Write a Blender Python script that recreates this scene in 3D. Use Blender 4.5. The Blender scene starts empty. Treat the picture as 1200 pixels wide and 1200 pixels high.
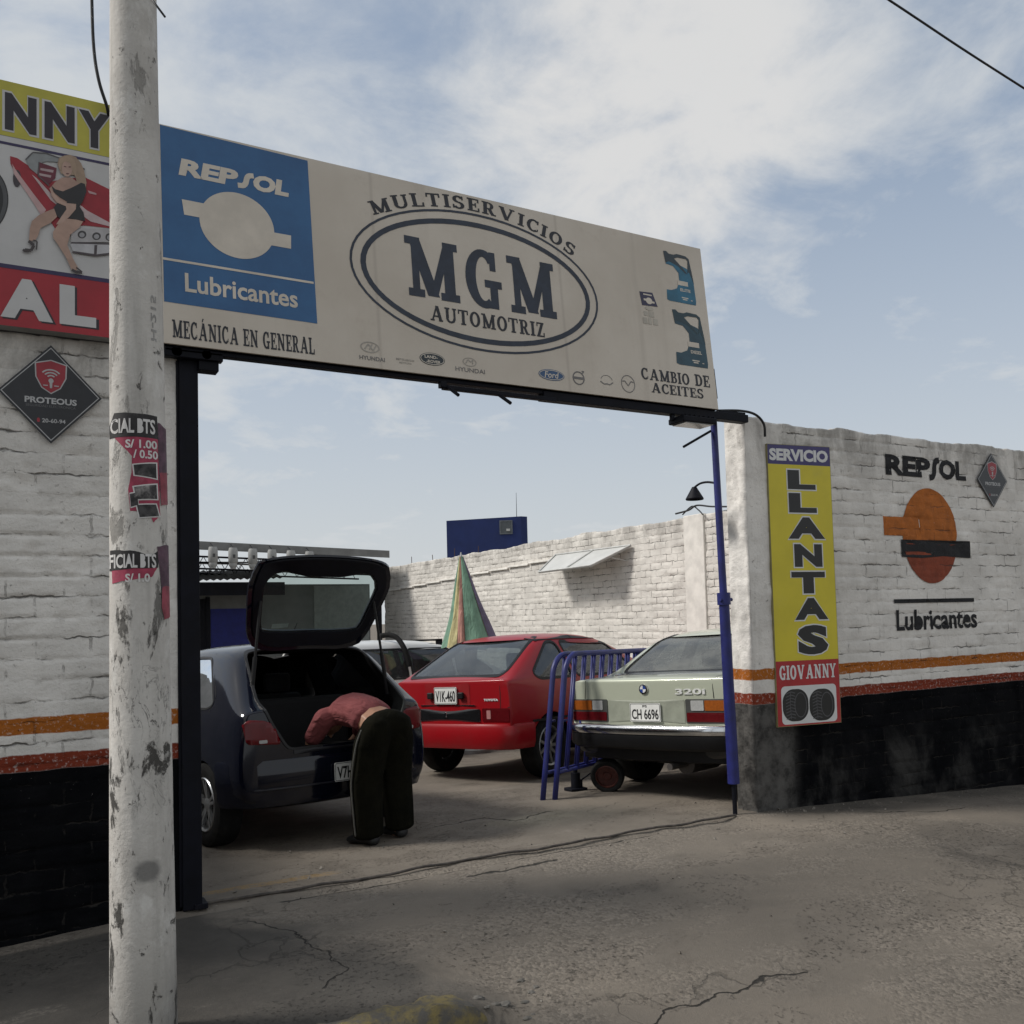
import bpy, bmesh, math, random
import numpy as np
from mathutils import Vector, Matrix, geometry
from mathutils.bvhtree import BVHTree
R = math.radians
random.seed(7)
scene = bpy.context.scene
COL = scene.collection

# ------------------------------------------------------------------ camera
cam_d = bpy.data.cameras.new("camera"); cam = bpy.data.objects.new("camera", cam_d); COL.objects.link(cam)
YAW, PITCH, ROLL = 0.5124, 0.0488, -0.0252
fw = Vector((math.sin(YAW)*math.cos(PITCH), math.cos(YAW)*math.cos(PITCH), math.sin(PITCH)))
r0 = Vector((math.cos(YAW), -math.sin(YAW), 0)); u0 = r0.cross(fw)
rt = math.cos(ROLL)*r0 + math.sin(ROLL)*u0; up = rt.cross(fw)
m = Matrix.Identity(4)
for i in range(3):
    m[i][0], m[i][1], m[i][2] = rt[i], up[i], -fw[i]
m.translation = Vector((-0.9401, -5.317, 1.55))
cam.matrix_world = m
cam_d.sensor_width = 36; cam_d.lens = 36*1061.79/1200; cam_d.shift_y = 73.7/1200
cam_d.clip_start = 0.05; cam_d.clip_end = 3000
scene.camera = cam

# ------------------------------------------------------------------ sun, sky, exposure
SUN_DIR = Vector((-0.66, 0.28, 0.72)).normalized()
SUN_EL = math.asin(SUN_DIR.z); SUN_AZ = math.atan2(SUN_DIR.x, SUN_DIR.y)
sl = bpy.data.lights.new("sun", 'SUN'); sl.energy = 2.3; sl.angle = R(13); sl.color = (1, .965, .91)
so = bpy.data.objects.new("sun", sl); COL.objects.link(so)
so.rotation_euler = (-SUN_DIR).to_track_quat('-Z', 'Y').to_euler()
scene.view_settings.view_transform = 'Standard'; scene.view_settings.look = 'None'
scene.view_settings.exposure = 0.45; scene.view_settings.gamma = 1.0

w = bpy.data.worlds.new("World"); scene.world = w; w.use_nodes = True
def sky_world():
    nt = w.node_tree; N = nt.nodes; L = nt.links
    N.clear()
    out = N.new('ShaderNodeOutputWorld'); bg = N.new('ShaderNodeBackground'); bg.inputs[1].default_value = 0.097
    sky = N.new('ShaderNodeTexSky'); sky.sky_type = 'NISHITA'; sky.sun_disc = False
    sky.sun_elevation = SUN_EL; sky.sun_rotation = SUN_AZ; sky.dust_density = 2.0; sky.air_density = 1.0
    tc = N.new('ShaderNodeTexCoord'); sp = N.new('ShaderNodeSeparateXYZ'); L.new(tc.outputs['Generated'], sp.inputs[0])
    def math_(op, a, b=None, c=None, clamp=False):
        n = N.new('ShaderNodeMath'); n.operation = op; n.use_clamp = clamp
        for i, v in enumerate((a, b, c)):
            if v is None: continue
            if isinstance(v, (int, float)): n.inputs[i].default_value = v
            else: L.new(v, n.inputs[i])
        return n.outputs[0]
    zz = math_('ADD', math_('MAXIMUM', sp.outputs[2], 0.0), 0.22)
    px = math_('DIVIDE', sp.outputs[0], zz); py = math_('DIVIDE', sp.outputs[1], zz)
    cb = N.new('ShaderNodeCombineXYZ'); L.new(px, cb.inputs[0]); L.new(py, cb.inputs[1])
    def noise(scale, det, off, dist=0.0, rough=.55):
        mp = N.new('ShaderNodeMapping'); mp.inputs['Location'].default_value = off
        L.new(cb.outputs[0], mp.inputs[0])
        n = N.new('ShaderNodeTexNoise'); n.inputs['Scale'].default_value = scale; n.inputs['Detail'].default_value = det
        n.inputs['Roughness'].default_value = rough; n.inputs['Distortion'].default_value = dist
        L.new(mp.outputs[0], n.inputs['Vector']); return n.outputs['Fac']
    big = noise(1.15, 4, (3.1, 1.7, 0), .3)
    fine = noise(3.6, 9, (5.2, 8.1, 0), .5, .62)
    puff = noise(9.0, 6, (1.2, 2.3, 0), .2, .6)
    # a thicker bright cloud bank high in the north-east
    vm = N.new('ShaderNodeVectorMath'); vm.operation = 'DOT_PRODUCT'; L.new(tc.outputs['Generated'], vm.inputs[0])
    vm.inputs[1].default_value = CLOUD_DIR
    bank = math_('MULTIPLY', math_('SUBTRACT', vm.outputs['Value'], 0.972), 45.0, clamp=True)
    d = math_('ADD', math_('MULTIPLY', big, .62), math_('MULTIPLY', fine, 1.12))
    d = math_('ADD', d, math_('MULTIPLY', puff, .42))
    d = math_('ADD', d, math_('MULTIPLY', bank, .26))
    # unseen cloud fill added behind the street to whiten and lift the facade's light
    south = math_('MULTIPLY', math_('SUBTRACT', 0.1, sp.outputs[1]), 1.4, clamp=True)
    d = math_('ADD', d, math_('MULTIPLY', south, .38))
    # thin cloud is thicker towards the north-west
    wl = N.new('ShaderNodeVectorMath'); wl.operation = 'DOT_PRODUCT'; L.new(tc.outputs['Generated'], wl.inputs[0]); wl.inputs[1].default_value = (-.55, .83, 0)
    d = math_('ADD', d, math_('MULTIPLY', math_('SUBTRACT', wl.outputs['Value'], .25, clamp=True), .34))
    mr = N.new('ShaderNodeMapRange'); mr.interpolation_type = 'SMOOTHSTEP'
    mr.inputs['From Min'].default_value = .87; mr.inputs['From Max'].default_value = 1.47; L.new(d, mr.inputs['Value'])
    # veil towards the horizon
    veil = math_('SUBTRACT', 1.0, math_('MULTIPLY', math_('MAXIMUM', sp.outputs[2], 0), 2.2), clamp=True)
    veil = math_('MULTIPLY', math_('POWER', veil, 1.1), .95)
    mask = math_('MAXIMUM', math_('MULTIPLY', mr.outputs[0], .9), veil)
    ccol = N.new('ShaderNodeMix'); ccol.data_type = 'RGBA'
    ccol.inputs['A'].default_value = (4.75, 4.95, 5.1, 1); ccol.inputs['B'].default_value = (5.6, 5.55, 5.45, 1)
    L.new(math_('MULTIPLY', bank, mr.outputs[0]), ccol.inputs['Factor'])
    # haze takes some colour out of the blue
    tint = N.new('ShaderNodeMix'); tint.data_type = 'RGBA'; tint.inputs['Factor'].default_value = .55
    L.new(sky.outputs[0], tint.inputs['A']); tint.inputs['B'].default_value = (3.0, 3.55, 4.25, 1)
    mx = N.new('ShaderNodeMix'); mx.data_type = 'RGBA'
    L.new(mask, mx.inputs['Factor']); L.new(tint.outputs['Result'], mx.inputs['A']); L.new(ccol.outputs['Result'], mx.inputs['B'])
    L.new(mx.outputs['Result'], bg.inputs[0]); L.new(bg.outputs[0], out.inputs[0])
def dir_px(u, v):
    d = fw + rt*((u-600)/1061.79) + up*((673.7-v)/1061.79); d.normalize(); return d
CLOUD_DIR = tuple(dir_px(770, 110))
sky_world()

# ------------------------------------------------------------------ materials
def srgb(r, g, b):
    return tuple(((c/255+.055)/1.055)**2.4 if c/255 > .04045 else c/255/12.92 for c in (r, g, b))
class NT:
    def __init__(s, name):
        s.m = bpy.data.materials.new(name); s.m.use_nodes = True; s.t = s.m.node_tree; s.N = s.t.nodes; s.L = s.t.links
        s.b = s.N['Principled BSDF']; s.co = s.N.new('ShaderNodeTexCoord').outputs['Object']
    def new(s, t): return s.N.new(t)
    def link(s, a, b): s.L.new(a, b)
    def noise(s, scale, det=5, rough=.6, dist=0, vec=None, w=None):
        n = s.new('ShaderNodeTexNoise'); n.inputs['Scale'].default_value = scale; n.inputs['Detail'].default_value = det
        n.inputs['Roughness'].default_value = rough; n.inputs['Distortion'].default_value = dist
        s.link(vec or s.co, n.inputs['Vector']); return n.outputs['Fac']
    def scaled(s, sx, sy, sz, off=(0, 0, 0)):
        mp = s.new('ShaderNodeMapping'); mp.inputs['Scale'].default_value = (sx, sy, sz); mp.inputs['Location'].default_value = off
        s.link(s.co, mp.inputs[0]); return mp.outputs[0]
    def ramp(s, v, a, b, lo=0., hi=1.):
        r = s.new('ShaderNodeMapRange'); r.inputs['From Min'].default_value = a; r.inputs['From Max'].default_value = b
        r.inputs['To Min'].default_value = lo; r.inputs['To Max'].default_value = hi; r.interpolation_type = 'SMOOTHSTEP'
        s.link(v, r.inputs['Value']); return r.outputs[0]
    def mth(s, op, a, b=None, clamp=False):
        n = s.new('ShaderNodeMath'); n.operation = op; n.use_clamp = clamp
        for i, v in enumerate((a, b)):
            if v is None: continue
            if isinstance(v, (int, float)): n.inputs[i].default_value = v
            else: s.link(v, n.inputs[i])
        return n.outputs[0]
    def mix(s, f, a, b):
        n = s.new('ShaderNodeMix'); n.data_type = 'RGBA'
        for k, v in (('Factor', f), ('A', a), ('B', b)):
            if isinstance(v, (int, float)): n.inputs[k].default_value = v
            elif isinstance(v, tuple): n.inputs[k].default_value = v if len(v) == 4 else v+(1,)
            else: s.link(v, n.inputs[k])
        return n.outputs['Result']
    def bump(s, h, strength=.4, dist=.01):
        b = s.new('ShaderNodeBump'); b.inputs['Strength'].default_value = strength; b.inputs['Distance'].default_value = dist
        s.link(h, b.inputs['Height']); s.link(b.outputs[0], s.b.inputs['Normal'])
    def sep(s):
        n = s.new('ShaderNodeSeparateXYZ'); s.link(s.co, n.inputs[0]); return n.outputs
    def attr(s, name):
        n = s.new('ShaderNodeAttribute'); n.attribute_name = name; return n.outputs['Fac']
    def col(s, c):
        if isinstance(c, tuple): s.b.inputs['Base Color'].default_value = c+(1,) if len(c) == 3 else c
        else: s.link(c, s.b.inputs['Base Color'])
_mc = {}
def flatmat(name, c, rough=.6, metal=0, var=.12, scale=9, dirt=None, bump=0, coat=0, spec=None):
    """plain surface with slight procedural mottling and dirt"""
    if name in _mc: return _mc[name]
    t = NT(name); n = t.noise(scale, 6)
    lo = tuple(x*(1-var) for x in c); hi = tuple(min(1, x*(1+var)) for x in c)
    col = t.mix(t.ramp(n, .3, .7), lo, hi)
    if dirt:
        d = t.noise(scale*.35, 8, .7); col = t.mix(t.ramp(d, .52, .78, 0, dirt[1]), col, dirt[0])
    t.col(col); t.b.inputs['Roughness'].default_value = rough; t.b.inputs['Metallic'].default_value = metal
    if coat: t.b.inputs['Coat Weight'].default_value = coat; t.b.inputs['Coat Roughness'].default_value = .06
    if spec is not None: t.b.inputs['Specular IOR Level'].default_value = spec
    if bump: t.bump(t.noise(scale*5, 6), bump, .004)
    _mc[name] = t.m; return t.m
def glassmat(name, tint=(.55, .62, .6), dust=.1, dustc=(.3, .31, .29), ior=1.75):
    """thin tinted car glass: sharp sky reflection, see-through tint and a film of dust"""
    if name in _mc: return _mc[name]
    t = NT(name); N = t.N; N.remove(t.b)
    tr = t.new('ShaderNodeBsdfTransparent'); tr.inputs[0].default_value = tint+(1,)
    gl = t.new('ShaderNodeBsdfGlossy'); gl.inputs['Roughness'].default_value = .03; gl.inputs[0].default_value = (.9, .95, 1, 1)
    df = t.new('ShaderNodeBsdfDiffuse'); df.inputs[0].default_value = dustc+(1,)
    fr = t.new('ShaderNodeFresnel'); fr.inputs[0].default_value = ior
    a = t.new('ShaderNodeMixShader'); b = t.new('ShaderNodeMixShader')
    t.link(fr.outputs[0], a.inputs[0]); t.link(tr.outputs[0], a.inputs[1]); t.link(gl.outputs[0], a.inputs[2])
    t.link(t.ramp(t.noise(2.6, 8, .65), .3, .75, dust*.5, dust*1.6), b.inputs[0]); t.link(a.outputs[0], b.inputs[1]); t.link(df.outputs[0], b.inputs[2])
    t.link(b.outputs[0], N['Material Output'].inputs[0]); _mc[name] = t.m; return t.m
def paintmat(name, c, inner=(.012, .012, .014), rough=.28, dust=.15, dustc=(.22, .2, .17), coat=.7, metal=0.0, spec=.5, sill=None):
    """car paint outside, dark trim on the inside of the sheet metal; road dust low down"""
    if name in _mc: return _mc[name]
    t = NT(name); ge = t.new('ShaderNodeNewGeometry')
    z = t.sep()[2]
    dn = t.mth('MULTIPLY', t.ramp(z, .95, .25, .25, 1), t.ramp(t.noise(3.2, 8, .7), .35, .7))
    col = t.mix(t.mth('MULTIPLY', dn, dust), c, dustc)
    if sill: col = t.mix(t.ramp(z, sill+.004, sill-.004), col, (.006, .006, .007))     # black painted sills and apron
    t.col(t.mix(ge.outputs['Backfacing'], col, inner))
    t.b.inputs['Roughness'].default_value = rough; t.b.inputs['Metallic'].default_value = metal
    t.b.inputs['Coat Weight'].default_value = coat; t.b.inputs['Coat Roughness'].default_value = .05
    t.b.inputs['Specular IOR Level'].default_value = spec
    t.bump(t.noise(2.2, 2), .05, .02)
    _mc[name] = t.m; return t.m
BLACK_TRIM = flatmat("black_trim", (.006, .006, .007), .5, var=.2, spec=.3)
RUBBER = flatmat("rubber", (.009, .009, .009), .85, var=.3, scale=14, dirt=((.07, .062, .054), .25), bump=.3, spec=.2)
STEEL_DARK = flatmat("dark_steel", (.0035, .004, .008), .6, 0, var=.3, dirt=((.03, .022, .016), .25), spec=.18)
BLUE_STEEL = flatmat("blue_painted_steel", (.011, .015, .115), .45, 0, var=.25, dirt=((.05, .045, .07), .45), bump=.15)
CHROME = flatmat("chrome", (.72, .72, .72), .16, 1, var=.06)
ALLOY = flatmat("alloy", (.52, .53, .54), .3, .9, var=.1)
WIRE = flatmat("wire_sheath", (.008, .008, .009), .6)
SKIN = flatmat("skin", (.30, .155, .095), .55, var=.1, scale=25)

# ------------------------------------------------------------------ noise (numpy)
def _hash(i, j, s):
    h = (i.astype(np.int64)*374761393 + j.astype(np.int64)*668265263 + s*974711) & 0x7fffffff
    h = ((h ^ (h >> 13))*1274126177) & 0x7fffffff
    return ((h ^ (h >> 16)) & 0xffff)/65535.0
def vnoise(x, y, s=0):
    x = np.asarray(x, float); y = np.asarray(y, float)
    i = np.floor(x); j = np.floor(y); fx = x-i; fy = y-j
    fx = fx*fx*(3-2*fx); fy = fy*fy*(3-2*fy)
    a = _hash(i, j, s); b = _hash(i+1, j, s); c = _hash(i, j+1, s); d = _hash(i+1, j+1, s)
    return (a*(1-fx)+b*fx)*(1-fy) + (c*(1-fx)+d*fx)*fy
def fbm(x, y, s=0, o=4):
    t = 0; a = .5
    for k in range(o):
        t = t + a*vnoise(x*2**k, y*2**k, s+k*17); a *= .5
    return t/(1-.5**o)
COURSE = .108
def brick_h(x, z, seed=0, rough=1.0):
    """height of a whitewashed rough brick wall surface and how deep the open joints are"""
    x = np.asarray(x, float); z = np.asarray(z, float)
    zz = z
    c = np.floor(zz/COURSE); fz = (zz/COURSE-c)*COURSE
    off = ((c+1) % 2)*.1325
    bx = (x+off)/.265; bi = np.floor(bx); fx = (bx-bi)*.265
    dh = np.minimum(fz, COURSE-fz); dv = np.minimum(fx, .265-fx)
    dh = dh + .006*(vnoise(x*22, z*22, seed+9)-.5)
    gate = np.clip((fbm(x*2.4, c*.73, seed+21, 3)-.40)*5, 0, 1)
    gv = np.clip((_hash(bi, c, seed+31)-.35)*2.2, 0, 1)
    mh = np.clip(1-dh/.014, 0, 1)*(.03+.97*gate)
    mv = np.clip(1-dv/.012, 0, 1)*.3*gv
    mm = np.maximum(mh, mv)
    h = -.014*mm*rough + .005*(_hash(bi, c, seed+1)-.5)*rough + .011*(fbm(x*7, z*14, seed+40, 4)-.5)*rough
    ch = np.clip((fbm(x*3.1, z*4.2, seed+77, 4)-.66)*9, 0, 1)   # knocked off patches
    h = h - .012*ch*rough
    joint = np.clip((mh*gate-.35)*1.7, 0, 1)*np.clip((fbm(x*5, z*5, seed+60, 3)-.36)*6, 0, 1)
    return h, joint

# ------------------------------------------------------------------ mesh helpers: geometry is (verts, faces)
def join(*gs):
    V = []; F = []
    for v, f in gs:
        o = len(V); V += [tuple(p) for p in v]; F += [tuple(i+o for i in q) for q in f]
    return V, F
def xf(g, M):
    return [tuple(M @ Vector(p)) for p in g[0]], g[1]
def box(x0, x1, y0, y1, z0, z1, bev=0, seg=2):
    v = [(x, y, z) for z in (z0, z1) for y in (y0, y1) for x in (x0, x1)]
    f = [(0, 2, 3, 1), (4, 5, 7, 6), (0, 1, 5, 4), (2, 6, 7, 3), (0, 4, 6, 2), (1, 3, 7, 5)]
    if not bev: return v, f
    bm = bmesh.new(); vs = [bm.verts.new(p) for p in v]
    for q in f: bm.faces.new([vs[i] for i in q])
    bmesh.ops.bevel(bm, geom=bm.edges[:], offset=bev, segments=seg, profile=.5, affect='EDGES')
    return from_bm(bm)
def from_bm(bm):
    bm.verts.index_update(); g = [tuple(v.co) for v in bm.verts], [tuple(v.index for v in f.verts) for f in bm.faces]
    bm.free(); return g
def hexa(p8):   # 4 bottom (ccw) + 4 top
    return p8, [(3, 2, 1, 0), (4, 5, 6, 7), (0, 1, 5, 4), (1, 2, 6, 5), (2, 3, 7, 6), (3, 0, 4, 7)]
def basis(d):
    d = Vector(d).normalized(); a = Vector((0, 0, 1)) if abs(d.z) < .9 else Vector((1, 0, 0))
    u = d.cross(a).normalized(); return u, d.cross(u)
def cyl(p0, p1, ra, rb=None, n=16, caps=True):
    rb = ra if rb is None else rb; p0 = Vector(p0); p1 = Vector(p1); u, v = basis(p1-p0); V = []; F = []
    for p, r in ((p0, ra), (p1, rb)):
        for k in range(n):
            a = 2*math.pi*k/n; V.append(tuple(p+u*math.cos(a)*r+v*math.sin(a)*r))
    F = [(k, k+n, (k+1) % n+n, (k+1) % n) for k in range(n)]
    if caps: F += [tuple(range(n)), tuple(range(2*n-1, n-1, -1))]
    return V, F
def tube(pts, r, n=8, smooth=0, caps=True):
    P = [Vector(p) for p in pts]
    if smooth:
        Q = []
        for i in range(len(P)-1):
            a, b, c, d = P[max(i-1, 0)], P[i], P[i+1], P[min(i+2, len(P)-1)]
            for k in range(smooth):
                t = k/smooth
                Q.append(.5*((2*b)+(c-a)*t+(2*a-5*b+4*c-d)*t*t+(3*b-a-3*c+d)*t**3))
        Q.append(P[-1]); P = Q
    V = []; F = []; u, v = basis(P[1]-P[0])
    for i, p in enumerate(P):
        d = (P[min(i+1, len(P)-1)]-P[max(i-1, 0)]).normalized()
        u = (u-d*u.dot(d)).normalized(); v = d.cross(u)
        rr = r[i] if isinstance(r, (list, tuple)) else r
        for k in range(n):
            a = 2*math.pi*k/n; V.append(tuple(p+u*math.cos(a)*rr+v*math.sin(a)*rr))
    for i in range(len(P)-1):
        for k in range(n):
            F.append((i*n+k, i*n+(k+1) % n, (i+1)*n+(k+1) % n, (i+1)*n+k))
    if caps: F += [tuple(range(n-1, -1, -1)), tuple(range((len(P)-1)*n, len(P)*n))]
    return V, F
def lathe(prof, n=32, axis='z', c=(0, 0, 0)):
    """prof: (axial, radius); revolves about axis through c"""
    V = []; F = []; c = Vector(c); m = len(prof)
    for k in range(n):
        a = 2*math.pi*k/n
        for h, r in prof:
            x, y = r*math.cos(a), r*math.sin(a)
            V.append(tuple(c+Vector({'z': (x, y, h), 'x': (h, x, y), 'y': (y, h, x)}[axis])))
    for k in range(n):
        for i in range(m-1):
            F.append((k*m+i, ((k+1) % n)*m+i, ((k+1) % n)*m+i+1, k*m+i+1))
    return V, F
def ell(cx, cy, rx, ry=None, n=40, a0=0, a1=360):
    ry = rx if ry is None else ry
    return [(cx+rx*math.cos(R(a0+(a1-a0)*k/n)), cy+ry*math.sin(R(a0+(a1-a0)*k/n))) for k in range(n+(0 if a1-a0 == 360 else 1))]
def ring(cx, cy, rx, ry, t, n=56, a0=0, a1=360, ty=None):
    ty = t if ty is None else ty
    if a1-a0 < 360:
        return [ell(cx, cy, rx, ry, n, a0, a1)+ell(cx, cy, rx-t, ry-ty, n, a0, a1)[::-1]]
    o = []
    for h in ((a0, a0+180), (a0+180, a0+360)):
        o.append(ell(cx, cy, rx, ry, n//2, *h)+ell(cx, cy, rx-t, ry-ty, n//2, *h)[::-1])
    return o
def rect(x0, y0, x1, y1): return [(x0, y0), (x1, y0), (x1, y1), (x0, y1)]
def rrect(x0, y0, x1, y1, r, n=5):
    o = []
    for cx, cy, a in ((x1-r, y0+r, -90), (x1-r, y1-r, 0), (x0+r, y1-r, 90), (x0+r, y0+r, 180)):
        o += [(cx+r*math.cos(R(a+90*k/n)), cy+r*math.sin(R(a+90*k/n))) for k in range(n+1)]
    return o
def line_poly(pts, t):
    """thick polyline as quads"""
    o = []
    for (x0, y0), (x1, y1) in zip(pts, pts[1:]):
        d = Vector((x1-x0, y1-y0)); l = d.length or 1; nx, ny = -d.y/l*t/2, d.x/l*t/2
        o.append([(x0+nx, y0+ny), (x0-nx, y0-ny), (x1-nx, y1-ny), (x1+nx, y1+ny)])
    return o
def cdt_out(r):
    fs = [f for f, of in zip(r[2], r[5]) if of]      # drop the holes
    used = sorted({i for f in fs for i in f}); mp = {k: i for i, k in enumerate(used)}
    return [tuple(r[0][k]) for k in used], [tuple(mp[i] for i in f) for f in fs]
def tri2d(polys, grid=None):
    """union of 2D polygons, triangulated; optional extra grid points for draping"""
    V = []; E = []; F = []
    for p in polys:
        a = sum(p[i][0]*p[(i+1) % len(p)][1]-p[(i+1) % len(p)][0]*p[i][1] for i in range(len(p)))
        if a < 0: p = p[::-1]
        o = len(V); V += [Vector(q) for q in p]; F.append(list(range(o, o+len(p))))
    if grid:
        xs = [v.x for v in V]; ys = [v.y for v in V]
        x = min(xs)+grid*.37
        while x < max(xs):
            y = min(ys)+grid*.41
            while y < max(ys): V.append(Vector((x, y))); y += grid
            x += grid
    return cdt_out(geometry.delaunay_2d_cdt(V, E, F, 1, 1e-6))
_tc = {}
def txt2d(s, bold=.0, shear=0., space=1.):
    k = (s, bold, shear, space)
    if k not in _tc:
        c = bpy.data.curves.new("t", 'FONT'); c.body = s; c.size = 1; c.offset = bold; c.shear = shear; c.space_character = space
        c.resolution_u = 3; c.fill_mode = 'FRONT'
        o = bpy.data.objects.new("t", c); COL.objects.link(o)
        me = bpy.data.meshes.new_from_object(o)
        vs = [(v.co.x, v.co.y) for v in me.vertices]; fs = [tuple(p.vertices) for p in me.polygons]
        bpy.data.objects.remove(o); bpy.data.curves.remove(c); bpy.data.meshes.remove(me)
        _tc[k] = (vs, fs)
    return _tc[k]
def fit2d(g, x0, y0, x1, y1):
    xs = [p[0] for p in g[0]]; ys = [p[1] for p in g[0]]
    ax, bx, ay, by = min(xs), max(xs), min(ys), max(ys)
    return [(x0+(x-ax)/(bx-ax)*(x1-x0), y0+(y-ay)/(by-ay)*(y1-y0)) for x, y in g[0]], g[1]
def textbox(s, x0, y0, x1, y1, bold=.02, shear=0., space=1.):
    return fit2d(txt2d(s, bold, shear, space), x0, y0, x1, y1)
def redrape(g, grid):
    V = [Vector(p) for p in g[0]]; F = [list(f) for f in g[1]]
    xs = [v.x for v in V]; ys = [v.y for v in V]; x = min(xs)+grid*.3
    while x < max(xs):
        y = min(ys)+grid*.3
        while y < max(ys): V.append(Vector((x, y))); y += grid
        x += grid
    return cdt_out(geometry.delaunay_2d_cdt(V, [], F, 1, 1e-6))
# ---- slab serif capitals drawn from strokes (unit cap height)
def slab(ch, S=.22, T=.13, sf=.10, ov=.09):
    def vb(x, y0=0, y1=1): return rect(x-S/2, y0, x+S/2, y1)
    def se(x, y, l=ov, r=ov): return rect(x-S/2-l, y, x+S/2+r, y+sf)
    def dg(x0, y0, x1, y1, wd): return [(x0-wd/2, y0), (x0+wd/2, y0), (x1+wd/2, y1), (x1-wd/2, y1)]
    def arc(cx, cy, rx, ry, a0, a1, tx=S, ty=T): return ring(cx, cy, rx, ry, tx, 26, a0, a1, ty)
    t = 1-sf; a = S/2+ov
    if ch == 'I': return [vb(a), se(a, 0), se(a, t)], 2*a
    if ch == 'M':
        x1 = a+.74
        return [rect(a-S*.32, 0, a+S*.32, 1), dg(a-.02, 1, (a+x1)/2, .04, S*1.05), dg(x1+.0, 1, (a+x1)/2, .04, S*.72), vb(x1), se(a, 0, ov*.6, ov*.6), se(x1, 0), rect(a-S/2-ov, t, a+.12, 1), rect(x1-.1, t, x1+S/2+ov, 1)], x1+a
    if ch == 'N':
        x1 = a+.58
        return [rect(a-T/2, 0, a+T/2, 1), dg(a, 1, x1, 0, S*1.15), rect(x1-T/2, 0, x1+T/2, 1), se(a, 0, ov*.6, ov*.6), se(a, t, ov, 0), se(x1, t, ov*.6, ov*.6)], x1+a
    if ch in 'AÁ':
        o = [dg(a, 0, .5+a*.4, 1, T), dg(a+.66, 0, .5+a*.4, 1, S*1.1), rect(a+.1, .26, a+.6, .26+T*.8), se(a, 0, ov*.5, ov*.6), se(a+.66, 0, ov*.6, ov*.5)]
        if ch == 'Á': o.append([(.44, 1.06), (.54, 1.06), (.68, 1.26), (.52, 1.26)])
        return o, a+.66+a
    if ch == 'V': return [dg(a, 1, a+.34, 0, S*1.1), dg(a+.66, 1, a+.34, 0, T), se(a, t, ov*.5, ov*.6), se(a+.66, t, ov*.6, ov*.5)], 2*a+.66
    if ch == 'U':
        x1 = a+.56
        return [vb(a, .3), rect(x1-T*.6, .3, x1+T*.6, 1), *arc((a+x1)/2-.02, .32, (x1-a)/2+S/2-.01, .33, 180, 360, S*.9), se(a, t), se(x1, t, ov*.6, ov*.6)], x1+a-.03
    if ch == 'L': return [vb(a), se(a, 0, ov, .4), se(a, t), [(a+.38, 0), (a+S/2+.4, 0), (a+S/2+.42, .32), (a+.44, .32)]], a+S/2+.43
    if ch == 'T': 
        c = .40
        return [vb(c), se(c, 0), rect(.0, t, .8, 1), rect(0, .70, .09, 1), rect(.71, .70, .8, 1)], .8
    if ch == 'Z': return [rect(.03, t, .66, 1), rect(0, 0, .68, sf), dg(.13, .02, .54, .98, S*1.1), rect(.03, .72, .12, 1), rect(.6, 0, .69, .3)], .69
    if ch == 'E': return [vb(a), rect(a-a, 0, .70, sf), rect(0, t, .68, 1), rect(a, .46, .5, .46+sf), rect(.45, .34, .53, .68), rect(.62, 0, .71, .3), rect(.60, .7, .69, 1)], .71
    if ch == 'O': return arc(.42, .5, .42, .515, 0, 180, S, T)+arc(.42, .5, .42, .515, 180, 360, S, T), .84
    if ch == 'C': return arc(.42, .5, .42, .515, 48, 312, S, T)+[rect(.62, .68, .72, .98), rect(.66, .1, .73, .3)], .76
    if ch == 'G': return arc(.42, .5, .42, .515, 45, 300, S, T)+[rect(.58, .66, .72, .99), rect(.56, .03, .74, .45), rect(.44, .36, .84, .36+sf), [(.5, .0), (.74, .0), (.74, .14), (.5, .12)]], .84
    if ch == 'D': return [vb(a), rect(0, 0, .42, sf+.02), rect(0, t-.02, .42, 1), *ring(.38, .5, .44, .5, S, 26, -90, 90, sf+.02)], .82
    if ch == 'B': return [vb(a), rect(0, 0, .44, sf), rect(0, t, .42, 1), rect(a, .47, .42, .47+sf), *ring(.40, .755, .27, .245, S*.9, 20, -90, 90, sf), *ring(.42, .285, .30, .285, S*.9, 20, -90, 90, sf)], .72
    if ch == 'R': return [vb(a), se(a, 0), rect(0, t, .44, 1), rect(a, .44, .44, .44+sf), *ring(.42, .72, .28, .28, S*.9, 20, -90, 90, sf), dg(.44, .48, .66, 0, S), rect(.58, 0, .84, sf)], .82
    if ch == 'S': return [*ring(.36, .735, .32, .28, S*.95, 26, 20, 268, T*.95), *ring(.36, .27, .34, .285, S*.95, 26, -160, 92, T*.95), rect(.56, .70, .65, .99), rect(.02, .02, .11, .31)], .70
    return [], .38
def slab_text(s, gap=.07, **k):
    P = []; x = 0
    for ch in s:
        ps, wd = slab(ch, **k)
        P += [[(px+x, py) for px, py in p] for p in ps]; x += wd+gap
    return P

# ------------------------------------------------------------------ objects
def wm(o):
    M = o.matrix_basis.copy()
    while o.parent: o = o.parent; M = o.matrix_basis @ M
    return M
def mesh_of(name, g, mat, smooth=False):
    me = bpy.data.meshes.new(name); me.from_pydata([tuple(p) for p in g[0]], [], [tuple(f) for f in g[1]]); me.validate()
    bm = bmesh.new(); bm.from_mesh(me); bm.to_mesh(me); bm.free()
    for mt in (mat if isinstance(mat, list) else [mat]): me.materials.append(mt)
    if smooth:
        for p in me.polygons: p.use_smooth = True
        if smooth is not True: me.set_sharp_from_angle(angle=R(smooth))
    return me
def fixn(g):
    bm = bmesh.new(); vs = [bm.verts.new(p) for p in g[0]]
    for f in g[1]:
        try: bm.faces.new([vs[i] for i in f])
        except ValueError: pass
    bmesh.ops.recalc_face_normals(bm, faces=bm.faces[:]); return from_bm(bm)
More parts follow.
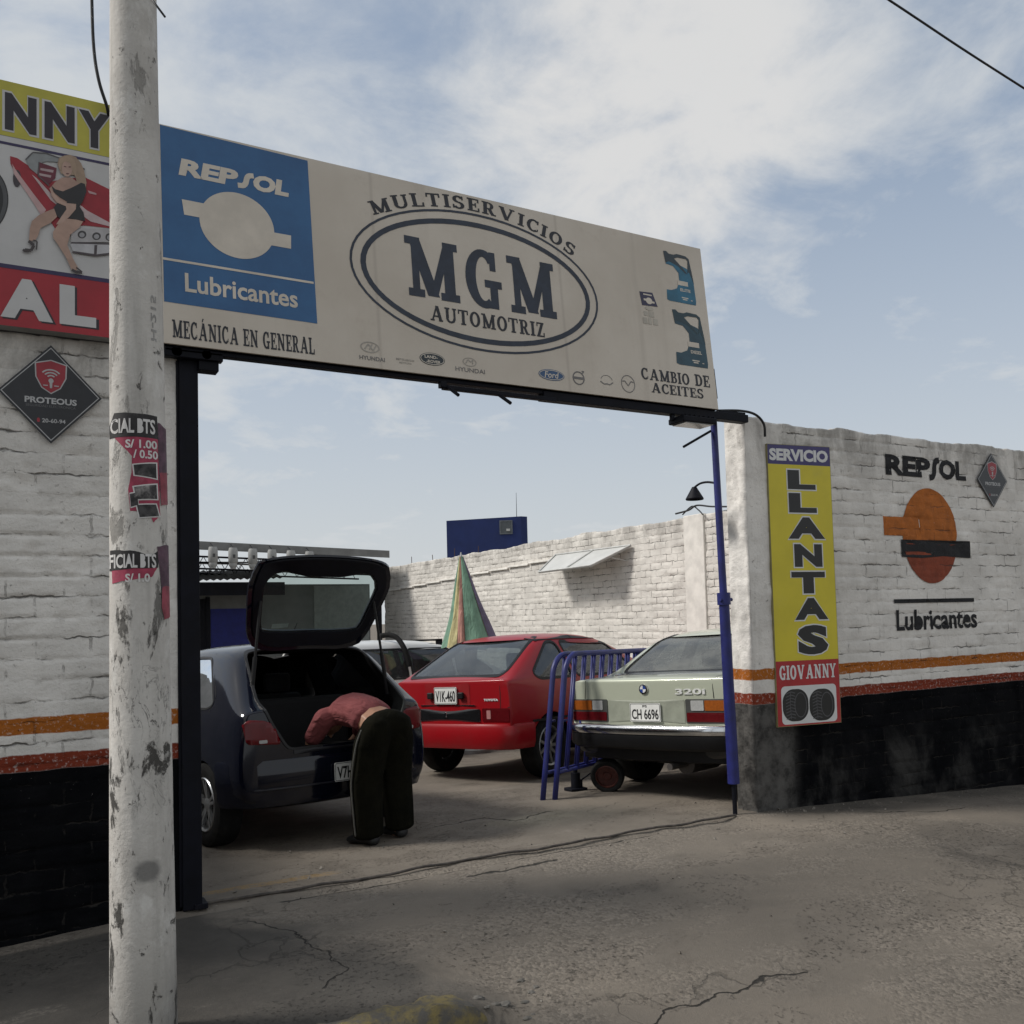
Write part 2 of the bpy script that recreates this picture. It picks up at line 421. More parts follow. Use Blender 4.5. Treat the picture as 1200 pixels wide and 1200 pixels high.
def obj(name, g, mat, parent=None, smooth=False, label=None, local=False, normals=True):
    if parent is not None and not local:
        I = wm(parent).inverted(); g = xf(g, I)
    if normals: g = fixn(g)
    o = bpy.data.objects.new(name, mesh_of(name, g, mat, smooth)); COL.objects.link(o)
    if parent is not None: o.parent = parent
    if label: o['label'] = label
    return o
def thing(name, label, cat, M=(0, 0, 0), group=None):
    o = bpy.data.objects.new(name, None); COL.objects.link(o); o.empty_display_size = .2
    o.matrix_basis = M if isinstance(M, Matrix) else Matrix.Translation(Vector(M))
    o['label'] = label; o['category'] = cat
    if group: o['group'] = group
    return o
def tag(o, label, cat, group=None):
    o['label'] = label; o['category'] = cat
    if group: o['group'] = group
    return o
def struct(o): o['kind'] = 'structure'; return o
class Plane:
    """flat panel frame: u to the right, v up, n towards the viewer's side"""
    def __init__(s, o, u, v):
        s.o = Vector(o); s.u = Vector(u).normalized(); v = Vector(v); s.v = (v-s.u*v.dot(s.u)).normalized(); s.n = s.u.cross(s.v)
    def p(s, a, b, d=0): return tuple(s.o+s.u*a+s.v*b+s.n*d)
    def flat(s, g, d): return [s.p(a, b, d) for a, b in g[0]], g[1]
    def slabbox(s, x0, y0, x1, y1, d0, d1):
        return hexa([s.p(x0, y0, d0), s.p(x1, y0, d0), s.p(x1, y1, d0), s.p(x0, y1, d0), s.p(x0, y0, d1), s.p(x1, y0, d1), s.p(x1, y1, d1), s.p(x0, y1, d1)])
def art(pl, name, polys, d, mat, parent, tri=False):
    g = polys if tri else tri2d(polys)
    return obj(name, pl.flat(g, d), mat, parent, normals=False)

# ================================================================== GROUND
YK = .045
def gz(x, y):
    x = np.asarray(x, float); y = np.asarray(y, float)
    yard = -YK*np.clip(y, 0, 12)
    fall = -.05*np.clip(x-4.3, 0, 4)-.05*np.clip(-.3-x, 0, 3)
    fall = fall*np.clip(1-y/1.5, 0, 1)
    ramp_t = np.clip((-1.05-y)/1.9, 0, 1)
    ramp = -.17*ramp_t
    kerb = np.where(y < -1.97, -.17, 0.)
    k = np.clip((x-.70)/.25, 0, 1)
    street = kerb*(1-k)+ramp*k
    street = np.where(y < -2.95, -.17, street)
    return yard+fall+street
def ground_z(x, y):
    x = np.asarray(x, float); y = np.asarray(y, float)
    near = np.clip(1-np.hypot(x-2.5, y-1)/22, 0, 1)
    b = .030*(fbm(x*.9, y*.9, 3, 4)-.5)*near*np.clip(np.abs(y)*2, .15, 1) + .010*(fbm(x*6, y*6, 8, 4)-.5)*near
    return gz(x, y)+b
def axis(fine0, fine1, step, far0, far1):
    a = list(np.arange(fine0, fine1, step)); s = step; x = fine0
    while x > far0: s *= 1.22; x -= s; a.insert(0, x)
    x = a[-1]; s = step
    while x < far1: s *= 1.22; x += s; a.append(x)
    return np.array(a)
CRACKS = [([(1.15, -2.33), (1.37, -2.30), (1.49, -2.23), (1.73, -2.24), (1.98, -2.24), (2.1, -2.18), (2.3, -2.26)], .009), ([(4.95, -1.8), (5.05, -1.95), (5.1, -2.1), (5.3, -2.3)], .02),
          ([(-.05, -.115), (1.0, -.16), (2.2, -.11), (3.1, -.10)], .022), ([(1.55, -.32), (2.15, -.30)], .018), ([(.25, -1.45), (.42, -1.30), (.35, -.75), (.2, -.40)], .007), ([(2.0, 1.25), (2.5, 1.35), (2.6, 1.0), (3.0, 1.2)], .012), ([(5.0, -.35), (5.6, -.62), (5.9, -.6)], .012)]
def build_ground():
    ax = axis(-1.8, 8.6, .045, -900, 900); ay = axis(-3.2, 7.0, .05, -900, 900)
    X, Y = np.meshgrid(ax, ay); Z = ground_z(X, Y)
    # broken seam along the gate threshold and the long cracks of the apron
    def crack(pts, wd, dp):
        nonlocal Z
        D = np.full(X.shape, 9.)
        for (x0, y0), (x1, y1) in zip(pts, pts[1:]):
            dx, dy = x1-x0, y1-y0; t = np.clip(((X-x0)*dx+(Y-y0)*dy)/(dx*dx+dy*dy), 0, 1)
            D = np.minimum(D, np.hypot(X-x0-t*dx, Y-y0-t*dy))
        Z = Z-dp*np.clip(1-D/wd, 0, 1)
    crack([(-.05, -.07), (1.0, -.12), (2.2, -.06), (3.9, -.05)], .07, .022)
    nx, ny = len(ax), len(ay)
    V = np.stack([X.ravel(), Y.ravel(), Z.ravel()], 1); idx = np.arange(nx*ny).reshape(ny, nx)
    F = np.stack([idx[:-1, :-1].ravel(), idx[:-1, 1:].ravel(), idx[1:, 1:].ravel(), idx[1:, :-1].ravel()], 1)
    t = NT("worn_concrete"); s = t.sep()
    n1 = t.noise(.55, 6, .6, .4); n2 = t.noise(3.1, 9, .7); n3 = t.noise(38, 7, .75); n4 = t.noise(150, 3, .7)
    yard = t.ramp(s[1], -.12, .06)
    base = t.mix(t.ramp(n2, .3, .7), (.150, .128, .104), (.222, .192, .158))
    base = t.mix(t.mth('MULTIPLY', t.ramp(n1, .36, .66), .7), base, (.128, .112, .094))
    yd = t.mix(t.ramp(n2, .3, .72), (.120, .102, .083), (.196, .170, .140))
    base = t.mix(yard, base, yd)
    # smooth repaired slab against the rough one; pale scuffs; oil
    patch = t.ramp(t.noise(.8, 3, .5, .9, t.scaled(1, 1.6, 1, (4.3, 1.1, 0))), .5, .53)
    base = t.mix(t.mth('MULTIPLY', patch, .6), base, (.168, .146, .120))
    # darker smooth cement before the left wall, with the facade's shade painted in
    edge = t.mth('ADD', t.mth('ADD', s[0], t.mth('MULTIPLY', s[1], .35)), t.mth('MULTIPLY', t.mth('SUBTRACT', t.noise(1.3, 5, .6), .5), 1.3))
    shaded_slab_m = t.mth('MULTIPLY', t.ramp(edge, .45, -.05), t.ramp(s[1], -.10, -.16))
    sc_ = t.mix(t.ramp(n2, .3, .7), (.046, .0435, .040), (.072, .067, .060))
    base = t.mix(t.mth('MULTIPLY', shaded_slab_m, .85), base, sc_)
    # exposed aggregate: every pebble its own tone
    pe = t.new('ShaderNodeTexVoronoi'); pe.inputs['Scale'].default_value = 62; t.link(t.co, pe.inputs['Vector'])
    pv = t.new('ShaderNodeSeparateXYZ'); t.link(pe.outputs['Color'], pv.inputs[0])
    rough_m = t.mth('MULTIPLY', t.ramp(t.noise(1.15, 5, .65, .5, t.scaled(1, 1.5, 1, (11, 4, 0))), .44, .60), t.mth('SUBTRACT', 1.0, t.mth('MULTIPLY', shaded_slab_m, .85)))
    rough_m = t.mth('MULTIPLY', rough_m, t.mth('SUBTRACT', 1.0, t.mth('MULTIPLY', yard, .75)))
    peb = t.mix(pv.outputs[0], (.070, .060, .050), (.33, .285, .235))
    base = t.mix(t.mth('MULTIPLY', rough_m, .40), base, peb)
    fine_ = t.noise(210, 4, .75); base = t.mix(t.mth('MULTIPLY', t.ramp(fine_, .48, .66), .22), base, (.045, .041, .036))
    scuff = t.mth('MULTIPLY', t.ramp(t.noise(2.0, 8, .7, .3, t.scaled(.7, 2.2, 1, (7, 3, 0))), .56, .74), t.ramp(n3, .42, .6))
    base = t.mix(t.mth('MULTIPLY', scuff, .55), base, (.31, .275, .235))
    oil = t.ramp(t.noise(.9, 5, .6, .2, t.scaled(1, 1, 1, (1.7, 9.2, 0))), .58, .74)
    base = t.mix(t.mth('MULTIPLY', oil, .6), base, (.035, .032, .030))
    grit = t.mth('MULTIPLY', t.ramp(n3, .56, .64), t.mth('SUBTRACT', 1.0, t.mth('MULTIPLY', patch, .8)))
    base = t.mix(t.mth('MULTIPLY', grit, .55), base, (.040, .038, .034))
    grit2 = t.ramp(t.noise(70, 5, .7), .66, .7)
    base = t.mix(t.mth('MULTIPLY', grit2, .35), base, (.34, .31, .27))
    dust = t.ramp(t.noise(.6, 6, .6, .6, t.scaled(1, 1.4, 1, (2, 6, 0))), .45, .68, 0, .5)
    base = t.mix(t.mth('MULTIPLY', dust, t.mth('SUBTRACT', 1.0, shaded_slab_m)), base, (.235, .200, .160))
    wb = t.mth('MULTIPLY', t.ramp(t.mth('ABSOLUTE', t.mth('ADD', s[1], .10)), .42, .06), t.ramp(s[0], 4.0, 4.4))     # darker uneven band along the foot of the right wall
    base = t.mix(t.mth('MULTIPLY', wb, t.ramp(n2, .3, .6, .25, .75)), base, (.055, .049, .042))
    # cracks: warped cell borders, only some of them open
    wv = t.new('ShaderNodeVectorMath'); wv.operation = 'ADD'
    wn = t.new('ShaderNodeTexNoise'); wn.inputs['Scale'].default_value = 2.3; wn.inputs['Detail'].default_value = 8; t.link(t.co, wn.inputs['Vector'])
    t.link(t.co, wv.inputs[0]); t.link(wn.outputs['Color'], wv.inputs[1])
    vo = t.new('ShaderNodeTexVoronoi'); vo.feature = 'DISTANCE_TO_EDGE'; vo.inputs['Scale'].default_value = .42; t.link(wv.outputs[0], vo.inputs['Vector'])
    cr = t.mth('MULTIPLY', t.ramp(vo.outputs['Distance'], .005, .0008), t.ramp(t.noise(.7, 3, .5, 0, t.scaled(1, 1, 1, (3, 3, 0))), .48, .60))
    vo2 = t.new('ShaderNodeTexVoronoi'); vo2.feature = 'DISTANCE_TO_EDGE'; vo2.inputs['Scale'].default_value = 1.35; t.link(wv.outputs[0], vo2.inputs['Vector'])
    cr2 = t.mth('MULTIPLY', t.ramp(vo2.outputs['Distance'], .012, .002), t.ramp(t.noise(1.1, 3, .5, 0, t.scaled(1, 1, 1, (8, 3, 0))), .55, .64))
    cr = t.mth('MULTIPLY', cr, .35)
    wp = t.new('ShaderNodeSeparateXYZ'); wq = t.new('ShaderNodeTexNoise'); wq.inputs['Scale'].default_value = 7; wq.inputs['Detail'].default_value = 7; t.link(t.co, wq.inputs['Vector']); t.link(wq.outputs['Color'], wp.inputs[0])
    wx = t.mth('ADD', s[0], t.mth('MULTIPLY', t.mth('SUBTRACT', wp.outputs[0], .5), .16)); wy = t.mth('ADD', s[1], t.mth('MULTIPLY', t.mth('SUBTRACT', wp.outputs[1], .5), .16))
    for pts, wd in CRACKS:
        for (ax_, ay_), (bx_, by_) in zip(pts, pts[1:]):
            dx, dy = bx_-ax_, by_-ay_; l2 = dx*dx+dy*dy
            px_ = t.mth('SUBTRACT', wx, ax_); py_ = t.mth('SUBTRACT', wy, ay_)
            tt = t.mth('DIVIDE', t.mth('ADD', t.mth('MULTIPLY', px_, dx), t.mth('MULTIPLY', py_, dy)), l2, clamp=True)
            ex = t.mth('SUBTRACT', px_, t.mth('MULTIPLY', tt, dx)); ey = t.mth('SUBTRACT', py_, t.mth('MULTIPLY', tt, dy))
            dd = t.mth('SQRT', t.mth('ADD', t.mth('MULTIPLY', ex, ex), t.mth('MULTIPLY', ey, ey)))
            cr = t.mth('MAXIMUM', cr, t.ramp(dd, wd, wd*.25))
    base = t.mix(t.mth('MULTIPLY', cr, .9), base, (.018, .017, .015))
    # worn yellow line just inside the gate
    yl = t.mth('MULTIPLY', t.ramp(t.mth('ABSOLUTE', t.mth('SUBTRACT', s[1], .30)), .055, .045), t.ramp(s[0], .95, .8))
    yl = t.mth('MULTIPLY', yl, t.ramp(n3, .40, .55))
    base = t.mix(t.mth('MULTIPLY', yl, .6), base, (.30, .19, .07))
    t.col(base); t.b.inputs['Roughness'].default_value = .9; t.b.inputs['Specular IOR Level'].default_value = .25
    h = t.mth('ADD', t.mth('MULTIPLY', n3, .55), t.mth('MULTIPLY', n4, .25)); h = t.mth('ADD', h, t.mth('MULTIPLY', n2, .6))
    h = t.mth('SUBTRACT', h, t.mth('MULTIPLY', cr, 1.6)); h = t.mth('SUBTRACT', h, t.mth('MULTIPLY', grit, .5))
    h = t.mth('ADD', h, t.mth('MULTIPLY', t.mth('MULTIPLY', t.mth('SUBTRACT', 1.0, pe.outputs['Distance']), rough_m), .5)); h = t.mth('ADD', h, t.mth('MULTIPLY', fine_, .25))
    t.bump(h, .9, .012)
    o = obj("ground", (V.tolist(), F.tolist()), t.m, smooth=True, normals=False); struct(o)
build_ground()
YARD_TILT = Matrix.Rotation(-math.atan(YK), 4, 'X')
def yardz(x, y): return float(gz(x, y))

# ================================================================== FACADE WALLS
def joints(t, ax, amount=.5, seed=0., vert=1., warp=.030):
    """open joints between the bricks and small pits: thin, irregular, only some of them"""
    s = t.sep(); cv = t.new('ShaderNodeCombineXYZ'); t.link(s[ax], cv.inputs[0]); t.link(s[2], cv.inputs[1])
    wn = t.new('ShaderNodeTexNoise'); wn.inputs['Scale'].default_value = 17; wn.inputs['Detail'].default_value = 5; t.link(t.co, wn.inputs['Vector'])
    sub = t.new('ShaderNodeVectorMath'); sub.operation = 'SUBTRACT'; t.link(wn.outputs['Color'], sub.inputs[0]); sub.inputs[1].default_value = (.5, .5, .5)
    sc = t.new('ShaderNodeVectorMath'); sc.operation = 'SCALE'; sc.inputs['Scale'].default_value = warp; t.link(sub.outputs[0], sc.inputs[0])
    ad = t.new('ShaderNodeVectorMath'); t.link(cv.outputs[0], ad.inputs[0]); t.link(sc.outputs[0], ad.inputs[1])
    b = t.new('ShaderNodeTexBrick'); b.offset = .5; b.offset_frequency = 2; b.squash = 1
    for k, v in (('Scale', 1.), ('Mortar Size', .0062), ('Mortar Smooth', .35), ('Bias', 0.), ('Brick Width', .265), ('Row Height', COURSE)): b.inputs[k].default_value = v
    t.link(ad.outputs[0], b.inputs['Vector'])
    g = t.new('ShaderNodeTexNoise'); g.inputs['Scale'].default_value = 1.; g.inputs['Detail'].default_value = 5; g.inputs['Roughness'].default_value = .65
    mp = t.new('ShaderNodeMapping'); mp.inputs['Scale'].default_value = (3.1, 6.5, 1); mp.inputs['Location'].default_value = (seed, seed*.7, 0); t.link(cv.outputs[0], mp.inputs[0]); t.link(mp.outputs[0], g.inputs['Vector'])
    lo = .72-.42*amount
    w2 = t.new('ShaderNodeSeparateXYZ'); t.link(ad.outputs[0], w2.inputs[0])
    fz = t.mth('FRACT', t.mth('ADD', t.mth('DIVIDE', w2.outputs[1], COURSE), 10.0)); fz = t.mth('MULTIPLY', t.mth('MINIMUM', fz, t.mth('SUBTRACT', 1.0, fz)), COURSE)
    thick = t.mth('ADD', .003, t.mth('MULTIPLY', t.ramp(t.noise(5, 4, .6), .4, .7), .008))
    hor = t.mth('SUBTRACT', 1.0, t.mth('DIVIDE', fz, thick), clamp=True)
    line = t.mth('MAXIMUM', t.mth('POWER', hor, .7), t.mth('MULTIPLY', b.outputs['Fac'], vert))
    j = t.mth('MULTIPLY', line, t.ramp(g.outputs['Fac'], lo, lo+.14))
    if ax == 0:     # plastered strips beside the gate have no joints
        pl = t.mth('SUBTRACT', 1.0, t.mth('MULTIPLY', t.ramp(s[0], -.45, -.42), t.ramp(s[0], 4.63, 4.60))); j = t.mth('MULTIPLY', j, pl); line = t.mth('MULTIPLY', line, pl)
    pits = t.mth('MULTIPLY', t.ramp(t.noise(30, 5, .75), .645, .70), t.ramp(g.outputs['Fac'], .40, .55))
    return j, t.mth('MAXIMUM', j, t.mth('MULTIPLY', pits, .8)), line
def wall_mat(name, banded=True, worn=.5, white=(.80, .765, .715), ax=0, amount=.58):
    t = NT(name); s = t.sep()
    n = t.noise(2.2, 7, .65); n2 = t.noise(11, 7, .7); n3 = t.noise(45, 5, .7)
    wcol = t.mix(t.ramp(n, .32, .7), tuple(c*.80 for c in white), white)
    wcol = t.mix(t.mth('MULTIPLY', t.ramp(n2, .56, .75), .5), wcol, (.36, .34, .31))
    st = t.ramp(t.noise(1.0, 6, .7, 0, t.scaled(4.5, 4.5, .45, (2, 1, 0))), .55, .8, 0, .45)     # rain streaks
    wcol = t.mix(st, wcol, (.33, .31, .28))
    wcol = t.mix(t.mth('MULTIPLY', t.ramp(s[2], 2.5, 3.08), t.ramp(t.noise(2.6, 6, .7, .4, t.scaled(1, 1, .5, (7, 7, 2))), .40, .62, 0, .75)), wcol, (.25, .235, .215))     # grime washed down from the coping
    wcol = t.mix(t.ramp(t.noise(.9, 7, .65, .5, t.scaled(1, 1, 1.3, (3, 9, 4))), .50, .72, 0, .38), wcol, (.42, .395, .36))
    chip = t.ramp(t.noise(16, 8, .78), .62, .66)
    wcol = t.mix(t.mth('MULTIPLY', chip, worn), wcol, (.22, .19, .165))
    if banded:
        zz = t.mth('ADD', s[2], t.mth('MULTIPLY', t.mth('SUBTRACT', t.noise(7, 4), .5), .03))
        def band(c, lo, hi, src, wear):
            b = t.mth('MULTIPLY', t.ramp(zz, lo-.004, lo+.004), t.ramp(zz, hi+.004, hi-.004))
            ch = t.mth('SUBTRACT', 1.0, t.mth('MULTIPLY', t.ramp(n3, .54, .66), wear))
            return t.mix(t.mth('MULTIPLY', b, ch), src, c)
        wcol = band((.36, .115, .022), 1.02, 1.108, wcol, .4)
        wcol = band((.20, .040, .022), .83, .915, wcol, .45)
        blk = t.mix(t.ramp(n, .35, .7), (.0022, .0025, .0035), (.007, .007, .008))
        fade = t.mth('MULTIPLY', t.ramp(t.noise(1.5, 7, .68, .3, t.scaled(1, 1, .8, (5, 2, 1))), .48, .72), t.ramp(s[2], .62, .3))
        fade = t.mth('MULTIPLY', fade, t.ramp(s[0], 3.0, 4.2, .03, .42))
        fade = t.mth('MAXIMUM', fade, t.mth('MULTIPLY', t.mth('MULTIPLY', t.ramp(s[0], 4.72, 4.5), t.ramp(s[0], 3.0, 4.0)), t.ramp(t.noise(6, 7, .7), .3, .62, .25, .95)))
        blk = t.mix(fade, blk, (.11, .105, .098))
        blk = t.mix(t.mth('MULTIPLY', t.ramp(n3, .665, .72), t.ramp(s[2], .45, .8, .12, .7)), blk, (.36, .34, .31))
        wcol = t.mix(t.ramp(zz, .835, .827), wcol, blk)
    jj, j, mort = joints(t, ax, amount, 0., .45 if ax == 0 else .8, .042)
    wcol = t.mix(t.mth('MULTIPLY', j, .86), wcol, (.045, .040, .036))
    t.col(wcol); t.b.inputs['Roughness'].default_value = .92; t.b.inputs['Specular IOR Level'].default_value = .06
    hh = t.mth('ADD', t.mth('MULTIPLY', n2, .7), t.mth('MULTIPLY', n3, .5))
    hh = t.mth('SUBTRACT', t.mth('SUBTRACT', hh, t.mth('MULTIPLY', mort, .10 if ax == 0 else .45)), t.mth('MULTIPLY', j, .9))
    hh = t.mth('ADD', hh, t.mth('MULTIPLY', t.noise(6.5, 5, .6, .6, t.scaled(1, 1, 1.9)), .45))
    t.bump(hh, .9, .013)
    return t.m
def wall_front(u0, u1, z0, z1, step, seed, rough, plaster=(), topn=.03):
    """grid of (u, z, height, joint) for a rough wall face with a ragged top"""
    nu = int((u1-u0)/step)+1; nz = int((z1-z0)/step)+1
    U, T = np.meshgrid(np.linspace(u0, u1, nu), np.linspace(0, 1, nz))
    top = z1+topn*(fbm(U*3, U*0, seed+90, 4)-.5)*2+.02*(np.round(vnoise(U*2.2, U*0, seed+95)*2)/2-.5)
    Z = z0+(top-z0)*T
    H, J = brick_h(U, Z, seed, rough)
    for a, b in plaster:
        k = np.clip(np.minimum(U-a, b-U)/.02, 0, 1)
        ph = .012+.020*(fbm(U*7, Z*7, seed+70, 5)-.5)
        H = H*(1-k)+ph*k; J = J*(1-k)
    return U, Z, H, J
def build_wall(name, label, u0, u1, z0, z1, step, mat, face, thick, seed, rough=1., plaster=(), extra=None, ends=(False, False), jamb_amp=.03):
    """face(u, z, h) -> world position of the front skin (h towards the viewer)"""
    U, Z, H, J = wall_front(u0, u1, z0, z1, step, seed, rough, plaster)
    nz, nu = U.shape; V = []; jn = []
    for i in range(nz):
        for k in range(nu):
            V.append(face(U[i, k], Z[i, k], H[i, k])); jn.append(J[i, k])
    idx = np.arange(nu*nz).reshape(nz, nu); F = np.stack([idx[:-1, :-1].ravel(), idx[:-1, 1:].ravel(), idx[1:, 1:].ravel(), idx[1:, :-1].ravel()], 1).tolist()
    # top of the wall: rough strip to the back edge, then the back
    prev = list(idx[-1]); rows = 6
    for r in range(1, rows+1):
        cur = []
        for k in range(nu):
            zt = Z[-1, k]+.018*(vnoise(U[-1, k]*14, r*1.7, seed+4)-.5)*(1 if r < rows else .3)
            cur.append(len(V)); V.append(face(U[-1, k], zt, -thick*r/rows)); jn.append(0)
        F += [(prev[k], prev[k+1], cur[k+1], cur[k]) for k in range(nu-1)]; prev = cur
    cur = []
    for k in range(nu): cur.append(len(V)); V.append(face(U[0, k], z0, -thick)); jn.append(0)
    F += [(prev[k], prev[k+1], cur[k+1], cur[k]) for k in range(nu-1)]
    for e, col in ((0, 0), (1, nu-1)):
        nd = 8; pv = [int(idx[i, col]) for i in range(nz)]
        for d in range(1, nd+1):
            cu = []
            for i in range(nz):
                p = Vector(face(U[i, col], Z[i, col], -thick*d/nd)); q = Vector(face(U[i, col]+(1 if e else -1), Z[i, col], -thick*d/nd))
                bulge = jamb_amp*(fbm(Z[i, col]*6, d*.6, seed+55, 4)-.5) if d < nd else 0
                p = p+(q-p)*bulge*(1 if ends[e] else 0)
                cu.append(len(V)); V.append(tuple(p)); jn.append(0)
            for i in range(nz-1):
                F.append((pv[i], pv[i+1], cu[i+1], cu[i]) if e == 0 else (pv[i], cu[i], cu[i+1], pv[i+1]))
            pv = cu
    me = bpy.data.meshes.new(name); me.from_pydata(V, [], F); me.materials.append(mat)
    at = me.attributes.new("joint", 'FLOAT', 'POINT'); at.data.foreach_set('value', jn)
    for p in me.polygons: p.use_smooth = True
    bm = bmesh.new(); bm.from_mesh(me); bmesh.ops.recalc_face_normals(bm, faces=bm.faces[:]); bm.to_mesh(me); bm.free()
    o = bpy.data.objects.new(name, me); COL.objects.link(o); tag(o, label, "wall"); return o
WM = wall_mat("whitewashed_brick_banded")
fface = lambda u, z, h: (u, -h, z)
wall_l = build_wall("brick_wall", "whitewashed brick wall with orange and red stripes over black base, left of gate behind concrete pole", -3.6, -.085, -.25, 3.105, .0135, WM, fface, .28, 11, 1.15, plaster=((-.42, .2),), ends=(False, True))
wall_r = build_wall("brick_wall", "whitewashed street wall with painted orange ball emblem and lettering, right of gate", 4.19, 12.5, -.45, 3.10, .0165, WM, fface, .21, 29, .8, plaster=((4.0, 4.62), (7.62, 7.78)), ends=(True, False), jamb_amp=.075)
# unseen return of the left wall, added to shade and darken the navy car
rw = box(-1.50, -1.28, .285, 17.5, -.9, 2.15, .01)
obj("unseen_return_wall", rw, flatmat("unseen_wall_render", (.30, .285, .26), .95, var=.2, scale=2, dirt=((.12, .11, .10), .5), bump=.5), wall_l)
# painted writing on the right wall follows its bricks
def painted(name, g, mat, parent, seed, rough, plaster, off=.0055):
    u = np.array([p[0] for p in g[0]]); z = np.array([p[1] for p in g[0]])
    H, J = brick_h(u, z, seed, rough)
    V = [(a, -(h+off), b) for a, b, h in zip(u, z, H)]
    return obj(name, (V, g[1]), mat, parent, smooth=True, normals=False)
def wallpaint(name, c):
    t = NT(name); n = t.noise(9, 7, .7); n3 = t.noise(60, 5, .7)
    col = t.mix(t.ramp(n, .3, .72), tuple(x*.8 for x in c), tuple(min(1, x*1.2) for x in c))
    col = t.mix(t.mth('MULTIPLY', t.ramp(n3, .66, .72), .7), col, (.42, .4, .37))
    jj, j, mort = joints(t, 0, .58, 0., .45, .042)
    col = t.mix(t.mth('MULTIPLY', j, .8), col, (.03, .028, .026))
    t.col(col); t.b.inputs['Roughness'].default_value = .9; t.bump(t.mth('SUBTRACT', t.mth('ADD', n, n3), t.mth('MULTIPLY', j, .8)), .6, .008); return t.m
PB = wallpaint("black_wall_paint", (.014, .014, .016)); PO = wallpaint("orange_wall_paint", (.40, .118, .018)); PR = wallpaint("rust_wall_paint", (.235, .05, .022))
def wig(p, a=.006): return [(x+a*(random.random()-.5), y+a*(random.random()-.5)) for x, y in p]
def paint_wall():
    S, Rg, pl = 29, .8, ()
    def repsol(x0, y0, x1, y1):
        # heavy rounded capitals; the S is a flowing stroke
        a = redrape(textbox("REP", x0, y0, x0+(x1-x0)*.545, y1, .05), .02)
        o = redrape(textbox("OL", x0+(x1-x0)*.655, y0, x1, y1, .05), .02)
        sx = x0+(x1-x0)*.535; wd = (x1-x0)*.125; h = y1-y0
        sp = [(sx+wd*.98, y1-.012), (sx+wd*.66, y1-.018), (sx+wd*.50, y1-h*.28), (sx+wd*.42, y0+h*.28), (sx+wd*.26, y0+.012), (sx-wd*.06, y0+.006)]
        s_ = tri2d(line_poly(sp, .055)+[ell(a, b, .026, .026, 10) for a, b in sp[1:-1]], .02)
        return join(*[([(p[0], p[1], 0) for p in g[0]], g[1]) for g in (a, s_, o)])
    g = repsol(5.87, 2.745, 7.0, 2.93); painted("painted_name", ([(p[0], p[1]) for p in g[0]], g[1]), PB, wall_r, S, Rg, pl)
    top = [p for p in ell(6.44, 2.215, .385, .435, 60) if p[1] > 2.165]
    up_ = [[(x, y) for x, y in ell(6.44, 2.215, .385, .435, 48, -7, 187)], rect(5.81, 2.205, 6.3, 2.375)]
    painted("painted_emblem", tri2d(up_, .018), PO, wall_r, S, Rg, pl)
    lo = [ell(6.44, 2.215, .385, .435, 48, 190, 350)]
    painted("painted_emblem", tri2d(lo, .018), PR, wall_r, S, Rg, pl, .0065)
    painted("painted_bar", tri2d([wig([(6.03, 2.02), (6.3, 2.012), (6.6, 2.03), (7.01, 2.015), (7.01, 2.175), (6.03, 2.175)], .01)], .018), PB, wall_r, S, Rg, pl, .0078)
    painted("painted_line", tri2d([rect(5.9, 1.605, 7.03, 1.64)], .02), PB, wall_r, S, Rg, pl)
    painted("painted_word", redrape(textbox("Lubricantes", 5.92, 1.36, 7.06, 1.545, .025), .02), PB, wall_r, S, Rg, pl)
paint_wall()

# ---- yard side wall (rough bricks, sunlit) and its pilaster
SX = 8.0
WS = wall_mat("whitewashed_yard_brick", banded=False, worn=.4, white=(.72, .685, .63), ax=1, amount=.62)
sface = lambda u, z, h: (SX-h, -u, z)
wall_s = build_wall("brick_wall", "long rough whitewashed brick wall along the right side of the yard behind the cars", -17.6, -.28, -.75, 3.01, .024, WS, sface, .22, 47, 1.2)
wall_s["label"] = "long rough whitewashed brick wall along the right side of the yard behind the cars"
pil = box(SX-.028, SX+.05, 4.80, 5.24, -.6, 3.03, .012)
obj("pilaster", pil, flatmat("plaster_pale", (.66, .63, .58), .9, var=.12, scale=5, bump=.5), wall_s)
ledge = join(*[box(SX-.045, SX+.02, 9.05+i*.82, 9.05+i*.82+.80, 2.615-.027*i, 2.65-.027*i, .006) for i in range(10)])
obj("brick_ledge", ledge, flatmat("ledge_white", (.70, .67, .62), .9, var=.15, scale=6, bump=.5), wall_s)
obj("reinforcing_bar", join(*[cyl((SX+.09, y, 2.98), (SX+.09+random.uniform(-.02, .02), y, 3.16+random.uniform(-.03, .05)), .008, n=6) for y in (15.9, 14.6, 13.4, 12.2)]), flatmat("rusty_bar", (.06, .035, .025), .8), wall_s)

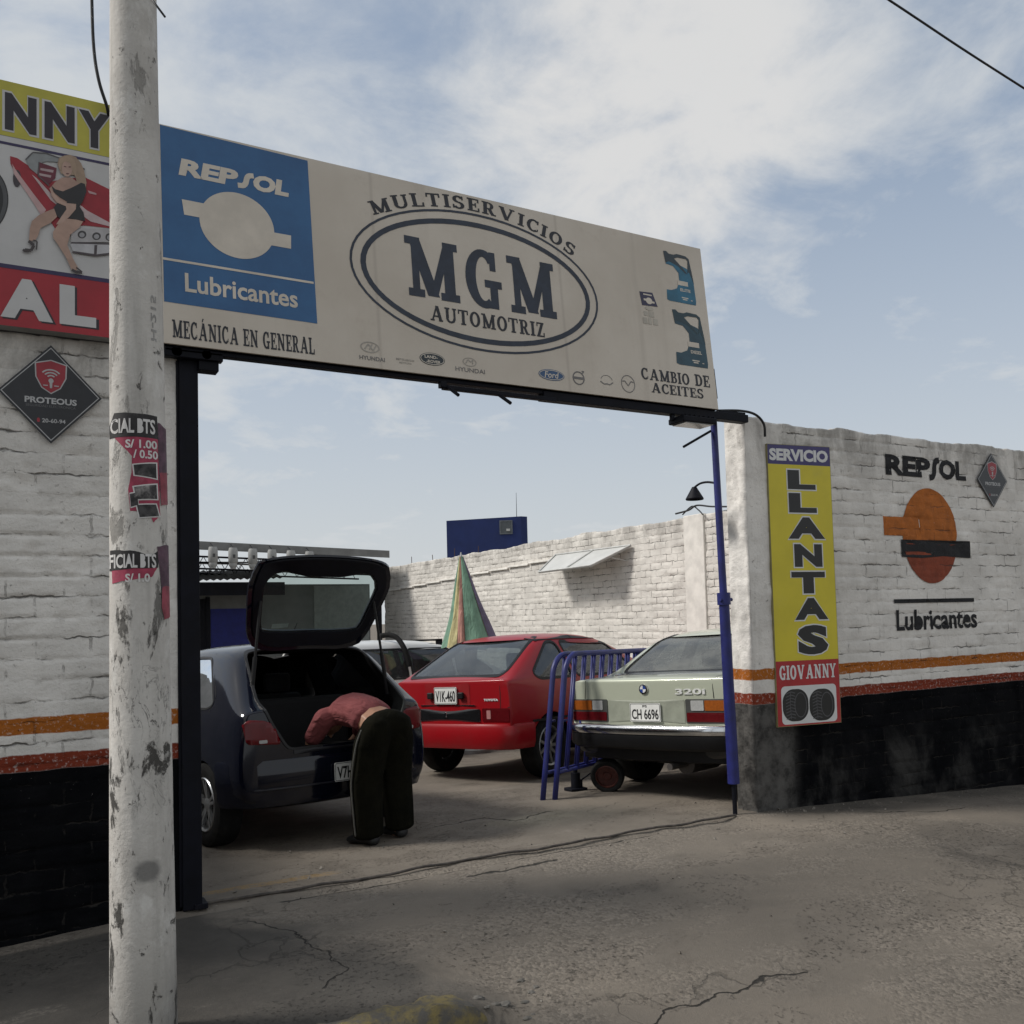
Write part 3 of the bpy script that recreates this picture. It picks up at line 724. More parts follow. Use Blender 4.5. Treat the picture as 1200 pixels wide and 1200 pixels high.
# ================================================================== CAR TOOLKIT
def eval_mesh(o):
    dg = bpy.context.evaluated_depsgraph_get(); dg.update()
    return bpy.data.meshes.new_from_object(o.evaluated_get(dg), preserve_all_data_layers=True, depsgraph=dg)
def geo(me): return [tuple(v.co) for v in me.vertices], [tuple(p.vertices) for p in me.polygons]
def car_shell(sts, bulge=(.0, .0), crease_rows=(), sub=2, crease_st=()):
    """closed body skin. station = (fwd, 9 outer points [(lat, z, dfwd)] from bottom edge to roof edge, mid(lat,z), centre z, bottom z)"""
    bm = bmesh.new(); cl = bm.edges.layers.float.new('crease_edge')
    ringsR = []
    K = 12
    rings = []
    for st in sts:
        f, rows, mid, cz, bz = st
        half = [(0, bz, 0), (rows[0][0]*.5, bz, 0)] + [(r[0], r[1], r[2] if len(r) > 2 else 0) for r in rows] + [(mid[0], mid[1], mid[2] if len(mid) > 2 else 0), (0, cz, mid[2] if len(mid) > 2 else 0)]
        rgt = [bm.verts.new((l, f+d, z)) for l, z, d in half]
        lft = [rgt[0]] + [bm.verts.new((-l, f+d, z)) for l, z, d in half[1:-1]] + [rgt[-1]]
        rings.append((rgt, lft))
    n = len(rings[0][0])
    for (ra, la), (rb, lb) in zip(rings, rings[1:]):
        for j in range(n-1):
            for A, B in ((ra, rb), (la, lb)):
                vs = [A[j], A[j+1], B[j+1], B[j]]
                bm.faces.new(vs)
    for e, (r, l) in ((0, rings[0]), (1, rings[-1])):
        sgn = -1 if e == 0 else 1; rowsv = []
        for j in range(2, n-2):
            if j == 2: rowsv.append([l[2], l[1], r[0], r[1], r[2]]); continue
            if j == n-3: rowsv.append([l[j], l[j+1], r[n-1], r[j+1], r[j]]); continue
            a, b = l[j].co, r[j].co; mids = []
            for t_ in (.25, .5, .75):
                p = a.lerp(b, t_); p.y += sgn*bulge[e]*(1-(2*t_-1)**2); mids.append(bm.verts.new(p))
            rowsv.append([l[j]]+mids+[r[j]])
        for A, B in zip(rowsv, rowsv[1:]):
            for k in range(4): bm.faces.new([A[k], A[k+1], B[k+1], B[k]])
    bmesh.ops.recalc_face_normals(bm, faces=bm.faces[:])
    bm.verts.ensure_lookup_table()
    for si, (r, l) in enumerate(rings):
        for row, c in crease_rows:
            if si+1 < len(rings):
                for A, B in ((r, rings[si+1][0]), (l, rings[si+1][1])):
                    e = bm.edges.get((A[row], B[row]))
                    if e: e[cl] = c
        for s_, c, j0, j1 in crease_st:
            if s_ == si:
                for A in (r, l):
                    for j in range(j0, j1):
                        e = bm.edges.get((A[j], A[j+1]))
                        if e: e[cl] = c
    me = bpy.data.meshes.new("shell"); bm.to_mesh(me); bm.free()
    o = bpy.data.objects.new("shell", me); COL.objects.link(o)
    md = o.modifiers.new("s", 'SUBSURF'); md.levels = sub; md.render_levels = sub
    me2 = eval_mesh(o); bpy.data.objects.remove(o); bpy.data.meshes.remove(me)
    return me2
def bvh_of(me): return BVHTree.FromPolygons([v.co for v in me.vertices], [p.vertices for p in me.polygons])
def bool_cut(me, g, mat):
    a = bpy.data.objects.new("a", me); COL.objects.link(a)
    cm = mesh_of("c", fixn(g), mat); c = bpy.data.objects.new("c", cm); COL.objects.link(c)
    md = a.modifiers.new("b", 'BOOLEAN'); md.object = c; md.operation = 'DIFFERENCE'; md.solver = 'EXACT'
    try: md.material_mode = 'TRANSFER'
    except Exception: pass
    r = eval_mesh(a)
    for o in (a, c): bpy.data.objects.remove(o)
    return r
def prism(poly, axis, a, b):
    """extrude a 2D outline: axis 'x' takes (f, z), axis 'y' takes (lat, z)"""
    n = len(poly); mk = (lambda p, t: (t, p[0], p[1])) if axis == 'x' else (lambda p, t: (p[0], t, p[1]))
    V = [mk(p, a) for p in poly]+[mk(p, b) for p in poly]
    return V, [tuple(range(n)), tuple(range(2*n-1, n-1, -1))]+[(k, (k+1) % n, (k+1) % n+n, k+n) for k in range(n)]
def shrink(poly, d):
    c = Vector((sum(p[0] for p in poly)/len(poly), sum(p[1] for p in poly)/len(poly))); o = []
    n = len(poly)
    for i, p in enumerate(poly):
        a = Vector(poly[i-1]); b = Vector(p); e = Vector(poly[(i+1) % n])
        t = (e-a); nn = Vector((-t.y, t.x)); 
        if nn.length < 1e-9: o.append(p); continue
        nn.normalize()
        if nn.dot(c-b) < 0: nn = -nn
        q = b+nn*d; o.append((q.x, q.y))
    return o
def rnd(poly, r, n=4):
    """round the corners of a polygon"""
    o = []; N = len(poly)
    for i in range(N):
        a, b, c = Vector(poly[i-1]), Vector(poly[i]), Vector(poly[(i+1) % N])
        u = (a-b); v = (c-b); d = min(r, u.length*.45, v.length*.45); p, q = b+u.normalized()*d, b+v.normalized()*d
        for k in range(n+1):
            t = k/n; x = p*(1-t)**2+b*2*t*(1-t)+q*t*t; o.append((x.x, x.y))
    return o
def patch(bvh, polys, axis, grid=.05, off=.004, thick=0, g2=None, maxf=None, retry=True):
    """drape 2D outlines on the body: 'rear' (lat,z) looking forward; 'right'/'left' (f,z); 'top' (lat,f)"""
    g = g2 if g2 else tri2d(polys, grid); V = []; ok = []
    for a, b in g[0]:
        if axis == 'rear': o, d = Vector((a, -2, b)), Vector((0, 1, 0))
        elif axis == 'right': o, d = Vector((2, a, b)), Vector((-1, 0, 0))
        elif axis == 'left': o, d = Vector((-2, a, b)), Vector((1, 0, 0))
        else: o, d = Vector((a, b, 3)), Vector((0, 0, -1))
        h = bvh.ray_cast(o, d)
        if h[0] is None and axis == 'rear' and retry:
            for k in (.985, .97, .95, .92, .88):
                h = bvh.ray_cast(Vector((a*k, -2, 1+(b-1)*k)), d)
                if h[0] is not None: break
        good = h[0] is not None
        if good and maxf is not None and axis == 'rear' and h[0].y > maxf: good = False
        if good:
            nn = h[1] if h[1].dot(d) < 0 else -h[1]
            V.append((h[0]+nn*off, nn))
        else: V.append((Vector((0, 0, 0)), Vector((0, 0, 0))))
        ok.append(good)
    F = [f for f in g[1] if all(ok[i] for i in f)]
    P = [tuple(v[0]) for v in V]
    if not thick: return clean((P, F))
    n = len(P); Q = [tuple(v[0]-v[1]*thick) for v in V]
    from collections import Counter
    ec = Counter(); 
    for f in F:
        for i in range(len(f)): ec[tuple(sorted((f[i], f[(i+1) % len(f)])))] += 1
    G = list(F)+[tuple(i+n for i in f[::-1]) for f in F]
    for (i, j), c in ec.items():
        if c == 1: G.append((i, j, j+n, i+n))
    return clean((P+Q, G))
def clean(g):
    used = sorted({i for f in g[1] for i in f}); mp = {k: i for i, k in enumerate(used)}
    return [g[0][k] for k in used], [tuple(mp[i] for i in f) for f in g[1]]
def strip(pts, t): return line_poly(pts, t)
def outline_ring(poly, t):
    """ring of quads around a closed outline, outside of it"""
    o = shrink(poly, -t); n = len(poly)
    return [[poly[i], poly[(i+1) % n], o[(i+1) % n], o[i]] for i in range(n)]
def body_obj(me, mat_list, root, name="body"):
    me.name = name
    for p in me.polygons: p.use_smooth = True
    me.set_sharp_from_angle(angle=R(38))
    o = bpy.data.objects.new(name, me); COL.objects.link(o); o.parent = root; return o
def P(root, name, g, mat, smooth=False, label=None, parent=None, normals=True):
    o = obj(name, g, mat, None, smooth, label, True, normals); o.parent = parent or root; return o
def wheel(root, lat, f, r, wd, style, side, rimmat=ALLOY, cz=None):
    cz = r if cz is None else cz; s = 1 if side == 'right' else -1; h = wd/2
    rr = r*.64
    prof = [(-h*.9, rr), (-h, r*.74), (-h*1.04, r*.86), (-h*.9, r*.97), (-h*.6, r), (h*.6, r), (h*.9, r*.97), (h*1.04, r*.86), (h, r*.74), (h*.9, rr), (h*.3, rr*.97), (-h*.9, rr)]
    c = (lat, f, cz)
    ty = P(root, "wheel", lathe(prof, 40, 'x', c), RUBBER, 40)
    gs = [lathe([(s*h*.9, rr*1.0), (s*h*.98, rr*.97), (s*h*.86, rr*.90), (s*h*.2, rr*.88), (s*h*.2, rr*.99)], 36, 'x', c)]
    def radial(a, r0_, r1_, w0, w1, d0, d1, th=.02):
        ca, sa = math.cos(a), math.sin(a)
        def q(rad, ww, d): return (lat+s*d, f+ca*rad-sa*ww, cz+sa*rad+ca*ww)
        return hexa([q(r0_, -w0, d0-th), q(r1_, -w1, d1-th), q(r1_, w1, d1-th), q(r0_, w0, d0-th), q(r0_, -w0, d0), q(r1_, -w1, d1), q(r1_, w1, d1), q(r0_, w0, d0)])
    if style == 'split5':
        for k in range(5):
            a = 2*math.pi*k/5+.3
            gs += [radial(a-.15, rr*.18, rr*.92, .012, .010, h*.7, h*.88), radial(a+.15, rr*.18, rr*.92, .012, .010, h*.7, h*.88)]
        gs.append(lathe([(s*h*.80, 0.001), (s*h*.80, rr*.14), (s*h*.70, rr*.26), (s*h*.5, rr*.26)], 20, 'x', c))
    elif style == 'multi':
        for k in range(9):
            gs.append(radial(2*math.pi*k/9, rr*.2, rr*.93, .016, .010, h*.7, h*.85))
        gs.append(lathe([(s*h*.80, 0.001), (s*h*.80, rr*.16), (s*h*.70, rr*.28), (s*h*.5, rr*.28)], 20, 'x', c))
    else:
        gs.append(lathe([(s*h*.66, 0.001), (s*h*.66, rr*.22), (s*h*.5, rr*.34), (s*h*.62, rr*.62), (s*h*.4, rr*.9)], 28, 'x', c))
    P(root, "rim", join(*gs), rimmat, 40, parent=ty)
    P(root, "brake_disc", lathe([(s*h*.1, .001), (s*h*.1, rr*.86), (-s*h*.1, rr*.86), (-s*h*.1, .001)], 24, 'x', c), flatmat("brake_iron", (.03, .028, .027), .6, .6), parent=ty)
    return ty
def plate_part(root, M, text, wd, ht, mat_bg, small=None, bold=.03, parent=None, dots=True):
    """number plate in the frame M: x right, z up, -y outwards"""
    g = xf(fixn(prism(rrect(-wd/2, -ht/2, wd/2, ht/2, .012), 'y', 0, -.006)), M)
    pl = P(root, "number_plate", g, mat_bg, parent=parent)
    ink = flatmat("plate_ink", (.012, .012, .013), .5)
    t = textbox(text, -wd*.435, -ht*.36 if not small else -ht*.38, wd*.435, ht*.30 if not small else ht*.18, bold)
    gs = [xf(([(a, -.0075, b) for a, b in t[0]], t[1]), M)]
    if small:
        t2 = textbox(small, -wd*.07, ht*.27, wd*.07, ht*.40, .02); gs.append(xf(([(a, -.0075, b) for a, b in t2[0]], t2[1]), M))
    fr = tri2d(outline_ring(rrect(-wd/2+.008, -ht/2+.008, wd/2-.008, ht/2-.008, .01), .004))
    gs.append(xf(([(a, -.0072, b) for a, b in fr[0]], fr[1]), M))
    P(root, "plate_lettering", join(*gs), ink, parent=pl, normals=False); return pl
PLATE_W = flatmat("plate_white", (.68, .68, .65), .45, var=.06, dirt=((.3, .28, .25), .4))
def seats(root, f_rear, f_front, zfloor, zb, wd=.60):
    m_ = flatmat("seat_cloth", (.008, .008, .009), .9, var=.2)
    P(root, "rear_bench", join(box(-wd, wd, f_rear, f_rear+.16, zfloor, zb, .04), box(-wd, wd, f_rear+.1, f_rear+.55, zfloor, zfloor+.2, .04)), m_)
    for s in (-1, 1):
        P(root, "front_seat", join(box(s*.34-.24, s*.34+.24, f_front, f_front+.13, zfloor, zb+.02, .05), box(s*.34-.13, s*.34+.13, f_front+.02, f_front+.1, zb+.03, zb+.2, .03), box(s*.34-.24, s*.34+.24, f_front+.1, f_front+.55, zfloor, zfloor+.2, .05)), m_)
def place(x, y, hdg, dz=0, s=1, sz=1):
    return Matrix.Translation((x, y, yardz(x, y)+dz)) @ YARD_TILT @ Matrix.Rotation(-R(hdg), 4, 'Z') @ Matrix.Diagonal((s, s, sz, 1))
def arch_cut(lat_in, lat_out, axles, r, zc):
    gs = []
    for f in axles:
        for s in (-1, 1): gs.append(cyl((s*lat_in, f, zc), (s*lat_out, f, zc), r, n=36))
    return gs
LAMP_RED = flatmat("red_lens", (.085, .004, .006), .25, var=.15, scale=60, spec=.4)
LAMP_AMBER = flatmat("amber_lens", (.27, .072, .010), .3, var=.15, scale=60, spec=.4)
LAMP_CLEAR = flatmat("clear_lens", (.36, .36, .35), .2, var=.1, scale=60, coat=.5)
GAP = flatmat("panel_gap", (.004, .004, .004), .9)
# ================================================================== CARS
def ring_loft(rs):
    V = []; F = []
    for f0, f1, l, z in rs: V += [(-l, f0, z), (l, f0, z), (l, f1, z), (-l, f1, z)]
    for i in range(len(rs)-1):
        for k in range(4): F.append((i*4+k, i*4+(k+1) % 4, i*4+4+(k+1) % 4, i*4+4+k))
    F += [(3, 2, 1, 0), tuple(range(len(rs)*4-4, len(rs)*4))]
    return V, F
def sweep_bar(path, sect):
    """path of (lat, f) seen from above, mirrored; sect: (outward, z) closed section"""
    full = [Vector((-a, b)) for a, b in path[::-1]]+[Vector(p) for p in (path[1:] if path[0][0] == 0 else path)]
    V = []; F = []; n = len(sect)
    for i, p in enumerate(full):
        d = (full[min(i+1, len(full)-1)]-full[max(i-1, 0)]).normalized(); o = Vector((d.y, -d.x))
        for a, z in sect: q = p+o*a; V.append((q.x, q.y, z))
    for i in range(len(full)-1):
        for k in range(n): F.append((i*n+k, i*n+(k+1) % n, (i+1)*n+(k+1) % n, (i+1)*n+k))
    F += [tuple(range(n)), tuple(range(len(full)*n-n, len(full)*n))]
    return V, F
def windows(root, me, bvh, side_polys, rear_poly, glass, inner, rear_f=(-.4, 1.0), seal=.018, rear_seal=.022, cut_rear=True, lat=(.30, 1.1)):
    for poly in side_polys:
        for s in (1, -1): me = bool_cut(me, prism(poly, 'x', s*lat[0], s*lat[1]), inner)
    if rear_poly and cut_rear: me = bool_cut(me, prism(rear_poly, 'y', *rear_f), inner)
    for poly in side_polys:
        for s in ('right', 'left'):
            w_ = P(root, "side_window", patch(bvh, [shrink(poly, -.003)], s, .06, -.005), glass, True, normals=False)
            P(root, "window_seal", patch(bvh, outline_ring(poly, seal), s, .05, .004, .01), BLACK_TRIM, parent=w_)
    if rear_poly and cut_rear:
        w_ = P(root, "rear_window", patch(bvh, [shrink(rear_poly, -.003)], 'rear', .06, -.004, maxf=rear_f[1]), glass, True, normals=False)
        P(root, "window_seal", patch(bvh, outline_ring(rear_poly, rear_seal), 'rear', .05, .004, .01, maxf=rear_f[1]+.1), BLACK_TRIM, parent=w_)
    return me
def mir(p): return [(-a, b) for a, b in p][::-1]

# ---------------------------------------------------------------- silver green saloon
def saloon():
    root = thing("parked_car", "dusty silver green saloon with chrome rear bumper beside the blue gate post", "car", place(3.90, 1.05, 72, 0, 1.07, 1.075))
    paint = paintmat("silver_green_paint", (.44, .465, .365), metal=.15, rough=.36, dust=.35, dustc=(.30, .29, .25), sill=.44)
    low = [(.70, .31), (.79, .38), (.822, .50), (.826, .63), (.815, .80)]
    def st(f, s5, s6, t0, mid, cz, lo=low, bz=.24): return (f, lo+[s5, s6, t0], mid, cz, bz)
    tail = [(.69, .34), (.765, .40), (.785, .52), (.79, .62), (.785, .80)]
    sts = [st(.115, (.768, .945), (.745, .962), (.64, .970), (.35, .978), .981, tail, .33),
           st(.155, (.782, .950), (.755, .968), (.64, .976), (.35, .984), .987, [(.69, .32), (.78, .38), (.802, .52), (.806, .62), (.80, .80)], .30),
           st(.40, (.792, .958), (.762, .975), (.63, .985), (.35, .995), .998, [(.70, .27), (.79, .36), (.815, .50), (.82, .63), (.808, .80)]),
           st(.60, (.795, .960), (.755, .982), (.61, .990), (.33, 1.003), 1.008),
           st(.80, (.795, .958), (.705, 1.085), (.575, 1.120), (.32, 1.130), 1.133),
           st(1.17, (.79, .955), (.612, 1.285), (.530, 1.338), (.30, 1.360), 1.367),
           st(1.75, (.79, .95), (.622, 1.315), (.545, 1.365), (.30, 1.388), 1.395),
           st(2.40, (.785, .95), (.600, 1.285), (.53, 1.33), (.30, 1.352), 1.36),
           st(3.02, (.78, .935), (.74, .95), (.62, .962), (.35, .985), .992),
           st(4.0, (.74, .82), (.71, .835), (.60, .845), (.34, .86), .865),
           st(4.22, (.72, .74), (.69, .75), (.58, .76), (.33, .77), .775, [(.66, .32), (.72, .38), (.74, .48), (.75, .58), (.74, .68)])]
    me = car_shell(sts, (.035, .05), crease_rows=((7, .55), (4, .3)), crease_st=((0, .75, 2, 11), (1, .5, 2, 7), (3, .6, 8, 11)))
    bvh = bvh_of(me); me.materials.append(paint)
    inner = flatmat("cabin_trim", (.02, .02, .019), .9, var=.2)
    me = bool_cut(me, ring_loft([(.72, 3.0, .66, .42), (.72, 2.95, .69, .94), (1.20, 2.3, .50, 1.31)]), inner)
    me = bool_cut(me, join(*arch_cut(.52, 1.0, (.985, 3.55), .335, .29)), BLACK_TRIM)
    rear = rnd([(-.585, 1.015), (.585, 1.015), (.495, 1.315), (-.495, 1.315)], .05)
    gl = glassmat("saloon_glass", (.42, .45, .44), .45, (.20, .205, .195))
    me = windows(root, me, bvh, [rnd([(1.05, .985), (1.80, .985), (1.80, 1.285), (1.32, 1.26)], .04), rnd([(1.86, .985), (2.78, .975), (2.44, 1.25), (1.86, 1.29)], .04)], rear, gl, inner, (.3, 1.4))
    body_obj(me, [paint, inner], root)
    seats(root, .95, 1.75, .45, .98)
    # chrome trim under the rear window and drip rail
    P(root, "window_trim", patch(bvh, strip([(-.60, .995), (0, .999), (.60, .995)], .014), 'rear', .05, .006, .008, maxf=1.0), CHROME)
    # lamps
    for s, f_ in ((-1, mir), (1, lambda p: p)):
        cl = P(root, "tail_lamp", patch(bvh, [f_(rrect(.385, .615, .782, .805, .012))], 'rear', .04, .006, .02), flatmat("lamp_frame", (.05, .052, .048), .45))
        P(root, "indicator_lens", patch(bvh, [f_(rrect(.555, .715, .776, .795, .008))], 'rear', .04, .012, .008), LAMP_AMBER, parent=cl)
        P(root, "reversing_lens", patch(bvh, [f_(rrect(.435, .715, .547, .795, .008))], 'rear', .04, .012, .008), LAMP_CLEAR, parent=cl)
        P(root, "brake_lens", patch(bvh, [f_(rrect(.395, .627, .774, .700, .008))], 'rear', .04, .012, .008), LAMP_RED, parent=cl)
    # boot lid shut lines
    for g_ in (patch(bvh, strip([(-.635, .81), (-.625, .962)], .007), 'rear', .03, .002), patch(bvh, strip([(.635, .81), (.625, .962)], .007), 'rear', .03, .002),
        patch(bvh, strip([(-.785, .812), (.785, .812)], .009), 'rear', .04, .003), patch(bvh, strip([(-.625, .17), (-.60, .56)], .007), 'top', .05, .002), patch(bvh, strip([(.625, .17), (.60, .56)], .007), 'top', .05, .002)): P(root, "boot_shut_line", g_, GAP, normals=False)
    P(root, "plate_recess", patch(bvh, [rect(-.375, .615, .375, .800)], 'rear', .05, .004), flatmat("recess_shade_paint", (.25, .265, .21), .6, dirt=((.10, .095, .085), .5)), normals=False)  # flush panel: body colour darkened to paint in the recess's shade, plus dirt
    Y0 = bvh.ray_cast(Vector((0, -1, .70)), Vector((0, 1, 0)))[0].y
    plate_part(root, Matrix.Translation((0.01, Y0-.012, .700)), "CH 6696", .30, .15, PLATE_W, small="PS", bold=.02)
    yb = bvh.ray_cast(Vector((0, -1, .888)), Vector((0, 1, 0)))[0].y
    bd = P(root, "badge", lathe([(0, .001), (-.012, .001), (-.012, .030), (-.010, .041), (0, .043)], 28, 'y', (0, yb-.002, .888)), CHROME, 40)
    q = lambda a0: ell(0, 0, .029, .029, 8, a0, a0+90)+[(0, 0)]
    for nm, a0, c in (("badge_quarter", 0, (.02, .05, .22)), ("badge_quarter", 90, (.6, .6, .6)), ("badge_quarter", 180, (.02, .05, .22)), ("badge_quarter", 270, (.6, .6, .6))):
        g = tri2d([q(a0)]); P(root, nm, ([(a, yb-.0165, b+.888) for a, b in g[0]], g[1]), flatmat("badge_%d" % (a0 % 180), c, .3), parent=bd, normals=False)
    tx = textbox("320i", .30, .842, .565, .888, .02)
    P(root, "model_lettering", patch(bvh, None, 'rear', off=.009, g2=tx, thick=.006), flatmat("badge_silver", (.62, .62, .60), .35))
    # bumper: chrome blade, rubber below, dark valance
    path = [(0, -.015), (.30, -.01), (.58, .015), (.74, .06), (.82, .14), (.848, .26), (.85, .62)]
    bp = P(root, "bumper", sweep_bar(path, [(-.05, .525), (.012, .53), (.02, .55), (.018, .585), (.006, .60), (-.06, .602)]), CHROME, 50)
    P(root, "bumper_rubber", sweep_bar(path, [(-.09, .40), (-.02, .405), (.010, .43), (.012, .523), (-.05, .523)]), BLACK_TRIM, 50, parent=bp)
    P(root, "valance", sweep_bar([(0, .10), (.5, .11), (.70, .15), (.775, .24), (.79, .62)], [(-.03, .30), (.0, .31), (.012, .40), (-.03, .41)]), BLACK_TRIM, 50)
    P(root, "exhaust", join(tube([(.22, .06, .27), (.22, .5, .27), (.20, 1.2, .25)], .027, 12), cyl((.22, .30, .27), (.22, .75, .27), .085, n=16)), flatmat("exhaust_steel", (.11, .10, .095), .5, .7, dirt=((.08, .04, .02), .6)))
    for s, sd in ((-1, 'left'), (1, 'right')):
        wheel(root, s*.70, .985, .312, .215, 'steel', sd, flatmat("grey_rim", (.2, .2, .2), .4, .5)); wheel(root, s*.70, 3.55, .30, .19, 'steel', sd, flatmat("grey_rim", (.2, .2, .2)))
    for s in ('left', 'right'):
        P(root, "side_trim", patch(bvh, strip([(.30, .56), (3.9, .56)], .035), s, .08, .008, .01), BLACK_TRIM)
        for g_ in (patch(bvh, strip([(1.83, .40), (1.83, .94)], .006), s, .04, .002), patch(bvh, strip([(1.02, .62), (1.08, .94)], .006), s, .04, .002), patch(bvh, strip([(2.85, .38), (2.86, .94)], .006), s, .04, .002)): P(root, "door_shut_line", g_, GAP, normals=False)
    return root
saloon()

# ---------------------------------------------------------------- red hatchback
def red_hatch():
    root = thing("parked_car", "red three door hatchback with black rear panel parked in front of the folded parasol", "car", place(3.13, 3.44, 68, 0, 1.077, 1.158))
    paint = paintmat("red_paint", (.27, .005, .009), rough=.30, dust=.2, dustc=(.10, .035, .03), coat=.2, spec=.3)
    low = [(.68, .27), (.77, .34), (.80, .50), (.806, .62), (.80, .78)]
    def st(f, s5, s6, t0, mid, cz, lo=low, bz=.25): return (f, lo+[s5, s6, t0], mid, cz, bz)
    tail = [(.67, .36), (.745, .40), (.765, .52), (.77, .62), (.765, .78)]
    sts = [st(.10, (.735, .90), (.715, .915), (.63, .922), (.35, .93), .933, tail, .35),
           st(.145, (.752, .908), (.725, .926), (.63, .934), (.35, .942), .945, [(.67, .33), (.76, .38), (.782, .52), (.788, .62), (.78, .78)], .31),
           st(.40, (.765, .908), (.690, 1.035), (.595, 1.072), (.33, 1.085), 1.09),
           st(.82, (.77, .905), (.612, 1.235), (.545, 1.292), (.30, 1.318), 1.325),
           st(1.40, (.772, .90), (.620, 1.262), (.556, 1.315), (.30, 1.342), 1.35),
           st(2.05, (.772, .90), (.600, 1.240), (.54, 1.290), (.30, 1.315), 1.322),
           st(2.78, (.765, .895), (.73, .915), (.62, .93), (.35, .955), .962),
           st(3.55, (.74, .80), (.71, .815), (.60, .825), (.34, .84), .845),
           st(3.78, (.72, .72), (.69, .73), (.58, .74), (.33, .75), .755, [(.66, .32), (.72, .38), (.74, .46), (.75, .56), (.74, .66)])]
    me = car_shell(sts, (.05, .05), crease_rows=((7, .45), (4, .2)), crease_st=((0, .6, 2, 11), (1, .45, 7, 11), (3, .35, 8, 11)))
    bvh = bvh_of(me); me.materials.append(paint)
    inner = flatmat("cabin_trim", (.035, .034, .032), .9)
    me = bool_cut(me, ring_loft([(.26, 2.7, .64, .42), (.28, 2.65, .66, .89), (.88, 1.98, .50, 1.27)]), inner)
    me = bool_cut(me, join(*arch_cut(.50, 1.0, (.70, 3.1), .325, .275)), BLACK_TRIM)
    rear = rnd([(-.615, .962), (.615, .962), (.505, 1.272), (-.505, 1.272)], .05)
    gl = glassmat("red_car_glass", (.45, .50, .50), .14, (.23, .25, .26))
    qw = rnd([(.52, .955), (.60, .915), (1.14, .915), (1.06, 1.232), (.93, 1.232)], .06)
    dw = rnd([(1.24, .915), (2.42, .915), (2.02, 1.205), (1.15, 1.235)], .05)
    me = windows(root, me, bvh, [qw, dw], rear, gl, inner, (-.3, .95), seal=.024, rear_seal=.026)
    body_obj(me, [paint, inner], root)
    seats(root, .75, 1.55, .45, .95, .56)
    P(root, "windscreen", patch(bvh, [rnd([(-.62, 2.66), (.62, 2.66), (.50, 2.12), (-.50, 2.12)], .05)], 'top', .07, .004), glassmat("dark_screen", (.03, .035, .035), .2), True, normals=False)
    # tailgate shut lines and lamps
    for g_ in (*[patch(bvh, strip(f_([(.655, .56), (.66, .80), (.645, .935)]), .007), 'rear', .03, .002) for f_ in (mir, lambda p: p)], patch(bvh, strip([(-.76, .675), (.76, .675)], .008), 'rear', .04, .003)): P(root, "tailgate_shut_line", g_, GAP, normals=False)
    pn = P(root, "rear_panel", patch(bvh, [rrect(-.42, .548, .42, .662, .012)], 'rear', .05, .008, .012), flatmat("gloss_black_panel", (.008, .008, .009), .25, coat=.6))
    P(root, "panel_trim", patch(bvh, strip([(-.42, .553), (.42, .553)], .006), 'rear', .05, .012, .004), CHROME, parent=pn)
    yb = bvh.ray_cast(Vector((0, -1, .605)), Vector((0, 1, 0)))[0].y
    P(root, "badge", join(lathe([(0, .001), (-.008, .001), (-.008, .014), (0, .016)], 20, 'y', (-.01, yb-.009, .617)), lathe([(0, .001), (-.008, .001), (-.008, .009), (0, .011)], 20, 'y', (-.01, yb-.009, .592))), CHROME, 40, parent=pn)
    for f_ in (mir, lambda p: p):
        cl = P(root, "tail_lamp", patch(bvh, [f_(rrect(.445, .55, .755, .668, .012))], 'rear', .04, .007, .012), LAMP_RED)
        P(root, "reversing_lens", patch(bvh, [f_(rrect(.50, .575, .545, .650, .006))], 'rear', .03, .011, .006), flatmat("pink_lens", (.42, .2, .19), .25), parent=cl)
    rc = P(root, "plate_recess", patch(bvh, [rrect(-.30, .69, .30, .895, .02)], 'rear', .05, .003), paintmat("red_paint_shade", (.24, .006, .009), rough=.4, dust=.2, coat=.2, spec=.3), True, normals=False)
    Y0 = bvh.ray_cast(Vector((0, -1, .79)), Vector((0, 1, 0)))[0].y
    plate_part(root, Matrix.Translation((0, Y0-.014, .785)), "V1K-460", .30, .155, PLATE_W, bold=.02)
    for s in (-1, 1): P(root, "plate_lamp", box(s*.205-.035, s*.205+.035, Y0-.035, Y0-.004, .755, .815, .01), BLACK_TRIM)
    P(root, "lower_strip", patch(bvh, strip([(-.36, .694), (.36, .694)], .012), 'rear', .05, .010, .008), CHROME)
    tx = textbox("TOYOTA", .47, .732, .635, .752, .04)
    P(root, "maker_lettering", patch(bvh, None, 'rear', off=.007, g2=tx, thick=.005), flatmat("badge_white", (.7, .7, .7), .3))
    path = [(0, .03), (.35, .035), (.62, .06), (.75, .12), (.80, .22), (.815, .38)]
    P(root, "bumper", sweep_bar(path, [(-.06, .30), (.0, .31), (.022, .36), (.028, .50), (.012, .528), (-.07, .53)]), paint, 40)
    for s in ('left', 'right'):
        for g_ in (patch(bvh, strip([(1.21, .36), (1.22, .60), (1.20, .90)], .006), s, .04, .002), patch(bvh, strip([(2.50, .36), (2.52, .60), (2.50, .90)], .006), s, .04, .002)): P(root, "door_shut_line", g_, GAP, normals=False)
        P(root, "side_trim", patch(bvh, strip([(.40, .535), (3.5, .535)], .022), s, .08, .006, .008), BLACK_TRIM)
        P(root, "drip_rail", patch(bvh, strip([(.80, 1.262), (1.4, 1.282), (2.06, 1.258)], .03), s, .05, .008, .012), BLACK_TRIM)
        P(root, "door_handle", patch(bvh, [rrect(1.30, .80, 1.46, .835, .01)], s, .04, .016, .014), BLACK_TRIM)
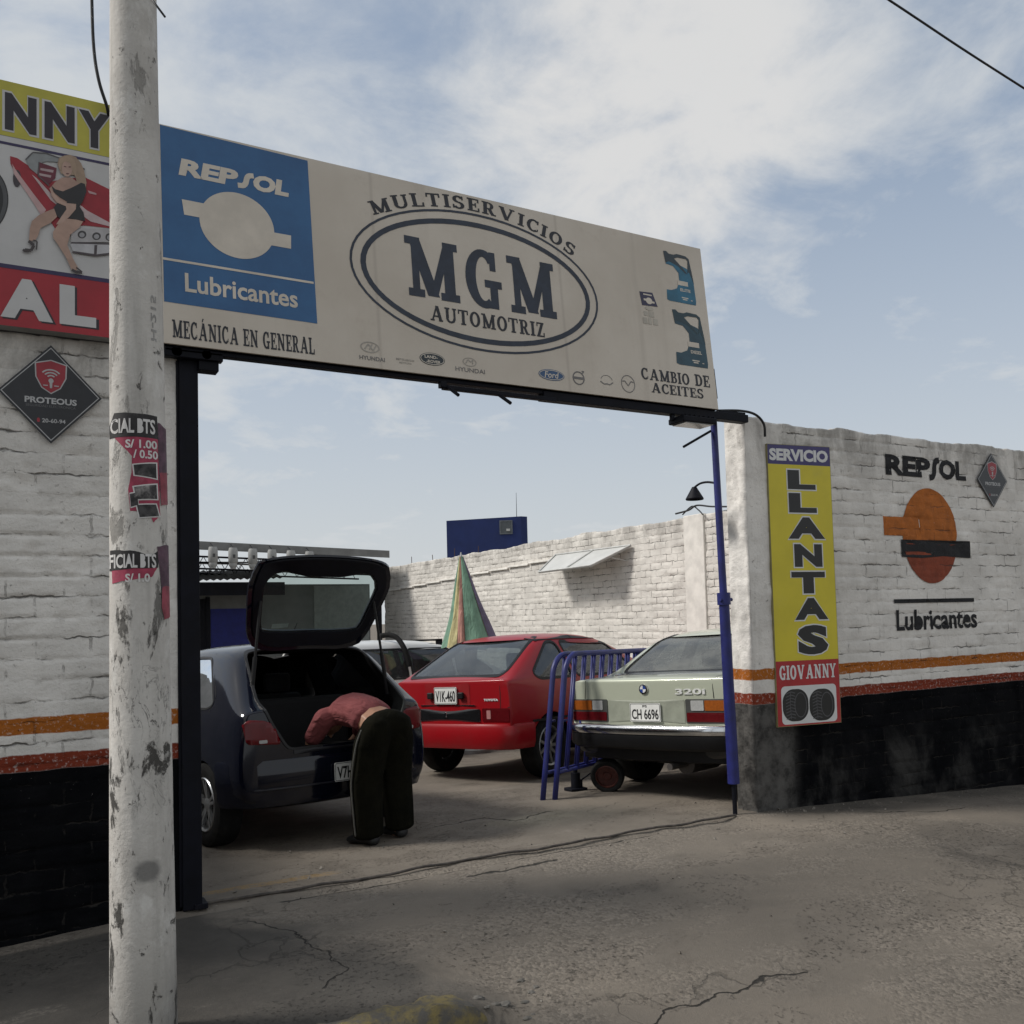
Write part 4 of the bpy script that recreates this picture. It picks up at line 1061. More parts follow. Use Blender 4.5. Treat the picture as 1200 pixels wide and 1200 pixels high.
    for s, sd in ((-1, 'left'), (1, 'right')):
        wheel(root, s*.685, .70, .288, .185, 'multi', sd, flatmat("dull_alloy", (.26, .26, .265), .4, .8, var=.15)); wheel(root, s*.685, 3.1, .288, .185, 'multi', sd, flatmat("dull_alloy", (.26, .26, .265), .4, .8, var=.15))
    return root
red_hatch()

# ---------------------------------------------------------------- dark hatchback with its tailgate up
def navy_hatch():
    root = thing("parked_car", "dark navy hatchback with its tailgate raised and boot open", "car", place(1.285, 1.25, -11, 0, .985, 1.02))
    paint = paintmat("navy_paint", (.0035, .0045, .011), rough=.10, dust=.03, dustc=(.05, .048, .043), coat=.25, inner=(.004, .004, .005), spec=.42)
    low = [(.70, .26), (.80, .33), (.832, .48), (.838, .64), (.832, .78)]
    def st(f, s5, s6, t0, mid, cz, lo=low, bz=.24): return (f, lo+[s5, s6, t0], mid, cz, bz)
    tail = [(.66, .33), (.755, .38), (.79, .50), (.792, .62), (.778, .76)]
    sts = [st(.06, (.752, .92), (.72, .965), (.61, .985), (.34, .992), .995, tail, .32),
           st(.13, (.785, .935), (.745, .985), (.615, 1.01), (.34, 1.02), 1.022, [(.68, .30), (.79, .36), (.818, .50), (.822, .62), (.812, .76)], .28),
           st(.36, (.80, .955), (.70, 1.15), (.60, 1.215), (.34, 1.23), 1.235),
           st(.60, (.805, .965), (.645, 1.335), (.56, 1.42), (.32, 1.45), 1.458),
           st(1.2, (.81, .97), (.652, 1.37), (.57, 1.455), (.32, 1.485), 1.495),
           st(2.1, (.81, .97), (.635, 1.35), (.56, 1.435), (.32, 1.46), 1.468),
           st(3.0, (.80, .98), (.76, 1.0), (.64, 1.02), (.36, 1.045), 1.05),
           st(3.65, (.77, .86), (.74, .88), (.62, .90), (.35, .92), .925),
           st(3.88, (.74, .74), (.71, .75), (.60, .77), (.34, .78), .785, [(.66, .32), (.72, .38), (.75, .46), (.76, .56), (.75, .66)])]
    me = car_shell(sts, (.06, .06), crease_rows=((7, .25), (4, .2)), crease_st=((0, .3, 2, 11), (3, .3, 8, 11)))
    bvh = bvh_of(me); me.materials.append(paint)
    inner = flatmat("boot_lining", (.0035, .0035, .004), .95, var=.3, spec=.1)
    me = bool_cut(me, ring_loft([(.17, 2.9, .68, .50), (.20, 2.85, .70, .96), (.64, 2.1, .53, 1.395)]), inner)
    opening = rnd([(-.44, .70), (.44, .70), (.565, .90), (.615, 1.02), (.515, 1.385), (.30, 1.42), (-.30, 1.42), (-.515, 1.385), (-.615, 1.02), (-.565, .90)], .05)
    gate = rnd([(-.44, .875), (-.2, .855), (.2, .855), (.44, .875), (.585, .96), (.63, 1.06), (.53, 1.39), (.31, 1.432), (-.31, 1.432), (-.53, 1.39), (-.63, 1.06), (-.585, .96)], .16)
    gwin = rnd([(-.40, 1.005), (-.15, 1.03), (.15, 1.03), (.40, 1.005), (.50, 1.06), (.43, 1.33), (.2, 1.345), (-.2, 1.345), (-.43, 1.33), (-.50, 1.06)], .04)
    me = bool_cut(me, prism(opening, 'y', -.4, .66), inner)
    me = bool_cut(me, join(*arch_cut(.54, 1.1, (.66, 3.12), .335, .29)), BLACK_TRIM)
    gl = glassmat("navy_car_glass", (.50, .55, .54), .08, (.2, .2, .2))
    sw = [rnd([(.58, 1.03), (.66, 1.0), (1.62, .995), (1.62, 1.385), (.95, 1.36)], .06), rnd([(1.69, .995), (2.75, .99), (2.2, 1.34), (1.69, 1.385)], .06)]
    me = windows(root, me, bvh, sw, None, gl, inner, seal=.016)
    body_obj(me, [paint, inner], root)
    seats(root, .90, 1.75, .48, 1.02, .58)
    P(root, "boot_floor", box(-.66, .66, .18, .95, .505, .53), inner)
    P(root, "opening_seal", patch(bvh, outline_ring(shrink(opening, .004), .018), 'rear', .05, .012, .014, maxf=.75), flatmat("seal_rubber", (.008, .008, .009), .5))
    P(root, "sill_trim", patch(bvh, [rect(-.40, .655, .40, .70)], 'rear', .05, .006, .008), flatmat("sill_plastic", (.012, .012, .016), .4))
    # raised tailgate with its own window
    H = Vector((0, .585, 1.445)); Rm = Matrix.Translation(H) @ Matrix.Rotation(R(-97), 4, 'X') @ Matrix.Translation(-H)
    # panel = outline minus window: build as quads between the two outlines resampled to the same count
    def resample(p, k):
        L = [0]; q = p+[p[0]]
        for a, b in zip(q, q[1:]): L.append(L[-1]+math.dist(a, b))
        o = []; 
        for i in range(k):
            t = L[-1]*i/k; j = max(x for x in range(len(L)) if L[x] <= t+1e-9); j = min(j, len(q)-2)
            s_ = (t-L[j])/((L[j+1]-L[j]) or 1); o.append((q[j][0]+(q[j+1][0]-q[j][0])*s_, q[j][1]+(q[j+1][1]-q[j][1])*s_))
        return o
    def polar(p, k, c):
        out = []
        for i in range(k):
            a = 2*math.pi*i/k; d = Vector((math.cos(a), math.sin(a))); best = None
            for u, v in zip(p, p[1:]+p[:1]):
                u = Vector(u)-Vector(c); v = Vector(v)-Vector(c); e = v-u; den = d.x*e.y-d.y*e.x
                if abs(den) < 1e-12: continue
                t = (u.x*e.y-u.y*e.x)/den; s_ = (u.x*d.y-u.y*d.x)/den
                if t > 0 and -1e-6 <= s_ <= 1+1e-6 and (best is None or t > best): best = t
            out.append((c[0]+d.x*best, c[1]+d.y*best))
        return out
    K = 72; c = (0, 1.17); A = polar(gate, K, c); B = polar(gwin, K, c); M_ = [((a[0]+b[0])/2, (a[1]+b[1])/2) for a, b in zip(A, B)]
    pts = A+M_+B; fs = []
    for r_ in (0, 1):
        for i in range(K): fs.append((r_*K+i, r_*K+(i+1) % K, r_*K+K+(i+1) % K, r_*K+K+i))
    outer = patch(bvh, None, 'rear', off=0.004, g2=(pts, fs), thick=.016)
    tg = P(root, "tailgate", xf(outer, Rm), paint, 40)
    inn = patch(bvh, None, 'rear', off=-.016, g2=([((p[0])*.93, c[1]+(p[1]-c[1])*.95) for p in A]+[(p[0]*1.03, c[1]+(p[1]-c[1])*1.04) for p in B], [(i, (i+1) % K, K+(i+1) % K, K+i) for i in range(K)]), thick=.012)
    P(root, "tailgate_lining", xf(inn, Rm), flatmat("tailgate_lining", (.0035, .004, .008), .55, var=.2, spec=.25), 40, parent=tg)
    P(root, "tailgate_window", xf(patch(bvh, [shrink(gwin, -.012)], 'rear', .06, -.014), Rm), glassmat("gate_glass", (.62, .70, .67), .10, (.25, .27, .26), 1.18), True, parent=tg, normals=False)
    P(root, "window_sticker", xf(patch(bvh, [rect(-.34, 1.30, -.20, 1.325)], 'rear', .05, -.010), Rm), flatmat("sticker_pale", (.5, .5, .5), .6), parent=tg, normals=False)
    hn = Rm @ Vector((.50, .30, 1.13))
    P(root, "gas_strut", join(tube([tuple(hn), (.60, .30, 1.02)], .011, 10), tube([tuple(hn.lerp(Vector((.60, .30, 1.02)), .55)), (.60, .30, 1.02)], .017, 10)), BLACK_TRIM)
    hn2 = Rm @ Vector((-.50, .30, 1.13))
    P(root, "gas_strut", join(tube([tuple(hn2), (-.60, .30, 1.02)], .011, 10), tube([tuple(hn2.lerp(Vector((-.60, .30, 1.02)), .55)), (-.60, .30, 1.02)], .017, 10)), BLACK_TRIM)
    # lamps, bumper, plate
    lens = flatmat("dark_red_lens", (.11, .004, .007), .2, var=.1, spec=.4)
    for f_ in (mir, lambda p: p):
        lp = rnd([(.495, .735), (.745, .750), (.765, .89), (.725, .92), (.60, .905), (.545, .87)], .03)
        cl = P(root, "tail_lamp", patch(bvh, [f_(lp)], 'rear', .035, .012, .016), lens, True)
        P(root, "reversing_lens", patch(bvh, [f_(rrect(.60, .752, .66, .775, .008))], 'rear', .03, .018, .006), LAMP_CLEAR, parent=cl)
    path = [(0, .0), (.35, .01), (.62, .05), (.76, .13), (.83, .27), (.845, .34)]
    P(root, "bumper", sweep_bar(path, [(-.09, .30), (-.01, .31), (.012, .36), (.012, .42), (.026, .45), (.03, .60), (.012, .63), (-.09, .64)]), paint, 40)
    plate_part(root, Matrix.Translation((.045, -.05, .50)) @ Matrix.Rotation(R(0), 4, 'Z'), "V7H-612", .31, .135, PLATE_W, bold=.025)
    P(root, "bumper_crease", sweep_bar([(0, -.028), (.35, -.018), (.60, .018), (.72, .07)], [(-.01, .425), (.004, .43), (.004, .438), (-.01, .44)]), flatmat("crease_sheen", (.02, .021, .028), .3))
    for s in ('left', 'right'):
        for g_ in (patch(bvh, strip([(1.655, .38), (1.655, .99)], .006), s, .04, .002), patch(bvh, strip([(.96, .58), (.80, .78), (.60, .98), (.58, 1.08), (.94, 1.40)], .006), s, .04, .002), patch(bvh, strip([(2.78, .38), (2.78, .99)], .006), s, .04, .002)): P(root, "door_shut_line", g_, GAP, normals=False)
        P(root, "door_handle", patch(bvh, [rrect(.98, .83, 1.14, .868, .012)], s, .04, .02, .018), paint)
    P(root, "roof_aerial", cyl((0, .85, 1.48), (0, .70, 1.62), .006, .003, n=8), BLACK_TRIM)
    for s, sd in ((-1, 'left'), (1, 'right')):
        wheel(root, s*.735, .66, .305, .195, 'split5', sd); wheel(root, s*.735, 3.12, .305, .195, 'split5', sd)
    return root, bvh
navy_root, navy_bvh = navy_hatch()

# ---------------------------------------------------------------- white wagon behind
def white_wagon():
    root = thing("parked_car", "white estate car with dark windows half hidden behind the red hatchback", "car", place(2.62, 6.55, 70))
    paint = paintmat("white_paint", (.62, .62, .60), rough=.35, dust=.35, dustc=(.33, .30, .26), coat=.4)
    low = [(.70, .30), (.80, .38), (.84, .55), (.85, .72), (.84, .88)]
    def st(f, s5, s6, t0, mid, cz, lo=low, bz=.28): return (f, lo+[s5, s6, t0], mid, cz, bz)
    tail = [(.69, .36), (.78, .42), (.81, .56), (.815, .72), (.805, .88)]
    sts = [st(.05, (.79, 1.02), (.70, 1.44), (.61, 1.52), (.34, 1.545), 1.55, tail, .34),
           st(.12, (.81, 1.03), (.715, 1.46), (.62, 1.56), (.34, 1.59), 1.597),
           st(.9, (.82, 1.03), (.73, 1.47), (.63, 1.575), (.34, 1.61), 1.618),
           st(2.2, (.82, 1.03), (.72, 1.46), (.62, 1.56), (.34, 1.59), 1.598),
           st(3.05, (.80, 1.02), (.76, 1.05), (.64, 1.07), (.36, 1.09), 1.10),
           st(3.9, (.78, .92), (.75, .95), (.63, .97), (.35, .985), .99),
           st(4.15, (.76, .80), (.72, .82), (.60, .84), (.34, .85), .855)]
    me = car_shell(sts, (.03, .05), crease_rows=((7, .3),), crease_st=((0, .55, 2, 11), (1, .4, 7, 11)))
    bvh = bvh_of(me); me.materials.append(paint)
    inner = flatmat("cabin_trim", (.035, .034, .032), .9)
    me = bool_cut(me, ring_loft([(.20, 2.9, .68, .55), (.20, 2.85, .70, 1.02), (.24, 2.15, .62, 1.53)]), inner)
    me = bool_cut(me, join(*arch_cut(.54, 1.1, (.85, 3.3), .35, .31)), BLACK_TRIM)
    gl = glassmat("wagon_glass", (.20, .22, .22), .22, (.12, .12, .125))
    rear = rnd([(-.66, 1.075), (.66, 1.075), (.60, 1.46), (-.60, 1.46)], .06)
    sw = [rnd([(.30, 1.07), (1.05, 1.07), (1.05, 1.45), (.30, 1.45)], .05), rnd([(1.14, 1.07), (1.95, 1.07), (1.95, 1.45), (1.14, 1.45)], .05), rnd([(2.03, 1.07), (2.80, 1.07), (2.35, 1.42), (2.03, 1.44)], .05)]
    me = windows(root, me, bvh, sw, rear, gl, inner, (-.3, .3), seal=.022)
    body_obj(me, [paint, inner], root)
    for s, f_ in ((-1, mir), (1, lambda p: p)):
        P(root, "tail_lamp", patch(bvh, [f_(rrect(.66, .72, .79, 1.02, .02))], 'rear', .04, .008, .012), LAMP_RED)
    P(root, "bumper", sweep_bar([(0, -.01), (.5, .0), (.75, .05), (.84, .15), (.86, .4)], [(-.06, .36), (.02, .37), (.03, .5), (.01, .56), (-.06, .57)]), BLACK_TRIM, 40)
    for s, sd in ((-1, 'left'), (1, 'right')):
        wheel(root, s*.72, .85, .32, .2, 'steel', sd, flatmat("grey_rim", (.2, .2, .2))); wheel(root, s*.72, 3.3, .32, .2, 'steel', sd, flatmat("grey_rim", (.2, .2, .2)))
    return root
white_wagon()
# ================================================================== GATE, POLE AND SIGNS
INK = flatmat("sign_ink", (.017, .018, .024), .55, var=.25, scale=20)
INK2 = flatmat("sign_navy_ink", (.022, .030, .048), .55, var=.2, scale=14)
def gate_posts():
    g = join(box(-.08, .022, -.035, .06, 0.0, 3.13, .004), box(-.095, -.078, -.02, .05, .02, 3.05, .002), box(-.02, .05, -.05, .08, .0, .03, .003))
    r = thing("gate_post", "dark navy steel gate post at the left edge of the opening beside the pole", "gate post", (-.03, 0, 0))
    obj("post", g, STEEL_DARK, r)
    obj("roller_bracket", join(box(-.17, .15, -.09, -.03, 3.055, 3.10, .004), box(.02, .13, -.07, .02, 3.0, 3.056, .004), cyl((-.10, -.09, 3.085), (-.10, -.03, 3.085), .028), cyl((.06, -.09, 3.085), (.06, -.03, 3.085), .026)), STEEL_DARK, r)
    r = thing("gate_post", "bright blue tubular gate post in front of the rough pier right of the saloon", "gate post", (3.97, .06, 0))
    obj("post", join(cyl((4.005, .05, .235), (3.972, .05, 1.70), .046, .040, 20), cyl((3.972, .05, 1.66), (3.935, .05, 3.05), .030, .026, 20)), BLUE_STEEL, r, 40)
    obj("collar", join(cyl((3.974, .05, 1.62), (3.972, .05, 1.715), .052, .052, 20), cyl((3.915, .03, 1.66), (4.035, .03, 1.66), .014, .014, 10)), BLUE_STEEL, r, 40)
    obj("base_stub", cyl((4.01, .05, -.05), (4.005, .05, .24), .018, .018, 12), STEEL_DARK, r, 40)
gate_posts()
# threshold rail across the opening
n = 60
rail = [(-.02+3.98*i/n, -.01+.015*math.sin(i*.31)+.008*math.sin(i*1.3), .012+.004*math.sin(i*.7)) for i in range(n+1)]
tr = obj("gate_track", tube(rail, .009, 8), flatmat("rusty_track", (.07, .06, .052), .8, .2, var=.4, scale=20, dirt=((.16, .13, .10), .5), bump=.5), smooth=True)
tag(tr, "worn steel gate track set in the ground across the opening", "gate track")

def kerb():
    t = NT("yellow_kerb"); n1 = t.noise(9, 8, .7); n2 = t.noise(30, 6, .7)
    c = t.mix(t.ramp(n1, .38, .58), (.20, .155, .058), (.095, .086, .073)); c = t.mix(t.mth('MULTIPLY', t.ramp(n2, .55, .65), .7), c, (.05, .045, .04))
    t.col(c); t.b.inputs['Roughness'].default_value = .9; t.bump(n2, .7, .012)
    V = []; F = []; xs = np.linspace(-2.2, .80, 110); sec = [(-2.02, -.20), (-2.015, -.01), (-1.985, .034), (-1.93, .042), (-1.87, .036), (-1.835, -.03)]
    for i, x in enumerate(xs):
        e = max(0, (x-.58)/.22); k = math.sqrt(max(0, 1-e*e)) if e > 0 else 1
        for y, z in sec:
            zz = -.2+(z+.2)*(.25+.75*k); yy = -1.93+(y+1.93)*(.5+.5*k)
            zz += .030*(float(fbm(x*9, y*16, 2, 4))-.5)+.012*(float(vnoise(x*34, y*44, 5))-.5); yy += .03*(float(vnoise(x*11, z*30, 9))-.5); V.append((x, yy, zz-.0))
    m_ = len(sec)
    for i in range(len(xs)-1):
        for j in range(m_-1): F.append((i*m_+j, (i+1)*m_+j, (i+1)*m_+j+1, i*m_+j+1))
    F.append(tuple(range((len(xs)-1)*m_, len(xs)*m_)))
    o = obj("kerb", (V, F), t.m, smooth=50); struct(o)
    # lumps of broken concrete at the kerb's end
    gs = []
    rs = random.Random(3)
    for _ in range(14):
        bm = bmesh.new(); bmesh.ops.create_icosphere(bm, subdivisions=2, radius=1)
        x, y = .70+rs.random()*.45, -2.05+rs.random()*.35; s = .006+rs.random()*.014
        for v in bm.verts: v.co = Vector((v.co.x*s*1.5, v.co.y*s, v.co.z*s*.7))*(1+.5*(rs.random()-.5))+Vector((x, y, float(ground_z(x, y))))
        gs.append(from_bm(bm))
    o = obj("broken_concrete", join(*gs), flatmat("broken_concrete", (.13, .12, .105), .95, var=.3, scale=30, bump=.6)); o['kind'] = 'stuff'; o['label'] = "lumps of broken concrete at the end of the yellow kerb"; o['category'] = "rubble"
kerb()
def gravel():
    rs = random.Random(11); gs = []
    for i in range(420):
        k = rs.random()
        if k < .35: x, y = rs.uniform(4.2, 8.0), -.03-abs(rs.gauss(0, .12))
        elif k < .6: x, y = rs.uniform(0, 4.0), rs.gauss(-.12, .10)
        elif k < .8: x, y = rs.uniform(.7, 5.0), rs.uniform(-2.3, -.3)
        else: x, y = rs.uniform(-.2, 4.5), rs.uniform(.1, 1.6)
        r_ = rs.uniform(.002, .0075) if rs.random() < .93 else rs.uniform(.008, .015); z = float(ground_z(x, y))
        v = [(rs.gauss(0, .6), rs.gauss(0, .6), rs.gauss(0, .5)) for _ in range(9)]
        bm = bmesh.new()
        for q in v: bm.verts.new(Vector(q)*r_+Vector((x, y, z+r_*.35)))
        h = bmesh.ops.convex_hull(bm, input=bm.verts[:]); bmesh.ops.delete(bm, geom=[e for e in set(h['geom_interior']+h['geom_unused']) if isinstance(e, bmesh.types.BMVert)], context='VERTS')
        gs.append(from_bm(bm))
    t = NT("loose_gravel"); n = t.noise(40, 3); t.col(t.mix(t.ramp(n, .35, .65), (.075, .066, .056), (.26, .235, .20))); t.b.inputs['Roughness'].default_value = .95
    o = obj("gravel", join(*gs), t.m); o['kind'] = 'stuff'; o['label'] = "loose grit scattered over the worn concrete"; o['category'] = "gravel"
gravel()

# ---- utility pole with torn posters
PC = Vector((-.47, -1.54, 0)); LEAN = Vector((-.0054, -.004, 1))
def pole_r(z): return .121-.0085*z
def pole_pt(s, z, off=0.0):
    """s: -1..1 across the face turned to the street, as seen from the pavement"""
    vd = Vector((-.47, -3.78, 0)).normalized(); rd = Vector((-vd.y, vd.x, 0)); rd = rd if rd.x > 0 else -rd
    a = math.asin(max(-1, min(1, s))) if abs(s) <= 1 else math.copysign(math.pi/2+(abs(s)-1), s)
    r = pole_r(z)+off; c = PC+LEAN*z
    return tuple(c+rd*math.sin(a)*r+vd*math.cos(a)*r)
def pole():
    t = NT("old_pole_concrete"); n1 = t.noise(1.7, 8, .7); n2 = t.noise(9, 9, .72, .4); n3 = t.noise(5, 8, .72, .3, t.scaled(1.6, 1.6, .55)); n4 = t.noise(55, 5, .7)
    s = t.sep()
    c = t.mix(t.ramp(n1, .3, .7), (.46, .435, .40), (.64, .61, .565))
    c = t.mix(t.ramp(t.noise(2.2, 6, .6, 0, t.scaled(5, 5, .35)), .5, .75, 0, .6), c, (.31, .295, .27))
    c = t.mix(t.mth('MULTIPLY', t.ramp(t.noise(6, 7, .7, 0, t.scaled(1, 1, .6, (3, 3, 3))), .52, .66), .55), c, (.74, .72, .68))
    dz = t.ramp(s[2], 2.6, 1.3, .4, 1.0)
    chips = t.mth('MULTIPLY', t.ramp(n3, .56, .61), dz)
    c = t.mix(t.mth('MULTIPLY', chips, .92), c, (.045, .042, .038))
    chips2 = t.mth('MULTIPLY', t.ramp(n2, .62, .67), 1.0)
    c = t.mix(t.mth('MULTIPLY', chips2, .75), c, (.065, .06, .055))
    spk = t.mth('MULTIPLY', t.ramp(t.noise(24, 6, .75, .3, t.scaled(1, 1, .6)), .61, .66), t.ramp(t.noise(2.1, 5, .6), .38, .6))
    c = t.mix(t.mth('MULTIPLY', spk, .85), c, (.06, .055, .05))
    scr = t.mth('MULTIPLY', t.ramp(t.mth('ABSOLUTE', t.mth('SUBTRACT', t.noise(5, 6, .6, 1.4, t.scaled(1.5, 1.5, .7)), .5)), .014, .003), t.mth('MULTIPLY', t.ramp(s[2], 1.9, 1.5), t.ramp(t.noise(1.6, 4, .6), .45, .6)))
    c = t.mix(t.mth('MULTIPLY', scr, .7), c, (.10, .095, .09))
    soot = t.mth('MULTIPLY', t.ramp(s[2], .70, .10), t.ramp(n1, .2, .55))
    c = t.mix(t.mth('MULTIPLY', soot, .7), c, (.075, .072, .066))
    dst = t.new('ShaderNodeVectorMath'); dst.operation = 'SUBTRACT'; t.link(t.co, dst.inputs[0]); dst.inputs[1].default_value = tuple(Vector(pole_pt(.2, 3.945-1015*.00325))-Vector((PC.x, PC.y, -.2)))
    dm = t.new('ShaderNodeVectorMath'); dm.operation = 'MULTIPLY'; t.link(dst.outputs[0], dm.inputs[0]); dm.inputs[1].default_value = (1, 1, 1.25)
    dl = t.new('ShaderNodeVectorMath'); dl.operation = 'LENGTH'; t.link(dm.outputs[0], dl.inputs[0])
    rub = t.mth('MULTIPLY', t.ramp(t.mth('ADD', dl.outputs['Value'], t.mth('MULTIPLY', t.mth('SUBTRACT', t.noise(14, 4), .5), .05)), .066, .030), .75)
    c = t.mix(rub, c, (.13, .127, .122))      # rubbed grey smudge
    t.col(c); t.b.inputs['Roughness'].default_value = .93; t.b.inputs['Specular IOR Level'].default_value = .2
    h = t.mth('SUBTRACT', t.mth('MULTIPLY', n4, .4), t.mth('MULTIPLY', chips, .9)); t.bump(t.mth('SUBTRACT', h, chips2), .8, .010)
    r = thing("utility_pole", "grey weathered concrete utility pole with torn posters standing on the pavement", "pole", (PC.x, PC.y, -.2))
    V = []; F = []; N_ = 64; zs = np.concatenate([np.linspace(-.25, 5, 170), np.linspace(5.2, 9, 20)])
    for z in zs:
        for k in range(N_):
            a = 2*math.pi*k/N_; rr = pole_r(z)+.0035*(float(fbm(a*3.2, z*5, 6, 3))-.5)
            V.append((PC.x+LEAN.x*z+rr*math.cos(a), PC.y+LEAN.y*z+rr*math.sin(a), z))
    for i in range(len(zs)-1):
        for k in range(N_): F.append((i*N_+k, i*N_+(k+1) % N_, (i+1)*N_+(k+1) % N_, (i+1)*N_+k))
    F += [tuple(range(N_))[::-1], tuple(range((len(zs)-1)*N_, len(zs)*N_))]
    obj("shaft", (V, F), t.m, r, 60)
    paperb = flatmat("poster_black", (.022, .020, .020), .7, var=.3, scale=30, dirt=((.30, .28, .26), .35)); paperr = flatmat("poster_pink_red", (.34, .045, .085), .75, var=.2, scale=30, dirt=((.42, .25, .25), .45))
    paperw = flatmat("poster_white", (.62, .60, .58), .75, var=.1, dirt=((.3, .28, .26), .4)); photo = flatmat("poster_photo", (.035, .032, .032), .6, var=.9, scale=34, dirt=((.45, .42, .40), .9))
    faded = flatmat("poster_faded_purple", (.10, .052, .075), .75, var=.4, scale=22, dirt=((.26, .22, .23), .7)); fadedr = flatmat("poster_faded_red", (.27, .055, .075), .75, var=.3, scale=22, dirt=((.33, .2, .2), .7))
    def cyl_art(name, polys, off, mat, parent=None, g2=None):
        dens = lambda q: [(a[0]+(b[0]-a[0])*k/6, a[1]+(b[1]-a[1])*k/6) for a, b in zip(q, q[1:]+q[:1]) for k in range(6)]
        g = redrape(g2, .03) if g2 else tri2d([dens(q) for q in polys], .03)
        return obj(name, ([pole_pt(a, b, off) for a, b in g[0]], g[1]), mat, parent or r, True, normals=False)
    def torn(pts, amp=.012, n=4):
        o = []
        for (a, b) in zip(pts, pts[1:]+pts[:1]):
            for k in range(n):
                tt = k/n; o.append((a[0]+(b[0]-a[0])*tt+amp*2.2*(random.random()-.5)*(k > 0), a[1]+(b[1]-a[1])*tt+amp*(random.random()-.5)*(k > 0)))
        return o
    def Z(v): return 3.945-v*.00325
    pa = cyl_art("poster", [torn([(-.97, Z(513)), (-.97, Z(497)), (-.80, Z(484)), (.68, Z(486)), (.70, Z(513))], .004)], .002, paperb)
    cyl_art("poster_field", [torn([(-.80, Z(513)), (.70, Z(512)), (.72, Z(590)), (.74, Z(604)), (.50, Z(613)), (.35, Z(600)), (-.28, Z(600)), (-.34, Z(575)), (-.22, Z(555)), (-.20, Z(536))], .006)], .0014, paperr, pa)
    cyl_art("poster_word", None, .0032, paperw, pa, textbox("CIAL BTS", -.93, Z(508.5), .60, Z(491), .022, space=.95))
    cyl_art("poster_word", None, .0028, paperw, pa, textbox("S/ 1.00", -.42, Z(526), .66, Z(516), .03))
    cyl_art("poster_word", None, .0028, paperw, pa, textbox("/ 0.50", -.16, Z(538), .68, Z(528), .03))
    for q in ([(-.20, 545), (.66, 541), (.67, 562), (-.16, 559)], [(-.20, 571), (.66, 566), (.68, 586), (-.10, 588)], [(-.30, 579), (-.02, 577), (.02, 594), (-.26, 597)], [(-.10, 592), (.62, 590), (.74, 606), (0, 609)]):
        o_ = cyl_art("poster_print", [[(a, Z(b)) for a, b in q]], .0022, paperw, pa)
        cx = sum(p[0] for p in q)/4; cy = sum(p[1] for p in q)/4
        cyl_art("print_image", [[(cx+(a-cx)*.88, Z(cy+(b-cy)*.84)) for a, b in q]], .0030, photo, o_)
    pb = cyl_art("poster", [torn([(.70, Z(493)), (.99, Z(497)), (1.15, Z(540)), (.985, Z(566)), (.72, Z(575))], .005)], .0026, faded)
    cyl_art("poster_foot", [torn([(.73, Z(553)), (1.05, Z(550)), (1.1, Z(588)), (.76, Z(592))], .006)], .0032, fadedr, pb)
    pc = cyl_art("poster", [torn([(-.97, Z(669)), (-.95, Z(645)), (-.3, Z(646)), (.40, Z(652)), (.70, Z(645)), (.62, Z(666))], .005)], .002, paperb)
    cyl_art("poster_word", None, .0032, paperw, pc, textbox("FICIAL BTS", -.96, Z(666.5), .56, Z(650), .022, space=.95))
    cyl_art("poster_field", [torn([(-.90, Z(668)), (.60, Z(666)), (.42, Z(677)), (-.88, Z(684))], .006)], .0014, paperr, pc)
    cyl_art("poster_word", None, .0026, paperw, pc, textbox("S/ 1.0", -.45, Z(683), .35, Z(673), .03))
    pd = cyl_art("poster", [torn([(.60, Z(641)), (1.0, Z(638)), (1.1, Z(690)), (.74, Z(694))], .006)], .0028, faded)
    cyl_art("poster_foot", [torn([(.74, Z(690)), (1.05, Z(686)), (1.1, Z(722)), (.80, Z(727)), (.72, Z(712))], .008)], .0030, fadedr, pd)
    cyl_art("poster", [torn([(-.5, Z(470)), (-.97, Z(500)), (-1.0, Z(512)), (-.9, Z(508)), (-.8, Z(484))], .004)], .001, paperw)
    cyl_art("stencil", None, .0016, flatmat("faded_stencil", (.30, .29, .275), .9), None, ([(.62-(b_-.0)*.0+a_, b) for (a_, b) in [(-.12, 0)] for b_ in [0]] and [(.52+.20*p[1], 2.66+.18*(p[0])) for p in textbox("H-215", 0, 0, 1, 1, .02)[0]], txt2d("H-215", .02)[1]))
pole()

